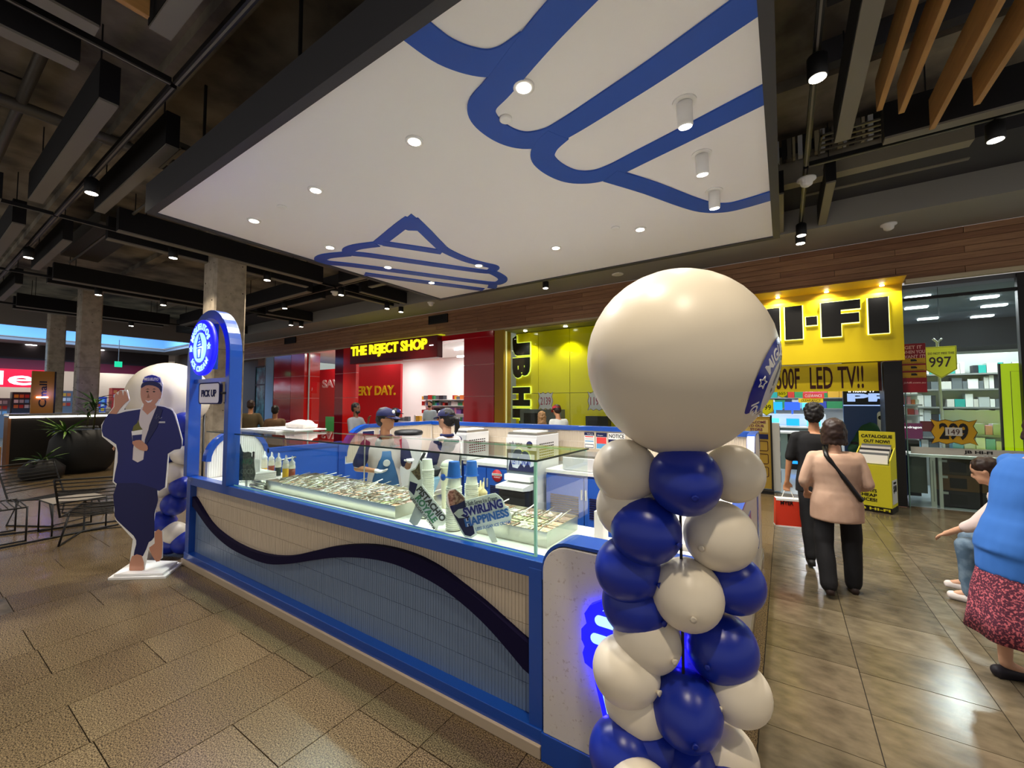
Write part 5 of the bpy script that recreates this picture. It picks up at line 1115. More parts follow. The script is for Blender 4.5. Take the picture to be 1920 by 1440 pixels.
k2 = thing('coffee_counter', 'second dark coffee counter cut off by the left edge', 'counter', (-18.4, .9, 0)); obj('body', B(-.3, .3, -3, .6, .1, 1.28), MATS['dark_panel'], k2); obj('light_strip', B(.30, .36, -3, .6, 1.29, 1.335), MATS['strip_white'], k2); obj('top', B(-.4, .42, -3.1, .7, 1.34, 1.40), MATS['ctop'], k2)
tag(obj('wooden_stool', MB().box(-.15, .15, -.15, .15, .62, .66).box(-.15, -.12, -.15, -.12, 0, .62).box(.12, .15, -.15, -.12, 0, .62).box(-.15, -.12, .12, .15, 0, .62).box(.12, .15, .12, .15, 0, .62), M('stool_wood', '#b07a44', .5), loc=(-15.2, 1.35, 0)), 'light wooden stool at the left edge by the coffee counter', 'stool')
p0_, p1_ = atX(57, 775, -16.5), atX(103, 697, -16.5)
og = thing('orange_sign', 'orange upright sign board with black vertical lettering above the coffee counter', 'sign', (-16.5, (p0_.y + p1_.y) / 2, 1.40)); W = (p1_.y - p0_.y) / 2; H = p1_.z - 1.4
obj('board', B(-.12, .0, -W, W, 0, H), M('orange_board', '#b87c1e', .6), og); obj('side', B(-.14, .02, W, W + .03, 0, H), mt_black, og)
cy, cz, w_, h_ = 0, H * .45, H * .62, W * .7
text('Cmall', cy - w_ / 2, cy + w_ / 2, cz - h_ / 2, cz + h_ / 2, 0, mt_blk, og, plane='YZ', rot=R(90), bold=.02)
obj('lit_bar', MB().prism(rrect(-W * .6, W * .5, H * .36, H * .36 + .04, .018, 3), .01, .03, 'YZ'), M('neon', '#fff0e0', .4, emit=6, ecol='#ffb080'), og)
lamp('POINT', (-16.3, og.location.y + .1, 1.4 + H * .45), 2.5, (.2, .2, 1), .05, name='neon_glow')
# stuff on coffee counter
for i, y in enumerate((3.35, 3.6, 3.85, 4.2)): tag(obj('counter_jar', MB().lathe([(.06, 0), (.06, .12), (.04, .15), (0, .15)], n=12), PCOL[(1, 6, 9, 12)[i]], loc=(-16.6, y, 1.401)), ['white', 'cream', 'pale blue', 'grey'][i] + ' jar on the dark coffee counter', 'jar')
tag(obj('dark_block', B(-16.9, -16.3, 4.85, 7.5, 0, 1.15), M('dark_panel', '#17130f', .4)), 'dark counter block behind the cardboard figure', 'counter')
ex = thing('exit_sign', 'small green glowing exit sign hanging at the far left', 'sign', atX(222, 683, -24.)); obj('panel', B(-.02, .02, -.12, .12, -.12, .12), M('exit_green', '#20c090', .4, emit=1.2), ex); obj('rod', B(-.01, .01, -.01, .01, .12, max(.2, 4.4 - ex.location.z)), mt_lgry, ex)
for i, (px, py) in enumerate([(58, 647), (186, 656), (194, 675), (219, 670), (24, 691), (62, 680)]):
    p = atZ(px, py, 4.44); tag(obj('far_downlight', MB().lathe([(0, 0), (.2, 0), (.2, -.03), (0, -.03)], n=12), mt_glow_cool, loc=(max(p.x, -46), p.y, 4.449)), 'round white downlight in the far left ceiling', 'downlight', 'far left ceiling downlights')
# ================================================================ CEILING FITTINGS
NX = [-18.45, -13.79, -9.13, -4.47, .29, 4.9]; NY = [-3.35, 1.31, 5.97]
def in_can(x0, x1, y0, y1): return x0 > -6.3 and x1 < .1 and y0 > 1.5 and y1 < 6.6
bc_ = 0
def seen(x0, x1, y0, y1, z):
    for i in range(7):
        d = Vector((x0 + (x1 - x0) * i / 6, y0 + (y1 - y0) * i / 6, z)) - CP; w_ = d.dot(FW)
        if w_ > .2 and -60 < 960 + F_PX * d.dot(RT) / w_ < 1980 and -60 < 720 - F_PX * d.dot(UP) / w_ < 800: return True
    return False
def baffle(x0, x1, y0, y1, z0=4.42, z1=4.80):
    if in_can(x0, x1, y0, y1) or not seen(x0, x1, y0, y1, z0): return
    t = thing('ceiling_baffle', 'black ceiling baffle with grey underside', 'baffle', ((x0 + x1) / 2, (y0 + y1) / 2, z0), 0, 'black ceiling baffles'); W, D = (x1 - x0) / 2, (y1 - y0) / 2
    obj('box', B(-W, W, -D, D, .02, z1 - z0), mt_baffle, t); obj('underside', B(-W + .005, W - .005, -D + .005, D - .005, 0, .02), mt_trim_grey, t)
    if W > D:
        for x in (-W * .8, W * .8): obj('hanger', B(x - .006, x + .006, -.006, .006, z1 - z0, 5.35 - z0), mt_black, t)
    else:
        for y in (-D * .8, D * .8): obj('hanger', B(-.006, .006, y - .006, y + .006, z1 - z0, 5.35 - z0), mt_black, t)
def track(x0, x1, y0, y1, z=4.50):
    if not seen(x0, x1, y0, y1, z): return
    t = thing('light_track', 'black ceiling light track running %s' % ('along the shopfronts' if x1 - x0 > y1 - y0 else 'towards the shopfronts'), 'track', ((x0 + x1) / 2, (y0 + y1) / 2, z), 0, 'black light tracks'); W, D = max((x1 - x0) / 2, .025), max((y1 - y0) / 2, .025)
    obj('rail', B(-W, W, -D, D, 0, .05), mt_black, t)
    if W > D: obj('groove', B(-W, W, -.008, .008, -.004, 0), mt_trim_grey, t)
    else: obj('groove', B(-.008, .008, -D, D, -.004, 0), mt_trim_grey, t)
for i, x in enumerate(NX):
    for j in range(len(NY)):
        y = NY[j]; yn = NY[j + 1] if j + 1 < len(NY) else 8.6
        if not in_can(x, x, y + .3, yn - .3) or x < -4.6 and False:
            top_ = yn if not (x in (-4.47,) and j == 1) else None
            if top_: track(x, x, y + .03, yn - .03)
        if yn - y > 3:
            baffle(x - .36, x - .22, y + .62, yn - .55); baffle(x + .22, x + .36, y + .62, yn - .55)
        elif x != -4.47:
            baffle(x - .33, x - .22, y + .5, 8.45, 4.46, 4.78); baffle(x + .22, x + .33, y + .5, 8.45, 4.46, 4.78)
for y in NY:
    for a, b in zip(NX, NX[1:]):
        if in_can(a + .3, b - .3, y - .01, y + .01): continue
        if y > 5 and a > -6 and a < 0: continue
        track(a + .03, b - .03, y, y)
        if y < 5 and y > 0 and a > 0: baffle(a + .6, b - .6, y + .22, y + .36)
        baffle(a + .65, b - .62, y - .36, y - .22)
        if y < 0 or a < -4: baffle(a + .95, b - .95, y + .22, y + .34)
for i, (x, y) in enumerate(TRACK_LIGHTS):
    t = thing('track_spotlight', 'black cylinder spotlight with a bright face hanging from a ceiling track', 'spotlight', (x, y, 4.285), 0, 'black track spotlights')
    obj('can', MB().lathe([(.065, 0), (.07, .005), (.07, .17), (.05, .19), (0, .19)], n=20), mt_black, t)
    obj('stem', MB().tube([(0, 0, .18), (0, 0, .22)], .012, 6), mt_black, t)
    obj('lit_face', MB().lathe([(0, -.004), (.058, -.004), (.058, .004), (0, .004)], n=20), M('spot_face', '#fff1dc', .4, emit=22), t)
# white dome detectors/cameras
for (px, py, z, Y, lab) in ((1512, 335, 4.45, None, 'white dome camera hanging at the crossing of the light tracks on the right'), (1666, 420, 4.43, None, 'white dome detector on the pale soffit on the right'), (628, 547, 4.45, None, 'white dome camera at the track crossing left of the canopy'), (808, 567, 4.43, None, 'white dome detector on the soffit behind the canopy corner')):
    p = atZ(px, py, z); tag(obj('dome_detector', MB().lathe([(.10, 0), (.10, -.02), (.07, -.03), (.06, -.08), (.03, -.10), (0, -.10)], n=20), mt_wht, loc=p), lab, 'camera')
p = atZ(1158, 514, 4.43); d = thing('soffit_downlight', 'round cool white recessed light in the soffit above the big balloon', 'downlight', p); obj('rim', MB().lathe([(.10, 0), (.12, 0), (.12, -.012), (.10, -.012)], n=20), mt_wht, d); obj('lens', MB().lathe([(0, -.003), (.10, -.003), (.10, -.008), (0, -.008)], n=20), mt_glow_cool, d)
# timber battens
for i, (x, ye, y0) in enumerate([(.81, 5.0, -2), (.99, 5.16, -2), (1.30, 5.64, -2), (1.54, 5.39, -2), (1.85, 5.2, -2), (-3.69, .92, -3)]):
    tag(obj('timber_batten', B(-.022, .022, (y0 - ye), 0, 0, .30), mt_batten, loc=(x, ye, 4.40), bev=.003), ['first timber ceiling batten from the canopy, ending above the walkway', 'second timber ceiling batten from the canopy', 'third timber ceiling batten, the one reaching farthest down', 'fourth timber ceiling batten near the right edge', 'fifth timber ceiling batten at the top right corner', 'single timber batten at the top left of the picture'][i], 'batten')
# pipes, ducts and services above
pg = M('pipe_grey', '#6a665e', .4, .3)
def pipe(pts, r, label, mat=pg, nm='service_pipe'): return tag(obj(nm, MB().tube(pts, r, 10), mat), label, 'pipe')
pipe([(-11.5, .2, 4.95), (-6.5, .35, 4.95), (-4.9, .45, 4.95)], .03, 'thin grey pipe under the slab at the upper left')
pipe([(-13, 2.1, 4.75), (-6.4, 2.1, 4.75)], .022, 'thin pale conduit running beside the canopy')
pipe([(-12, .75, 5.2), (-2, .72, 5.2)], .05, 'grey pipe running along the slab above the first track')
pipe([(-7.5, -3, 5.15), (-7.2, 6.85, 5.15)], .07, 'thick grey pipe crossing under the slab')
pipe([(-10.3, -.8, 5.1), (-5.2, -1.3, 5.1)], .05, 'dark pipe across the stained slab at the upper left', mt_black)
dct = MB().box(-13.5, -8.6, 2.4, 3.0, 4.9, 5.25)
tag(obj('air_duct', MB().box(-13.3, -10.2, 2.0, 2.6, 4.95, 5.2), M('duct', '#4a463f', .6, .3)), 'flat dark air duct between the columns', 'duct')
tag(obj('air_duct', MB().tube([(-7.9, -.6, 5.05), (-6.6, -.2, 5.0), (-5.6, .1, 5.1)], [.16, .2, .16], 14), mt_black), 'black flexible duct hanging at the upper left', 'duct')
for q, (xa, xb, ya, yb, nm) in enumerate(((-7.1, -6.3, 1.7, 4.6, 'left of the canopy'), (.45, 1.6, 6.1, 6.6, 'right of the canopy'))):
    t = thing('cable_tray', 'grey ladder cable tray %s' % nm, 'cable tray', ((xa + xb) / 2, (ya + yb) / 2, 4.9)); W, D = (xb - xa) / 2, (yb - ya) / 2
    obj('side_rail', B(-W, -W + .02, -D, D, 0, .08), pg, t); obj('side_rail', B(W - .02, W, -D, D, 0, .08), pg, t)
    n_ = int(2 * D / .12)
    for k in range(n_): obj('rung', B(-W, W, -D + k * .12, -D + k * .12 + .03, 0, .02), pg, t)
for (x0, x1, y, z) in ((.45, 5, 3.3, 5.1), (.4, 5, 4.3, 5.15), (.4, 5, 5.1, 5.1)): tag(obj('ceiling_beam', B(x0, x1, y, y + .12, z, 5.35), mt_darkceil), 'dark cross beam under the slab on the right', 'beam', 'dark cross beams on the right')
tag(obj('pale_bulkhead', B(.0, 1.9, 6.75, 6.93, 4.7, 5.1), M('bulk', '#8f897a', .7)), 'pale grey bulkhead between the tracks right of the canopy', 'bulkhead')
pat = thing('patterned_strip', 'grey and cream patterned strip lights panel above the right walkway', 'panel', (1.0, 6.6, 4.98))
for k in range(34): obj('strip', B(-1.0 + k * .06, -1.0 + k * .06 + (.05 if k % 3 else .03), 0, .1, 0, .28), (PCOL[12], mt_black, pg, M('strip_cream', '#a89f80', .7))[k % 4], pat)
wr = MB()
for k in range(16):
    x, y = random.uniform(-9.5, -5), random.uniform(-1.5, 1.0); wr.box(x - .008, x + .008, y - .008, y + .008, 4.8, 5.35)
for k in range(9):
    x, y = random.uniform(-9.5, -5.2), random.uniform(-1.3, .8); wr.tube([(x, y, 5.3), (x + random.uniform(-.5, .5), y + random.uniform(-.4, .4), 5.0), (x + random.uniform(-1, 1), y + random.uniform(-.6, .6), 5.3)], .012, 5)
tag(obj('hanging_cables', wr, mt_black), 'tangle of black rods and cables under the stained slab', 'cables', kind='stuff')
# slab stains / ribs
for k in range(7): obj('slab_rib', B(-22, 8, -4.5 + k * 2.0, -4.3 + k * 2.0, 5.22, 5.35), mt_slab, ceil)
# ================================================================ BALLOONS
def balloon_mesh(r, mat, key):
    mb = MB(); prof = []; n = 20
    for j in range(n + 1):
        ph = -math.pi / 2 + math.pi * j / n; rr = math.cos(ph); z = math.sin(ph)
        if z < 0: rr *= 1 - .10 * z * z; z *= 1.10
        prof.append((max(r * rr, .0015), r * z))
    mb.lathe(prof, n=32); mb.lathe([(.004, -r * 1.10 - .012), (.012, -r * 1.10 - .014), (.004, -r * 1.09)], n=10)
    me = mb.mesh(key); me.materials.append(mat); return me
BW_, BB_ = balloon_mesh(.125, mt_balw, 'balloon'), balloon_mesh(.125, mt_balb, 'balloon')
def put_balloon(p, axis, white, label, grp=None, s_=1):
    o = bpy.data.objects.new('balloon', BW_ if white else BB_); COL.objects.link(o); o.location = p; o.scale = (s_, s_, s_)
    out = Vector((p[0] - axis[0], p[1] - axis[1], .02)); 
    if out.length < .02: out = Vector((0, -1, 0))
    o.rotation_euler = out.to_track_quat('Z', 'Y').to_euler(); tag(o, label, 'balloon', grp); return o
AX = Vector((-.27, 1.50, 0))
FRONT = [(1283, 900, 69, 0, 'blue balloon topmost in the front column, right under the giant one'), (1171, 882, 57, 1, 'cream balloon upper left under the giant balloon'), (1375, 888, 57, 1, 'cream balloon upper right under the giant balloon'),
    (1209, 993, 66, 0, 'blue balloon on the left, second row of the front column'), (1349, 1004, 69, 1, 'cream balloon on the right, second row of the front column'), (1178, 950, 52, 1, 'cream balloon peeking out behind the second row, left'),
    (1176, 1067, 57, 0, 'blue balloon in shade on the left, above the glowing sign'), (1288, 1113, 70, 1, 'cream balloon in the centre of the front column'), (1376, 1094, 54, 0, 'blue balloon at the right edge, third row'), (1190, 1130, 53, 0, 'blue balloon behind, just above the lower left cream one'),
    (1212, 1193, 66, 1, 'cream balloon left of centre, fourth row'), (1353, 1213, 71, 0, 'blue balloon on the right, fourth row'), (1172, 1256, 56, 1, 'cream balloon tinted by the blue glow at the left'), (1285, 1328, 71, 0, 'blue balloon in the centre near the bottom of the picture'),
    (1386, 1298, 55, 1, 'cream balloon at the right edge near the bottom'), (1195, 1312, 52, 1, 'cream balloon behind, below the glow tinted one'), (1212, 1391, 69, 0, 'blue balloon at the bottom left of the column'), (1358, 1420, 71, 1, 'cream balloon at the bottom right of the column'), (1165, 1412, 50, 0, 'blue balloon peeking out at the lower left'), (1285, 1500, 70, 1, 'cream balloon below the picture edge'), (1370, 1520, 60, 0, 'blue balloon at the foot of the column')]
for px, py, r, wh, lab in FRONT:
    q = ray(px, py); P = atW(px, py, .125 * F_PX / r * (q.length ** .5))     # latex balloons are all 25 cm across
    if P.x < -.24 and P.y > 1.635: P = CP + (P - CP) * (1.635 / P.y)
    s_ = 1
    if Vector((P.x - AX.x, P.y - AX.y)).length > .29:            # keep it tied to the column
        rr = P - CP; h2 = Vector((rr.x, rr.y)); t_ = Vector((AX.x, AX.y)).dot(h2) / h2.length_squared
        off = (Vector((AX.x, AX.y)) - h2 * t_).length; back = math.sqrt(max(.27 ** 2 - off ** 2, 0)) / h2.length
        s_ = min(t_ + back, 1.0); P = CP + rr * s_
    put_balloon(P, AX, wh, lab, None, max(s_, .85))
for z in (.13, .34):
    for k in range(4):
        a = R(45 + 90 * k + z * 200); put_balloon((AX.x + .17 * math.cos(a), AX.y + .17 * math.sin(a), z), AX, k % 2, ['blue', 'cream'][k % 2] + ' balloon near the foot of the front column', 'foot balloons of the front column')
tag(obj('balloon_stand', MB().tube([(-.33, 1.63, .0), (-.33, 1.63, 1.40)], .005, 8).lathe([(.13, 0), (.13, .01), (.02, .03)], (-.33, 1.60, 0), 20), mt_black), 'black pole and foot inside the front balloon column', 'stand')
def big_balloon(c, r, label, decal_dir=None, up=(0, 0, 1)):
    t = thing('giant_balloon', label, 'balloon', c)
    obj('latex', None, None, t, me=balloon_mesh(r, mt_balw, 'latex'))
    if decal_dir is not None:
        d = Vector(decal_dir).normalized(); u = Vector(up); u = (u - d * u.dot(d)).normalized(); rg = u.cross(d)
        if True:
            def fn(a, b, th): # flat (a,b) metres -> sphere
                l = math.hypot(a, b); ang = l / r
                v = d * math.cos(ang) + ((rg * a + u * b) / l * math.sin(ang) if l > 1e-6 else Vector())
                return v * (r * 1.003 + th)
            def disc(r0, r1, th, mat, nm):
                vs = []; fs = []; K = 40; J = 6
                for j in range(J + 1):
                    rr = r0 + (r1 - r0) * j / J
                    for k in range(K): a = 2 * math.pi * k / K; vs.append(fn(rr * math.cos(a) + 1e-7, rr * math.sin(a), th))
                for j in range(J):
                    for k in range(K): fs.append((j * K + k, j * K + (k + 1) % K, (j + 1) * K + (k + 1) % K, (j + 1) * K + k))
                return obj(nm, MB().add(vs, fs, True), mat, t)
            R1 = r * .50
            disc(R1 * .55, R1, .001, M('decal_blue', '#151f96', .2), 'decal_ring'); disc(.001, R1 * .55, .001, M('decal_white', '#dcd6cc', .3), 'decal_centre')
            ring_text('MIGUELITOS', 0, 0, R1 * .76, 90, R1 * .33, 0, mt_wht, t, fn=fn, th=.002); ring_text('ICE CREAM', 0, 0, R1 * .76, -90, R1 * .28, 0, mt_wht, t, inward=True, fn=fn, th=.002)
            for sx in (-1, 1):
                pts = star_pts(sx * R1 * .76, 0, R1 * .13); mb = MB()
                for i in range(10):
                    a, b = pts[i], pts[(i + 1) % 10]; mb.tube([fn(a[0], a[1], .001), fn(b[0], b[1], .001)], .0022, 5)
                obj('star', mb, mt_wht, t)
            ic = cone_icon(0, 0, R1 * .62, 0); obj('cone_emblem', MB().add([fn(v[0], v[2], .0015 - v[1] * .2) for v in ic.v], ic.f), M('emblem_grey', '#6a6a78', .5), t)
    return t
cb_c = atW(1268, 673, 1.56)
tc_ = (CP - cb_c).normalized(); pr_ = (RT - tc_ * RT.dot(tc_)).normalized(); dd = tc_ * math.cos(R(74)) + (pr_ * .97 - UP * .30) * math.sin(R(74))
big_balloon(cb_c, .332, 'giant cream balloon on top of the front column with round blue MIGUELITOS sticker', dd, UP + RT * .1)
# rear column
AX2 = Vector((-5.85, 2.12, 0))
cr = atW(318, 744, 4.85); 
bb = big_balloon(cr, .40, 'giant cream balloon behind the cardboard figure')
REAR = [(345, 794, 19, 0), (339, 824, 19, 0), (308, 793, 19, 1), (345, 850, 20, 1), (329, 886, 21, 1), (343, 912, 20, 0), (327, 945, 22, 0), (305, 912, 20, 1), (304, 979, 22, 0), (327, 1000, 21, 1), (345, 1030, 21, 0), (304, 1036, 19, 1), (318, 1020, 19, 0), (308, 850, 20, 0), (300, 1000, 18, 1)]
for i, (px, py, r, wh) in enumerate(REAR):
    q = ray(px, py); P = atW(px, py, .125 * F_PX / r * q.length ** .5 * .93)
    P = atW(px, py, min(max(4.55, 4.4 + .02 * (22 - r)), 4.8)); P.z = max(P.z, .14); put_balloon(P, AX2, wh, ('cream' if wh else 'blue') + ' balloon of the rear column behind the cardboard figure', 'balloons of the rear column')
tag(obj('balloon_stand', MB().tube([(AX2.x, AX2.y, .0), (AX2.x, AX2.y, 1.6)], .012, 8).lathe([(.16, 0), (.16, .01), (.02, .03)], (AX2.x, AX2.y, 0), 20), mt_black), 'black pole and foot inside the rear balloon column', 'stand')
# ================================================================ CARDBOARD FIGURE
fpnt = atZ(262, 1078); fw_ = (fpnt - CP).dot(FW); mpp = fw_ / F_PX
st = thing('cardboard_figure', 'life size cardboard cut-out of a smiling person in navy suit holding an ice cream cup', 'cut-out', (fpnt.x, fpnt.y, .045), YAW)
z0p = 560 + 1348 / 2.572
def sp_(l): return [((160 + a / 2.572 - 262) * mpp, (z0p - (560 + b / 2.572)) * mpp) for a, b in l]
def layer(nm, l, d, mat, sm=3, th=.0015, **k): return obj(nm, MB().prism(spline(sp_(l), sm, True) if sm else sp_(l), -d - th, -d), mat, st, **k)
m_suit, m_suit2 = M('suit_print', '#1a1f66', .45), M('suit_print_dark', '#13164e', .45); m_fig = M('skin_print', '#c48d74', .45); m_fig2 = M('shirt_print', '#d8cfce', .45)
outl = [(235, 460), (245, 412), (285, 402), (322, 415), (338, 450), (335, 500), (322, 550), (385, 568), (408, 600), (445, 720), (442, 768), (380, 795), (374, 955), (335, 965), (322, 1100), (318, 1165), (366, 1160), (368, 1290), (340, 1310), (300, 1250), (283, 1350), (208, 1352), (222, 1200), (135, 1110), (124, 1060), (128, 940), (112, 925), (120, 760), (50, 705), (44, 650), (78, 592), (100, 560), (102, 500), (130, 478), (165, 478), (178, 530), (150, 575), (232, 568), (245, 540)]
obj('board', MB().prism(sp_(outl), .0, .006), mt_wht, st)
layer('jacket_print', [(238, 572), (160, 584), (118, 596), (80, 594), (50, 650), (58, 704), (122, 744), (132, 830), (118, 922), (160, 936), (300, 962), (368, 952), (376, 790), (436, 766), (440, 722), (402, 604), (378, 572), (315, 556)], .0, m_suit, 2)
layer('trouser_print', [(134, 932), (128, 1060), (140, 1108), (226, 1184), (240, 1225), (230, 1278), (275, 1280), (300, 1215), (326, 1190), (322, 1080), (330, 960)], .0008, m_suit2, 2, .001)
layer('shirt_print', [(235, 575), (250, 560), (315, 558), (290, 640), (262, 720), (258, 818), (206, 818), (216, 700), (228, 640)], .0016, m_fig2, 2)
layer('lapel_print', [(316, 556), (345, 575), (320, 660), (262, 760), (282, 650)], .003, m_suit2, 0)
layer('raised_hand_print', [(82, 594), (118, 596), (132, 572), (160, 540), (176, 528), (160, 486), (150, 482), (146, 510), (138, 480), (126, 480), (122, 505), (112, 492), (104, 505), (106, 560)], .0016, m_fig, 0)
layer('head_print', [(236, 455), (258, 446), (300, 448), (330, 475), (326, 515), (300, 552), (270, 560), (244, 540), (232, 500)], .0018, m_fig, 3)
layer('neck_print', [(252, 540), (300, 540), (312, 562), (270, 600), (244, 575)], .0017, m_fig, 0)
layer('cap_peak_print', [(234, 470), (238, 446), (270, 434), (310, 438), (336, 462), (334, 492), (322, 470), (290, 456), (256, 456)], .0034, m_suit2, 2)
layer('cap_print', [(240, 442), (250, 415), (285, 404), (318, 416), (328, 442), (300, 436), (268, 434)], .0034, M('cap_blue', '#2530a8', .45), 2)
text('MIGUELITO', *(sp_([(248, 0)])[0][0], sp_([(318, 0)])[0][0], sp_([(0, 432)])[0][1], sp_([(0, 418)])[0][1]), -.005, mt_wht, st, th=.001, bold=.02)
layer('ear_print', [(326, 490), (336, 494), (332, 520), (324, 522)], .003, m_fig, 0)
for a in (258, 290): layer('eye_print', [(a, 486), (a + 8, 482), (a + 16, 487), (a + 8, 490)], .0034, mt_blk, 0, .0006); layer('brow_print', [(a - 2, 476), (a + 8, 471), (a + 20, 476), (a + 8, 475)], .0034, mt_blk, 0, .0006)
layer('smile_print', [(256, 528), (272, 533), (292, 526), (284, 538), (270, 541)], .0034, mt_wht, 0, .0006); layer('nose_print', [(270, 492), (278, 516), (264, 518)], .0034, M('nose', '#94624c', .5), 0, .0005)
layer('cup_print', [(196, 680), (250, 672), (246, 728), (204, 730)], .004, mt_wht, 0); layer('cup_band_print', [(201, 700), (248, 695), (246, 726), (204, 728)], .0055, m_suit, 0, .0006); layer('ice_cream_print', [(200, 680), (205, 655), (222, 640), (226, 625), (236, 655), (250, 672)], .004, M('pist_print', '#6c6a2c', .5), 0)
layer('holding_hand_print', [(204, 730), (240, 722), (262, 738), (278, 752), (276, 775), (240, 770), (210, 748)], .005, m_fig, 2)
layer('foot_print', [(222, 1282), (268, 1278), (283, 1345), (240, 1352), (212, 1346)], .002, m_fig, 2); layer('foot_print', [(328, 1166), (362, 1162), (366, 1285), (342, 1306), (318, 1275), (304, 1240), (330, 1220)], .002, m_fig, 2)
obj('signature_print', MB().tube([(x, -.0032, z) for x, z in sp_([(306, 618), (318, 596), (312, 622), (326, 606), (330, 620), (342, 612)])], .0016, 4), mt_wht, st); obj('signature_line', B(sp_([(288, 0)])[0][0], sp_([(358, 0)])[0][0], -.003, -.0015, sp_([(0, 640)])[0][1], sp_([(0, 632)])[0][1]), mt_lgry, st)
bq = [Vector((v.x, v.y)) for v in (atZ(202, 1088), atZ(310, 1085), atZ(342, 1058), atZ(250, 1055))]
bs = thing('figure_base', 'white folded cardboard base under the cardboard figure', 'base', (0, 0, 0)); obj('lower_board', MB().prism([(v.x, v.y) for v in bq], .001, .02, 'XY'), mt_wht, bs)
cc = sum(bq, Vector((0, 0))) / 4; obj('upper_board', MB().prism([tuple(cc + (v - cc) * .86) for v in bq], .024, .042, 'XY'), mt_wht, bs)
# ================================================================ WIRE FURNITURE
def wire_chair(loc, rz, label):
    t = thing('wire_lounge_chair', label, 'chair', loc, rz); W = .33; mt = mt_black; r = .011
    prof = [(0, .36, .38), (0, .0, .36), (0, -.30, .34), (0, -.36, .40), (0, -.52, .80)]
    sf = MB()
    for s in (-1, 1):
        sf.tube([(s * W, p[1], p[2]) for p in spline([(a, b, c) for a, b, c in prof], 4)], r, 6)
    obj('seat_frame', sf, mt, t)
    for k in range(11): y = .33 - k * .062; obj('seat_wire', MB().tube([(-W, y, .37 - .03 * (k / 10)), (-W * .5, y, .355 - .03 * (k / 10)), (W * .5, y, .355 - .03 * (k / 10)), (W, y, .37 - .03 * (k / 10))], .007, 5), mt, t)
    for k in range(9): f_ = k / 8; y, z = -.37 - .145 * f_, .44 + .36 * f_; obj('back_wire', MB().tube([(-W, y, z), (-W * .6, y - .03, z), (W * .6, y - .03, z), (W, y, z)], .007 if k < 8 else .011, 5), mt, t)
    for s in (-1, 1): obj('sled_leg', MB().tube([(s * (W - .04), .22, .36), (s * W, .34, .01), (s * W, -.34, .01), (s * (W - .04), -.22, .35)], r, 6), mt, t)
    obj('leg_brace', MB().tube([(-W, .30, .012), (W, .30, .012)], .007, 6), mt, t); return t
def wire_table(loc, rz, label, L=.50, D=.50, h=.42, solid=True):
    t = thing('side_table', label, 'table', loc, rz)
    if solid: obj('tabletop', B(-L / 2, L / 2, -D / 2, D / 2, h - .012, h), M('wood_top', '#8c8478', .45), t)
    else:
        for k in range(int(D / .05)): obj('top_slat', MB().tube([(-L / 2, -D / 2 + k * .05, h), (L / 2, -D / 2 + k * .05, h)], .006, 5), mt_black, t)
    obj('rim', MB().tube([(-L / 2, -D / 2, h - .01), (L / 2, -D / 2, h - .01), (L / 2, D / 2, h - .01), (-L / 2, D / 2, h - .01)], .009, 6, closed=True), mt_black, t)
    for a in (-1, 1):
        for b in (-1, 1): obj('leg', MB().tube([(a * L / 2, b * D / 2, 0), (a * L / 2, b * D / 2, h)], .009, 6), mt_black, t)
    for a in (-1, 1): obj('foot_bar', MB().tube([(a * L / 2, -D / 2, .01), (a * L / 2, D / 2, .01)], .009, 6), mt_black, t)
    return t
wire_chair((-8.75, 1.42, 0), R(-60), 'black wire lounge chair beyond the side table')
wire_chair((-7.25, 1.62, 0), R(62), 'black wire lounge chair half hidden behind the cardboard figure')
wire_table((-7.9, 1.42, 0), R(5), 'low square table with grey top between the wire chairs')
wire_table((-8.1, .62, 0), R(0), 'black wire bench top cut off by the left edge', .75, .75, .42, False)
for i, (a, b) in enumerate((((0, 1005), (222, 978)), ((0, 1030), (222, 985)))):
    pa, pb_ = atZ(*a), atZ(*b); tag(obj('floor_rail', MB().tube([(pa.x, pa.y, .014), (pb_.x, pb_.y, .014)], .012, 6), mt_black), ['black floor rail under the wire furniture, farther one', 'black floor rail under the wire furniture, nearer one'][i], 'rail')
# ================================================================ PLANTERS
mt_pot = M('planter_black', '#1d1e20', .6); mt_leaf = [M('leaf_%d' % i, c, .4) for i, c in enumerate(('#3f6a2a', '#6f9a3a', '#28481f', '#8aa860'))]
def strap_leaf(L, w_, droop, seed):
    pts = []; vs = []; fs = []; N = 6
    for i in range(N + 1):
        t = i / N; x = L * t * (.55 + .45 * math.sin(droop)) ; z = L * (t * .9 - droop * t * t * .75); ww = w_ * math.sin(math.pi * min(max(t * .9 + .08, 0), 1))
        vs += [(x, -ww / 2, z), (x, ww / 2, z), (x, 0, z - ww * .15)]
    for i in range(N): a = 3 * i; fs += [(a, a + 3, a + 5, a + 2), (a + 2, a + 5, a + 4, a + 1)]
    return MB().add(vs, fs, True).mesh('leaf')
LM = [[strap_leaf(L, w_, d, 0) for L, w_, d in ((.5, .05, .5), (.42, .045, .9), (.6, .05, .35))] for _ in mt_leaf]
for ms, m_ in zip(LM, mt_leaf):
    for me in ms: me.materials.append(m_)
def plant(name, label, loc, n_, sc_, tone, stem=0):
    t = thing(name, label, 'plant', loc)
    if stem: obj('stem', MB().tube([(0, 0, 0), (.02, .02, stem * .6), (0, .04, stem)], [.02, .016, .012], 8), M('stem_green', '#4a4a2a', .7), t)
    for k in range(n_):
        ms = LM[random.choice(tone)]; o = obj('leaf', None, None, t, me=random.choice(ms)); s = sc_ * random.uniform(.7, 1.1); o.scale = (s, s, s)
        o.location = (0, 0, stem * random.uniform(.55, 1) if stem else 0); o.rotation_euler = (random.uniform(-.35, .35), random.uniform(-.1, .7), random.uniform(0, 6.28))
    return t
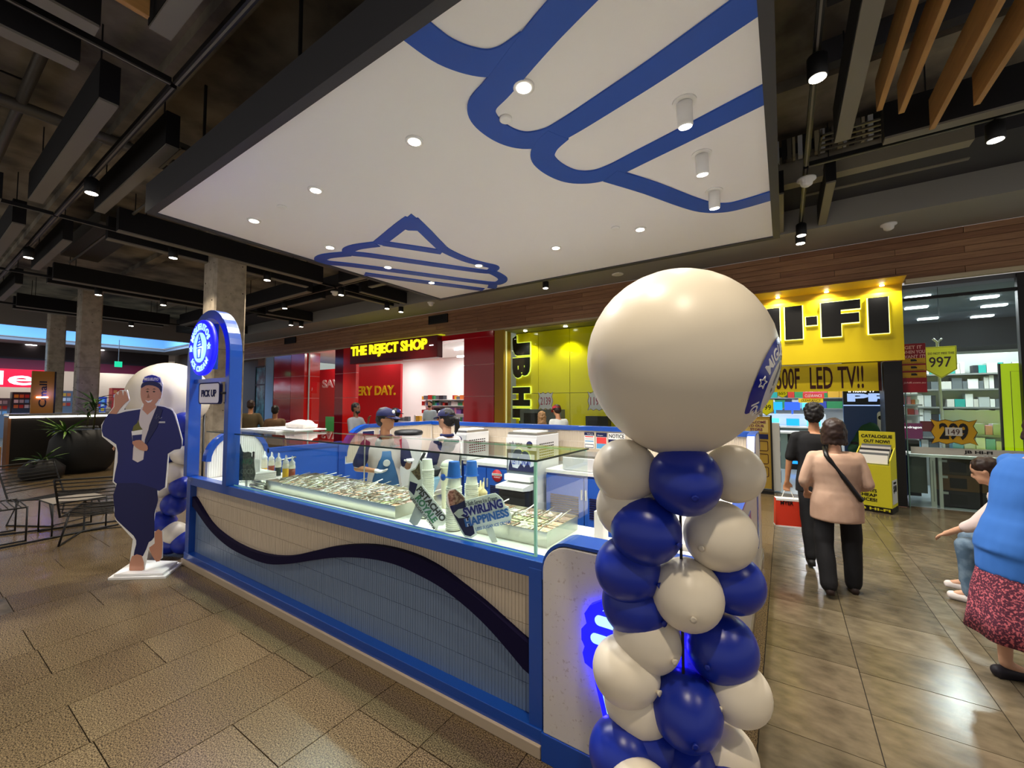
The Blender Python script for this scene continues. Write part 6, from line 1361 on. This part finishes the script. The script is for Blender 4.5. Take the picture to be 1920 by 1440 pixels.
def planter(loc, prof, label, sx=1, sy=1):
    t = thing('planter', label, 'planter', loc); m_ = Matrix.Diagonal((sx, sy, 1, 1)); obj('pot', MB().lathe(prof, n=28, mat=m_), mt_pot, t); obj('soil', MB().lathe([(0, prof[-1][1] - .06), (prof[-1][0] * .93, prof[-1][1] - .05), (0, prof[-1][1] - .04)], n=20, mat=m_), M('soil', '#2a2018', .9), t); return t
planter((-14.3, 2.70, 0), [(.40, 0), (.50, .12), (.62, .45), (.58, .8), (.44, 1.02), (.40, 1.03)], 'big rounded black planter in front of the concrete column', .8, 1.0)
planter((-13.7, 1.95, 0), [(.30, 0), (.38, .08), (.40, .25), (.22, .42), (.18, .43)], 'low rounded black planter left of the big one', .8, .9)
plant('leafy_plant', 'bright green bushy plant at the left of the big planter', (-14.15, 2.35, 1.0), 44, 1.0, (0, 1, 1, 3)); plant('tall_plant', 'dark tall spiky plant on the right of the big planter', (-14.3, 2.85, .98), 34, 1.05, (2, 2, 0), .8)
plant('small_plant', 'small pale spiky plant in the low planter', (-13.7, 1.95, .40), 22, .95, (2, 3, 0)); planter((-15.7, 3.0, 0), [(.2, 0), (.24, .3), (.24, 1.0), (.22, 1.05)], 'tall slim black planter behind the big one'); plant('red_tip_plant', 'palm like plant with reddish leaves behind the orange sign', (-15.7, 3.0, 1.0), 16, .9, (2, 0), .5)
# ================================================================ PEOPLE
mt_eye = M('eye_dark', '#1a1210', .3)
def person(label, loc, face, H=1.7, hips=None, hs=1.0, torso=(0, 0, 1), ua=None, fa=None, th=None, sh=None, head_dir=(0, 1, 0), head_tilt=0, skin=None, hair=None, hstyle='short', shirt='#222222', sleeve='short', shirt_len=.06, trousers='#101014', legs='trousers', shoe='#161616', cap=None, glasses=False, vox=.012, bulk=1.0, gloves=False, collar=None, foot_z=0, extras=None, hidden_legs=False):
    """local frame: +Y forward, +X to the right of the person. limbs are direction vectors for (right, left)."""
    k = H / 1.75; skin = skin or mt_skin; hair = hair or mt_hair
    t = thing('person', label, 'person', (loc[0], loc[1], loc[2] if len(loc) > 2 else 0), R(face))
    tz = Vector(torso).normalized(); rx = Vector((1, 0, 0))
    th = th or ((0.03, 0, -1), (-.03, 0, -1)); sh = sh or ((0, -.02, -1), (0, -.02, -1))
    ua = ua or ((.16, 0, -1), (-.16, 0, -1)); fa = fa or ((.05, .2, -1), (-.05, .2, -1))
    n = lambda v: Vector(v).normalized()
    # leg chains relative to hip, then lift so the lowest ankle stands
    L1, L2 = .43 * k, .42 * k; low = min((n(th[i]) * L1 + n(sh[i]) * L2).z for i in (0, 1)); hz = -low + .085 * k + foot_z
    if hips is not None: hz = hips
    hip = Vector((0, 0, hz)); hipc = hip + Vector((0, 0, .04 * k)); neck = hip + tz * .52 * k; chest = hip + tz * .36 * k
    hd = n(head_dir); hu = n(Vector((0, 0, 1)) * 1.0 + tz * .6 + Vector((hd.x, hd.y, 0)) * head_tilt)
    hf = (hd - hu * hd.dot(hu)).normalized(); hr = hf.cross(hu)
    hc = neck + tz * .06 * k + hu * .13 * k + hf * .015
    body = MB()
    HM = Matrix(((hr.x, hf.x, hu.x, hc.x), (hr.y, hf.y, hu.y, hc.y), (hr.z, hf.z, hu.z, hc.z), (0, 0, 0, 1)))
    s = k
    body.ball((0, -.008 * s, .025 * s), .075 * s, .094 * s, .095 * s, 18, 12, mat=HM)
    body.ball((0, .022 * s, -.045 * s), .056 * s, .066 * s, .072 * s, 16, 10, mat=HM)        # jaw
    body.add(*(lambda m: (m.v, m.f, True))(MB().cap((0, .086 * s, .01 * s), (0, .100 * s, -.022 * s), .007 * s, .012 * s, 8)), mat=HM)   # nose
    for sx in (-1, 1): body.ball((sx * .074 * s, -.005 * s, -.002 * s), .010 * s, .018 * s, .03 * s, 8, 6, mat=HM)                          # ears
    body.ball((0, .082 * s, -.055 * s), .022 * s, .010 * s, .007 * s, 8, 6, mat=HM); body.ball((0, .078 * s, -.083 * s), .018 * s, .014 * s, .014 * s, 8, 6, mat=HM)  # lips, chin
    body.cap(neck - tz * .06 * k, hc - hu * .05 * k - hf * .012, .058 * k, .050 * k)
    b = bulk
    def ringset(infl, z0, z1):
        prof = [(-.10, .155, .115), (-.02, .165, .118), (.08, .148, .105), (.18, .140, .10), (.30, .158, .112), (.40, .165, .112), (.46, .150, .098), (.50, .10, .08), (.54, .062, .06)]
        out = []
        for z, a, c in prof:
            if z0 <= z <= z1: out.append((hip + tz * z * k, a * k * b + infl, c * k * b + infl))
        return out
    body.loft(ringset(-.008, -.1, .52), 20)
    arms = []
    for i, sx in ((0, 1), (1, -1)):
        S = neck - tz * .055 * k + rx * sx * .165 * k * (b * .5 + .5); E = S + n(ua[i]) * .285 * k; Wr = E + n(fa[i]) * .245 * k
        body.cap(S, E, .046 * k, .036 * k); body.cap(E, Wr, .037 * k, .024 * k); arms.append((S, E, Wr, n(fa[i]), sx))
    lg = []
    for i, sx in ((0, 1), (1, -1)):
        Hp = hip + rx * sx * .085 * k * b; K = Hp + n(th[i]) * L1; A = K + n(sh[i]) * L2; lg.append((Hp, K, A, sx))
        if not hidden_legs or legs == 'skirt': body.cap(Hp, K, .075 * k, .052 * k); body.cap(K, A, .050 * k, .033 * k); body.cap(A, A + Vector((0, .10 * k, -.045 * k)), .032 * k, .03 * k)
    # hands
    for S, E, Wr, d, sx in arms:
        side = rx * sx; pn = d.cross(side)
        if pn.length < .2: pn = d.cross(Vector((0, 1, 0)))
        pn.normalize(); wd = pn.cross(d).normalized()      # pn: back of hand, wd: across the palm
        pc = Wr + d * .05 * k
        target = MB() if gloves else body
        target.cap(Wr, Wr + d * .02, .024 * k, .026 * k, 8)
        for q in (-1, -.33, .33, 1):
            f0 = Wr + d * .02 * k + wd * q * .014 * k; f1 = Wr + d * (.085 + .004 * (1 - abs(q))) * k + wd * q * .028 * k
            target.cap(f0, f1, .014 * k, .0115 * k, 7)
            ln = (.052 if abs(q) < .5 else .042) * k; m1_ = f1 + (d * .75 + wd * q * .18 + pn * -.28).normalized() * ln * .55; m2_ = m1_ + (d * .6 + pn * -.7).normalized() * ln * .6
            target.cap(f1, m1_, .0105 * k, .0095 * k, 7); target.cap(m1_, m2_, .0095 * k, .0075 * k, 7)
        t0 = Wr + d * .03 * k + wd * -.024 * k; t1 = t0 + (d * .7 + wd * -.8).normalized() * .035 * k; target.cap(t0, t1, .012 * k, .011 * k, 7); target.cap(t1, t1 + (d * .95 + wd * -.2).normalized() * .03 * k, .0105 * k, .008 * k, 7)
        if gloves: voxel(target, .008, 'glove', M('glove_white', '#e8e4e4', .6), t, 2)
    me_b = voxel(body, vox, 'body', skin, t, 3)
    for sx in (-1, 1): obj('eye', MB().ball((sx * .030 * s, .083 * s, .012 * s), .010 * s, .006 * s, .006 * s, 8, 6, mat=HM), mt_eye, t); obj('eyebrow', MB().ball((sx * .030 * s, .084 * s, .030 * s), .017 * s, .006 * s, .004 * s, 8, 5, mat=HM), hair, t)
    if glasses:
        g = MB()
        for sx in (-1, 1): g.tube([(sx * .031 * s + .021 * s * math.cos(R(a)), .094 * s, .010 * s + .016 * s * math.sin(R(a))) for a in range(0, 360, 30)], .0018, 5, closed=True, mat=HM); g.tube([(sx * .052 * s, .094 * s, .012 * s), (sx * .075 * s, .0, .012 * s)], .0018, 5, mat=HM)
        obj('glasses', g, mt_blk, t)
    # hair
    hb = MB(); s = k * hs
    if hstyle in ('short', 'curly', 'bob', 'tail', 'bun', 'long'):
        hb.ball((0, -.022 * s, .045 * s), .087 * s, .098 * s, .090 * s, 18, 12, mat=HM); hb.ball((0, -.045 * s, .0), .080 * s, .078 * s, .085 * s, 16, 10, mat=HM)
    if hstyle in ('bob', 'long'):
        for a in range(-120, 121, 24): q = R(a - 90); hb.add(*(lambda m: (m.v, m.f, True))(MB().cap((.07 * s * math.cos(q), .065 * s * math.sin(q) - .015 * s, .02 * s), (.082 * s * math.cos(q), .08 * s * math.sin(q) - .012 * s, (-.09 if hstyle == 'bob' else -.2) * s), .028 * s, .018 * s, 8)), mat=HM)
    if hstyle == 'tail': hb.add(*(lambda m: (m.v, m.f, True))(MB().tube([(0, -.10 * s, .03 * s), (0, -.15 * s, .0), (0, -.155 * s, -.08 * s), (0, -.13 * s, -.17 * s)], [.02 * s, .034 * s, .03 * s, .008 * s], 9)), mat=HM); hb.add(*(lambda m: (m.v, m.f, True))(MB().cap((.07 * s, .03 * s, .0), (.068 * s, .035 * s, -.09 * s), .008 * s, .004 * s, 6)), mat=HM)
    if hstyle == 'bun': hb.ball((0, -.12 * s, .0), .045 * s, mat=HM)
    if hb.v: voxel(hb, max(vox * .8, .008), 'hair', hair, t, 2, (.014 if hstyle in ('curly', 'long') else .006, 38))
    if cap:
        cm = M('cap_' + cap, cap, .7)
        hbm = MB(); hbm.ball((0, -.012 * s, .052 * s), .092 * s, .106 * s, .085 * s, 20, 12, mat=HM)
        # cut below brim line: keep upper half
        vs, fs, N = [], [], 24
        for j in range(8):
            ph = R(90 * j / 7); rr = math.cos(ph); zz = math.sin(ph)
            for q in range(N): a = 2 * math.pi * q / N; vs.append((.092 * s * rr * math.cos(a), (-.010 + .108 * rr * math.sin(a)) * s, (.042 + .088 * zz) * s))
        for j in range(7):
            for q in range(N): fs.append((j * N + q, j * N + (q + 1) % N, (j + 1) * N + (q + 1) % N, (j + 1) * N + q))
        cp = obj('cap', MB().add(vs, fs, True, HM), cm, t)
        br = [(.082 * math.cos(R(a)) * s, (.055 + .11 * math.sin(R(a))) * s) for a in range(0, 181, 15)]
        HB = HM @ Matrix.Translation((0, 0, .046 * s)) @ Matrix.Rotation(R(-14), 4, 'X')
        obj('cap_peak', MB().prism(br, -.004, .003, 'XY', mat=HB), cm, cp)
        obj('cap_logo', MB().ball((0, .088 * s, .08 * s), .022 * s, .012 * s, .022 * s, 12, 8, mat=HM), mt_wht, cp)
    s = k
    if extras == 'hijab':
        hj = MB().ball((0, -.02 * s, .03 * s), .096 * s, .105 * s, .112 * s, 16, 10, mat=HM).ball((0, -.02 * s, -.09 * s), .09 * s, .09 * s, .09 * s, 16, 10, mat=HM); voxel(hj, .012, 'head_scarf', mt_blk, t, 3)
    if extras == 'beard': voxel(MB().ball((0, .035 * s, -.07 * s), .056 * s, .058 * s, .05 * s, 12, 8, mat=HM), .009, 'beard', hair, t, 2, (.006, 40))
    # clothes
    smt = shirt if not isinstance(shirt, str) else M('cloth_' + shirt, shirt, .85)
    sm_ = MB(); sm_.loft([(c, a, c2) for c, a, c2 in ringset(.014, -.10 - 0, .5)], 22)
    if shirt_len > 0: sm_.loft([(hip + Vector((0, 0, -.10 - shirt_len)) * k, .172 * k * b + .014, .128 * k * b + .014), (hip + Vector((0, 0, -.02)) * k, .168 * k * b + .014, .12 * k * b + .014), (hip + tz * .1 * k, .15 * k * b + .014, .108 * k * b + .014)], 22)
    for S, E, Wr, d, sx in arms:
        sm_.cap(S - Vector((0, 0, .012)), S + (E - S) * .5, .066 * k, .062 * k * (.9 + .1 * b), 12)
        if sleeve == 'short': sm_.cap(S + (E - S) * .3, S + (E - S) * .86, .062 * k, .060 * k, 12)
        elif sleeve == 'mid': sm_.cap(S + (E - S) * .3, E, .064 * k, .06 * k, 12); sm_.cap(E, E + (Wr - E) * .35, .06 * k, .052 * k, 12)
        else: sm_.cap(S, E, .062 * k, .052 * k, 12); sm_.cap(E, Wr - (Wr - E) * .06, .05 * k, .034 * k, 12)
    sm_.cap(neck - tz * .05 * k - rx * .12 * k, neck - tz * .05 * k + rx * .12 * k, .055 * k, .055 * k, 12)
    voxel(sm_, vox, 'shirt', smt, t, 5, (.006, 9))
    if collar: obj('collar', MB().tube([neck + tz * .01 + (rx * math.cos(R(a)) + Vector((0, 1, 0)) * math.sin(R(a))) * .068 * k for a in range(0, 360, 30)], .016 * k, 8, closed=True), M('cloth_' + collar, collar, .8), t)
    tmt = trousers if not isinstance(trousers, str) else M('cloth_' + trousers, trousers, .85)
    if legs == 'trousers' or legs == 'wide' or legs == 'crop':
        tm = MB(); tm.ball(hip + tz * .0, .165 * k * b, .122 * k * b, .13 * k, 18, 10)
        ww = 1.25 if legs == 'wide' else 1.0
        for Hp, K, A, sx in lg:
            end = A + (K - A) * (.02 if legs != 'crop' else .16)
            tm.cap(Hp, K, .092 * k, .072 * k * ww, 12); tm.cap(K, end, .070 * k * ww, .056 * k * ww * (1.1 if legs == 'wide' else 1), 12)
        voxel(tm, vox, 'trousers', tmt, t, 4, (.005, 8))
    elif legs == 'skirt':
        vs, fs, N = [], [], 48; zs = [(-.10, .15, .12), (-.22, .172, .135), (-.35, .20, .16), (-.50, .215, .175), (-.62, .225, .19)]
        for j, (z, a, c) in enumerate(zs):
            for q in range(N): an = 2 * math.pi * q / N; fold = 1 + .055 * j / 4 * math.sin(an * 9 + .6 * math.sin(an * 2)); vs.append((a * k * b * fold * math.cos(an), c * k * b * fold * math.sin(an), hip.z + z * k))
        for j in range(len(zs) - 1):
            for q in range(N): fs.append((j * N + q, (j + 1) * N + q, (j + 1) * N + (q + 1) % N, j * N + (q + 1) % N))
        o = obj('skirt', MB().add(vs, fs, True), tmt, t); sd_ = o.modifiers.new('s', 'SOLIDIFY'); sd_.thickness = .004
    for Hp, K, A, sx in lg:
        if hidden_legs: continue
        shm = MB(); f = Vector((0, 1, 0)); g_ = A - Vector((0, 0, .05 * k))
        shm.cap(g_ - f * .04 * k, g_ + f * .12 * k - Vector((0, 0, .004)), .040 * k, .036 * k, 12); shm.box(g_.x - .034 * k, g_.x + .034 * k, g_.y - .06 * k, g_.y + .14 * k, g_.z - .035 * k, g_.z - .01)
        voxel(shm, .010, 'shoe', M('shoe_' + shoe, shoe, .6), t, 3)
    t['_j'] = 0; del t['_j']
    return t, dict(hip=hip, neck=neck, arms=arms, legs=lg, k=k, HM=HM, hc=hc)
# woman in beige T-shirt with strap
pA, jA = person('person walking away in beige T-shirt and black trousers with a black strap across the back', (.37, 4.74), 8, 1.50, ua=((.28, -.05, -1), (-.32, -.02, -1)), fa=((-.25, .8, -.5), (.2, .8, -.6)), th=((.05, .10, -1), (-.04, -.06, -1)), sh=((0, -.02, -1), (0, -.42, -1)), head_dir=(.1, 1, -.1), skin=mt_skin2, hair=mt_hairb, hstyle='bob', shirt=M('beige_tee', '#c7a58e', .85, noise_=(3, '#b8957e', .4, .6)), sleeve='mid', shirt_len=.10, trousers='#0d0c10', legs='wide', shoe='#2a1a16', bulk=1.26, vox=.011, hs=1.18)
k = jA['k']; hp, nk = jA['hip'], jA['neck']
sb = []
for a in range(0, 11):
    f_ = a / 10; sb.append((-.10 * k + f_ * .27 * k, -.150 * k + .02 * abs(f_ - .5), nk.z - .04 * k - f_ * .43 * k))
obj('cross_strap', MB().tube([(-.07, .02, nk.z + .03)] + sb + [(.2 * k, -.04, hp.z + .04)], .019, 6), mt_blk, pA)
# man in black T-shirt with red bag
pB, jB = person('person walking away in black T-shirt and black trousers carrying a red paper bag', (.26, 5.5), 6, 1.66, ua=((.14, .0, -1), (-.26, .05, -1)), fa=((.0, .2, -1), (-.10, .12, -1)), th=((.02, .2, -1), (-.02, -.18, -1)), sh=((0, -.1, -1), (0, -.36, -1)), skin=mt_skin, hstyle='curly', shirt='#101013', trousers='#0c0d12', shoe='#141416', bulk=1.04, vox=.012, hs=1.1)
Wr = jB['arms'][1][2]; bgp = pB.matrix_basis @ (Wr + Vector((0, .0, -.11)))
import_rz = R(6); bgp = Matrix.Translation((.26, 5.5, 0)) @ Matrix.Rotation(R(6), 4, 'Z') @ (Wr + Vector((-.0, .0, -.10)))
bag = thing('paper_bag', 'red paper shopping bag with white rope handles held by the person in black', 'bag', (bgp.x, bgp.y, bgp.z - .40), R(12))
obj('bag_body', MB().prism([(-.13, .0), (.13, .0), (.12, .30), (-.12, .30)], -.05, .05), M('bag_red', '#d83a22', .5), bag); obj('white_edge', B(-.131, .131, -.052, .052, -.004, .012), mt_wht, bag); obj('top_fold', B(-.12, .12, -.052, .052, .28, .303), mt_wht, bag)
text('MYER', -.08, .04, .24, .28, -.052, mt_blk, bag, bold=.02); obj('rope_handle', MB().tube([(-.06, 0, .30), (-.03, 0, .38), (.03, 0, .38), (.06, 0, .30)], .004, 6), mt_wht, bag)
# seated person at right
seat = thing('bench', 'low dark bench under the seated person in the white top', 'bench', (1.78, 5.05, 0), R(0)); obj('seat', B(-.2, .7, -.25, .25, .38, .43), M('bench_wood', '#6a5444', .5), seat)
for a in (-.15, .6): obj('leg', B(a, a + .05, -.2, .2, 0, .38), mt_black, seat)
pC, jC = person('seated person leaning forward in white long sleeved top, blue jeans and white shoes', (1.66, 5.05), 70, 1.62, hips=.50, torso=(0, .42, 1), ua=((.15, .5, -.9), (-.15, .55, -.8)), fa=((-.25, .75, -.6), (.3, .7, -.5)), th=((.06, 1, -.02), (-.12, 1, -.06)), sh=((0, .06, -1), (0, -.05, -1)), head_dir=(0, .6, -.9), head_tilt=.8, skin=mt_skin2, hair=mt_hairb, hstyle='short', shirt=M('pink_white', '#dcc8c4', .8), sleeve='mid', shirt_len=.04, trousers=M('denim', '#4a6178', .85, noise_=(9, '#7d93a6', .4, .65)), shoe='#e0d6d2', vox=.011)
# woman in blue top and floral skirt at right edge
mt_floral = M('floral_cloth', '#4a1a30', .85, noise_=(95, '#c0606a', .5, .6))
pD, jD = person('person at the right edge in bright blue top and long red floral skirt, bending', (1.14, 3.74), -70, 1.66, torso=(-.05, .30, 1), ua=((.1, .45, -1), (-.1, .5, -1)), fa=((0, .7, -.6), (0, .8, -.5)), head_dir=(0, 1, -.3), head_tilt=.3, skin=mt_skin2, hair=mt_hairb, hstyle='bob', shirt=M('bright_blue', '#2f66b4', .85), sleeve='mid', shirt_len=.14, trousers=mt_floral, legs='skirt', shoe='#1a1620', bulk=1.22, vox=.012)
# kiosk staff
a = atW(722, 800, 4.12)
m_apron = M('apron', '#2c5c8c', .7)
pE, jE = person('staff member with cap, glasses and white gloves behind the topping tray', (a.x, a.y), -122, 1.61, ua=((.42, .05, -1), (-.25, .2, -1)), fa=((-.75, .8, -.05), (.1, .9, .35)), head_dir=(-.72, .68, -.12), skin=mt_skin, hstyle='short', shirt=M('staff_grey', '#cfc6c4', .8), cap='#11174a', glasses=True, gloves=True, collar='#141a4c', vox=.011, bulk=1.05)
a = atW(832, 800, 4.3)
pF, jF = person('staff member with cap and ponytail facing left behind the cup towers', (a.x, a.y + .05), 92, 1.60, ua=((.2, .2, -1), (-.2, .2, -1)), fa=((-.1, .8, -.4), (.1, .8, -.4)), head_dir=(-.1, 1, -.12), skin=mt_skin2, hstyle='tail', shirt=M('staff_grey', '#cfc6c4', .8), cap='#11174a', glasses=True, collar='#141a4c', vox=.011)
for P_, J_ in ((pE, jE), (pF, jF)):
    h_ = J_['hip']; kk_ = J_['k']; nk_ = J_['neck']
    mbp = MB(); 
    for sx in (-1,): pass
    rows = [(-.38, .19, .165), (-.1, .175, .155), (.1, .15, .135), (.25, .115, .14), (.38, .085, .135)]
    vs = []; fs = []
    for z, hw_, d in rows:
        for q in range(9): a_ = R(90 - 62 * (hw_ / .19) + 124 * (hw_ / .19) * q / 8); vs.append((hw_ * 1.05 * math.cos(a_) * kk_ * 1.05, d * math.sin(a_) * kk_, h_.z + z * kk_))
    for j in range(len(rows) - 1):
        for q in range(8): fs.append((j * 9 + q, j * 9 + q + 1, (j + 1) * 9 + q + 1, (j + 1) * 9 + q))
    ap_ = obj('apron', MB().add(vs, fs, True), m_apron, P_); sd_ = ap_.modifiers.new('s', 'SOLIDIFY'); sd_.thickness = .006; sd_.offset = 1
    obj('apron_logo', MB().lathe([(.026, 0), (.034, 0), (.034, .004), (.026, .004)], n=18, mat=Matrix.Translation((0, .146 * kk_ + .012, h_.z + .26 * kk_)) @ Matrix.Rotation(R(-90), 4, 'X')), mt_lgry, ap_)
    for S, E, Wr, d, sx in J_['arms']: voxel(MB().cap(S + (E - S) * .1, S + (E - S) * .80, .074 * kk_, .070 * kk_, 12), .012, 'navy_sleeve', mt_navyc, P_, 2)
# background people
def at_floor(px, w_): p = atW(px, 770, w_); return (p.x, p.y)
BGV = .016
person('person seen from behind in olive brown shirt beyond the kiosk, farther left', at_floor(470, 9.9), 55, 1.72, skin=mt_skin, hair=mt_hairb, shirt='#544a34', ua=((.35, 0, -1), (-.5, 0, -1)), vox=BGV, sleeve='long')
person('person seen from behind in light brown shirt beside the olive shirted one', at_floor(516, 9.2), 50, 1.60, skin=mt_skin, hstyle='short', shirt='#6e543c', vox=BGV, bulk=1.05, trousers='#2a2420')
person('bearded person in grey T-shirt touching chin in front of the red shop', at_floor(667, 8.6), -75, 1.66, skin=mt_skin3, shirt='#86878a', ua=((.1, .2, -1), (-.2, .5, -1)), fa=((0, .3, -1), (.2, .35, 1)), head_dir=(0, 1, -.05), extras='beard', vox=BGV, bulk=1.08)
person('person in black head scarf and navy cap facing the red shop', at_floor(741, 7.6), -20, 1.56, skin=mt_skin, hair=mt_blk, hstyle='none', shirt='#141318', sleeve='long', cap='#141c60', extras='hijab', vox=BGV, bulk=1.1)
person('person in red cap and pale hooded top looking down by the yellow window', at_floor(1052, 8.2), 62, 1.64, skin=mt_skin, hair=mt_hairb, shirt='#cfd2cc', sleeve='long', cap='#b02430', torso=(0, .2, 1), head_dir=(0, .8, -.5), head_tilt=.4, vox=BGV, bulk=1.1)
person('person with long blonde brown hair seen from behind by the yellow window', at_floor(1016, 7.9), 0, 1.50, skin=mt_skin2, hair=mt_hairbl, hstyle='long', shirt='#d8d2cc', sleeve='long', vox=BGV)
person('person in dark green top stooping inside the shop entrance', at_floor(1606, 7.9), -60, 1.62, skin=mt_skin2, hair=mt_hairb, hstyle='curly', shirt='#1f4a34', torso=(0, .45, 1), head_dir=(0, .7, -.6), head_tilt=.6, ua=((.1, .4, -1), (-.1, .5, -1)), fa=((0, .8, -.4), (0, .8, -.4)), vox=BGV)
person('bearded cashier in pale blue shirt deep inside the red shop', at_floor(806, 13.5), -160, 1.74, skin=mt_skin2, hair=mt_hairb, shirt='#a8bccc', extras='beard', vox=.02)
person('dark haired person half hidden behind the raised hand of the cardboard figure', at_floor(240, 8.6), 60, 1.62, skin=mt_skin2, hair=mt_hair, hstyle='bob', shirt='#2a2420', vox=.02)

# ---- shared labels get the place that tells each apart in the picture
def places():
    from collections import defaultdict
    by = defaultdict(list)
    for o in bpy.data.objects:
        if o.parent is None and o.get('label') and o.get('kind') != 'stuff': by[o['label']].append(o)
    zx = ((384, 'far left'), (768, 'left'), (1152, 'centre'), (1536, 'right'), (9e9, 'far right')); zy = ((240, 'top'), (480, 'upper'), (720, 'middle'), (9e9, 'lower'))
    
    for lab, l in by.items():
        if len(l) < 2: continue
        cell = defaultdict(list)
        for o in l:
            d = o.matrix_world.translation if o.parent else o.location; d = d - CP; w_ = d.dot(FW)
            px, py = (960 + F_PX * d.dot(RT) / w_, 720 - F_PX * d.dot(UP) / w_) if w_ > .1 else (-999, -999)
            if not (-40 < px < 1960 and -40 < py < 1480): cell['out'].append((d.length, o)); continue
            cell[(next(t for m_, t in zx if px < m_), next(t for m_, t in zy if py < m_))].append((d.length, o))
        for c, m_ in cell.items():
            if c == 'out':
                for i, (_, o) in enumerate(sorted(m_, key=lambda q: q[0])): o['label'] = ' '.join(lab.split()[:8]) + ', ' + ordn(i + 1) + ' outside the picture'
                continue
            m_.sort(key=lambda q: q[0])
            for i, (_, o) in enumerate(m_):
                s_ = ' '.join(lab.split()[:8]) if len(lab.split()) > 9 else lab
                o['label'] = (s_ + ', ' + (ordn(i + 1) + ' nearest, ' if len(m_) > 1 else '') + c[0] + ' ' + c[1])
bpy.data.scenes.remove(WORK)
places()
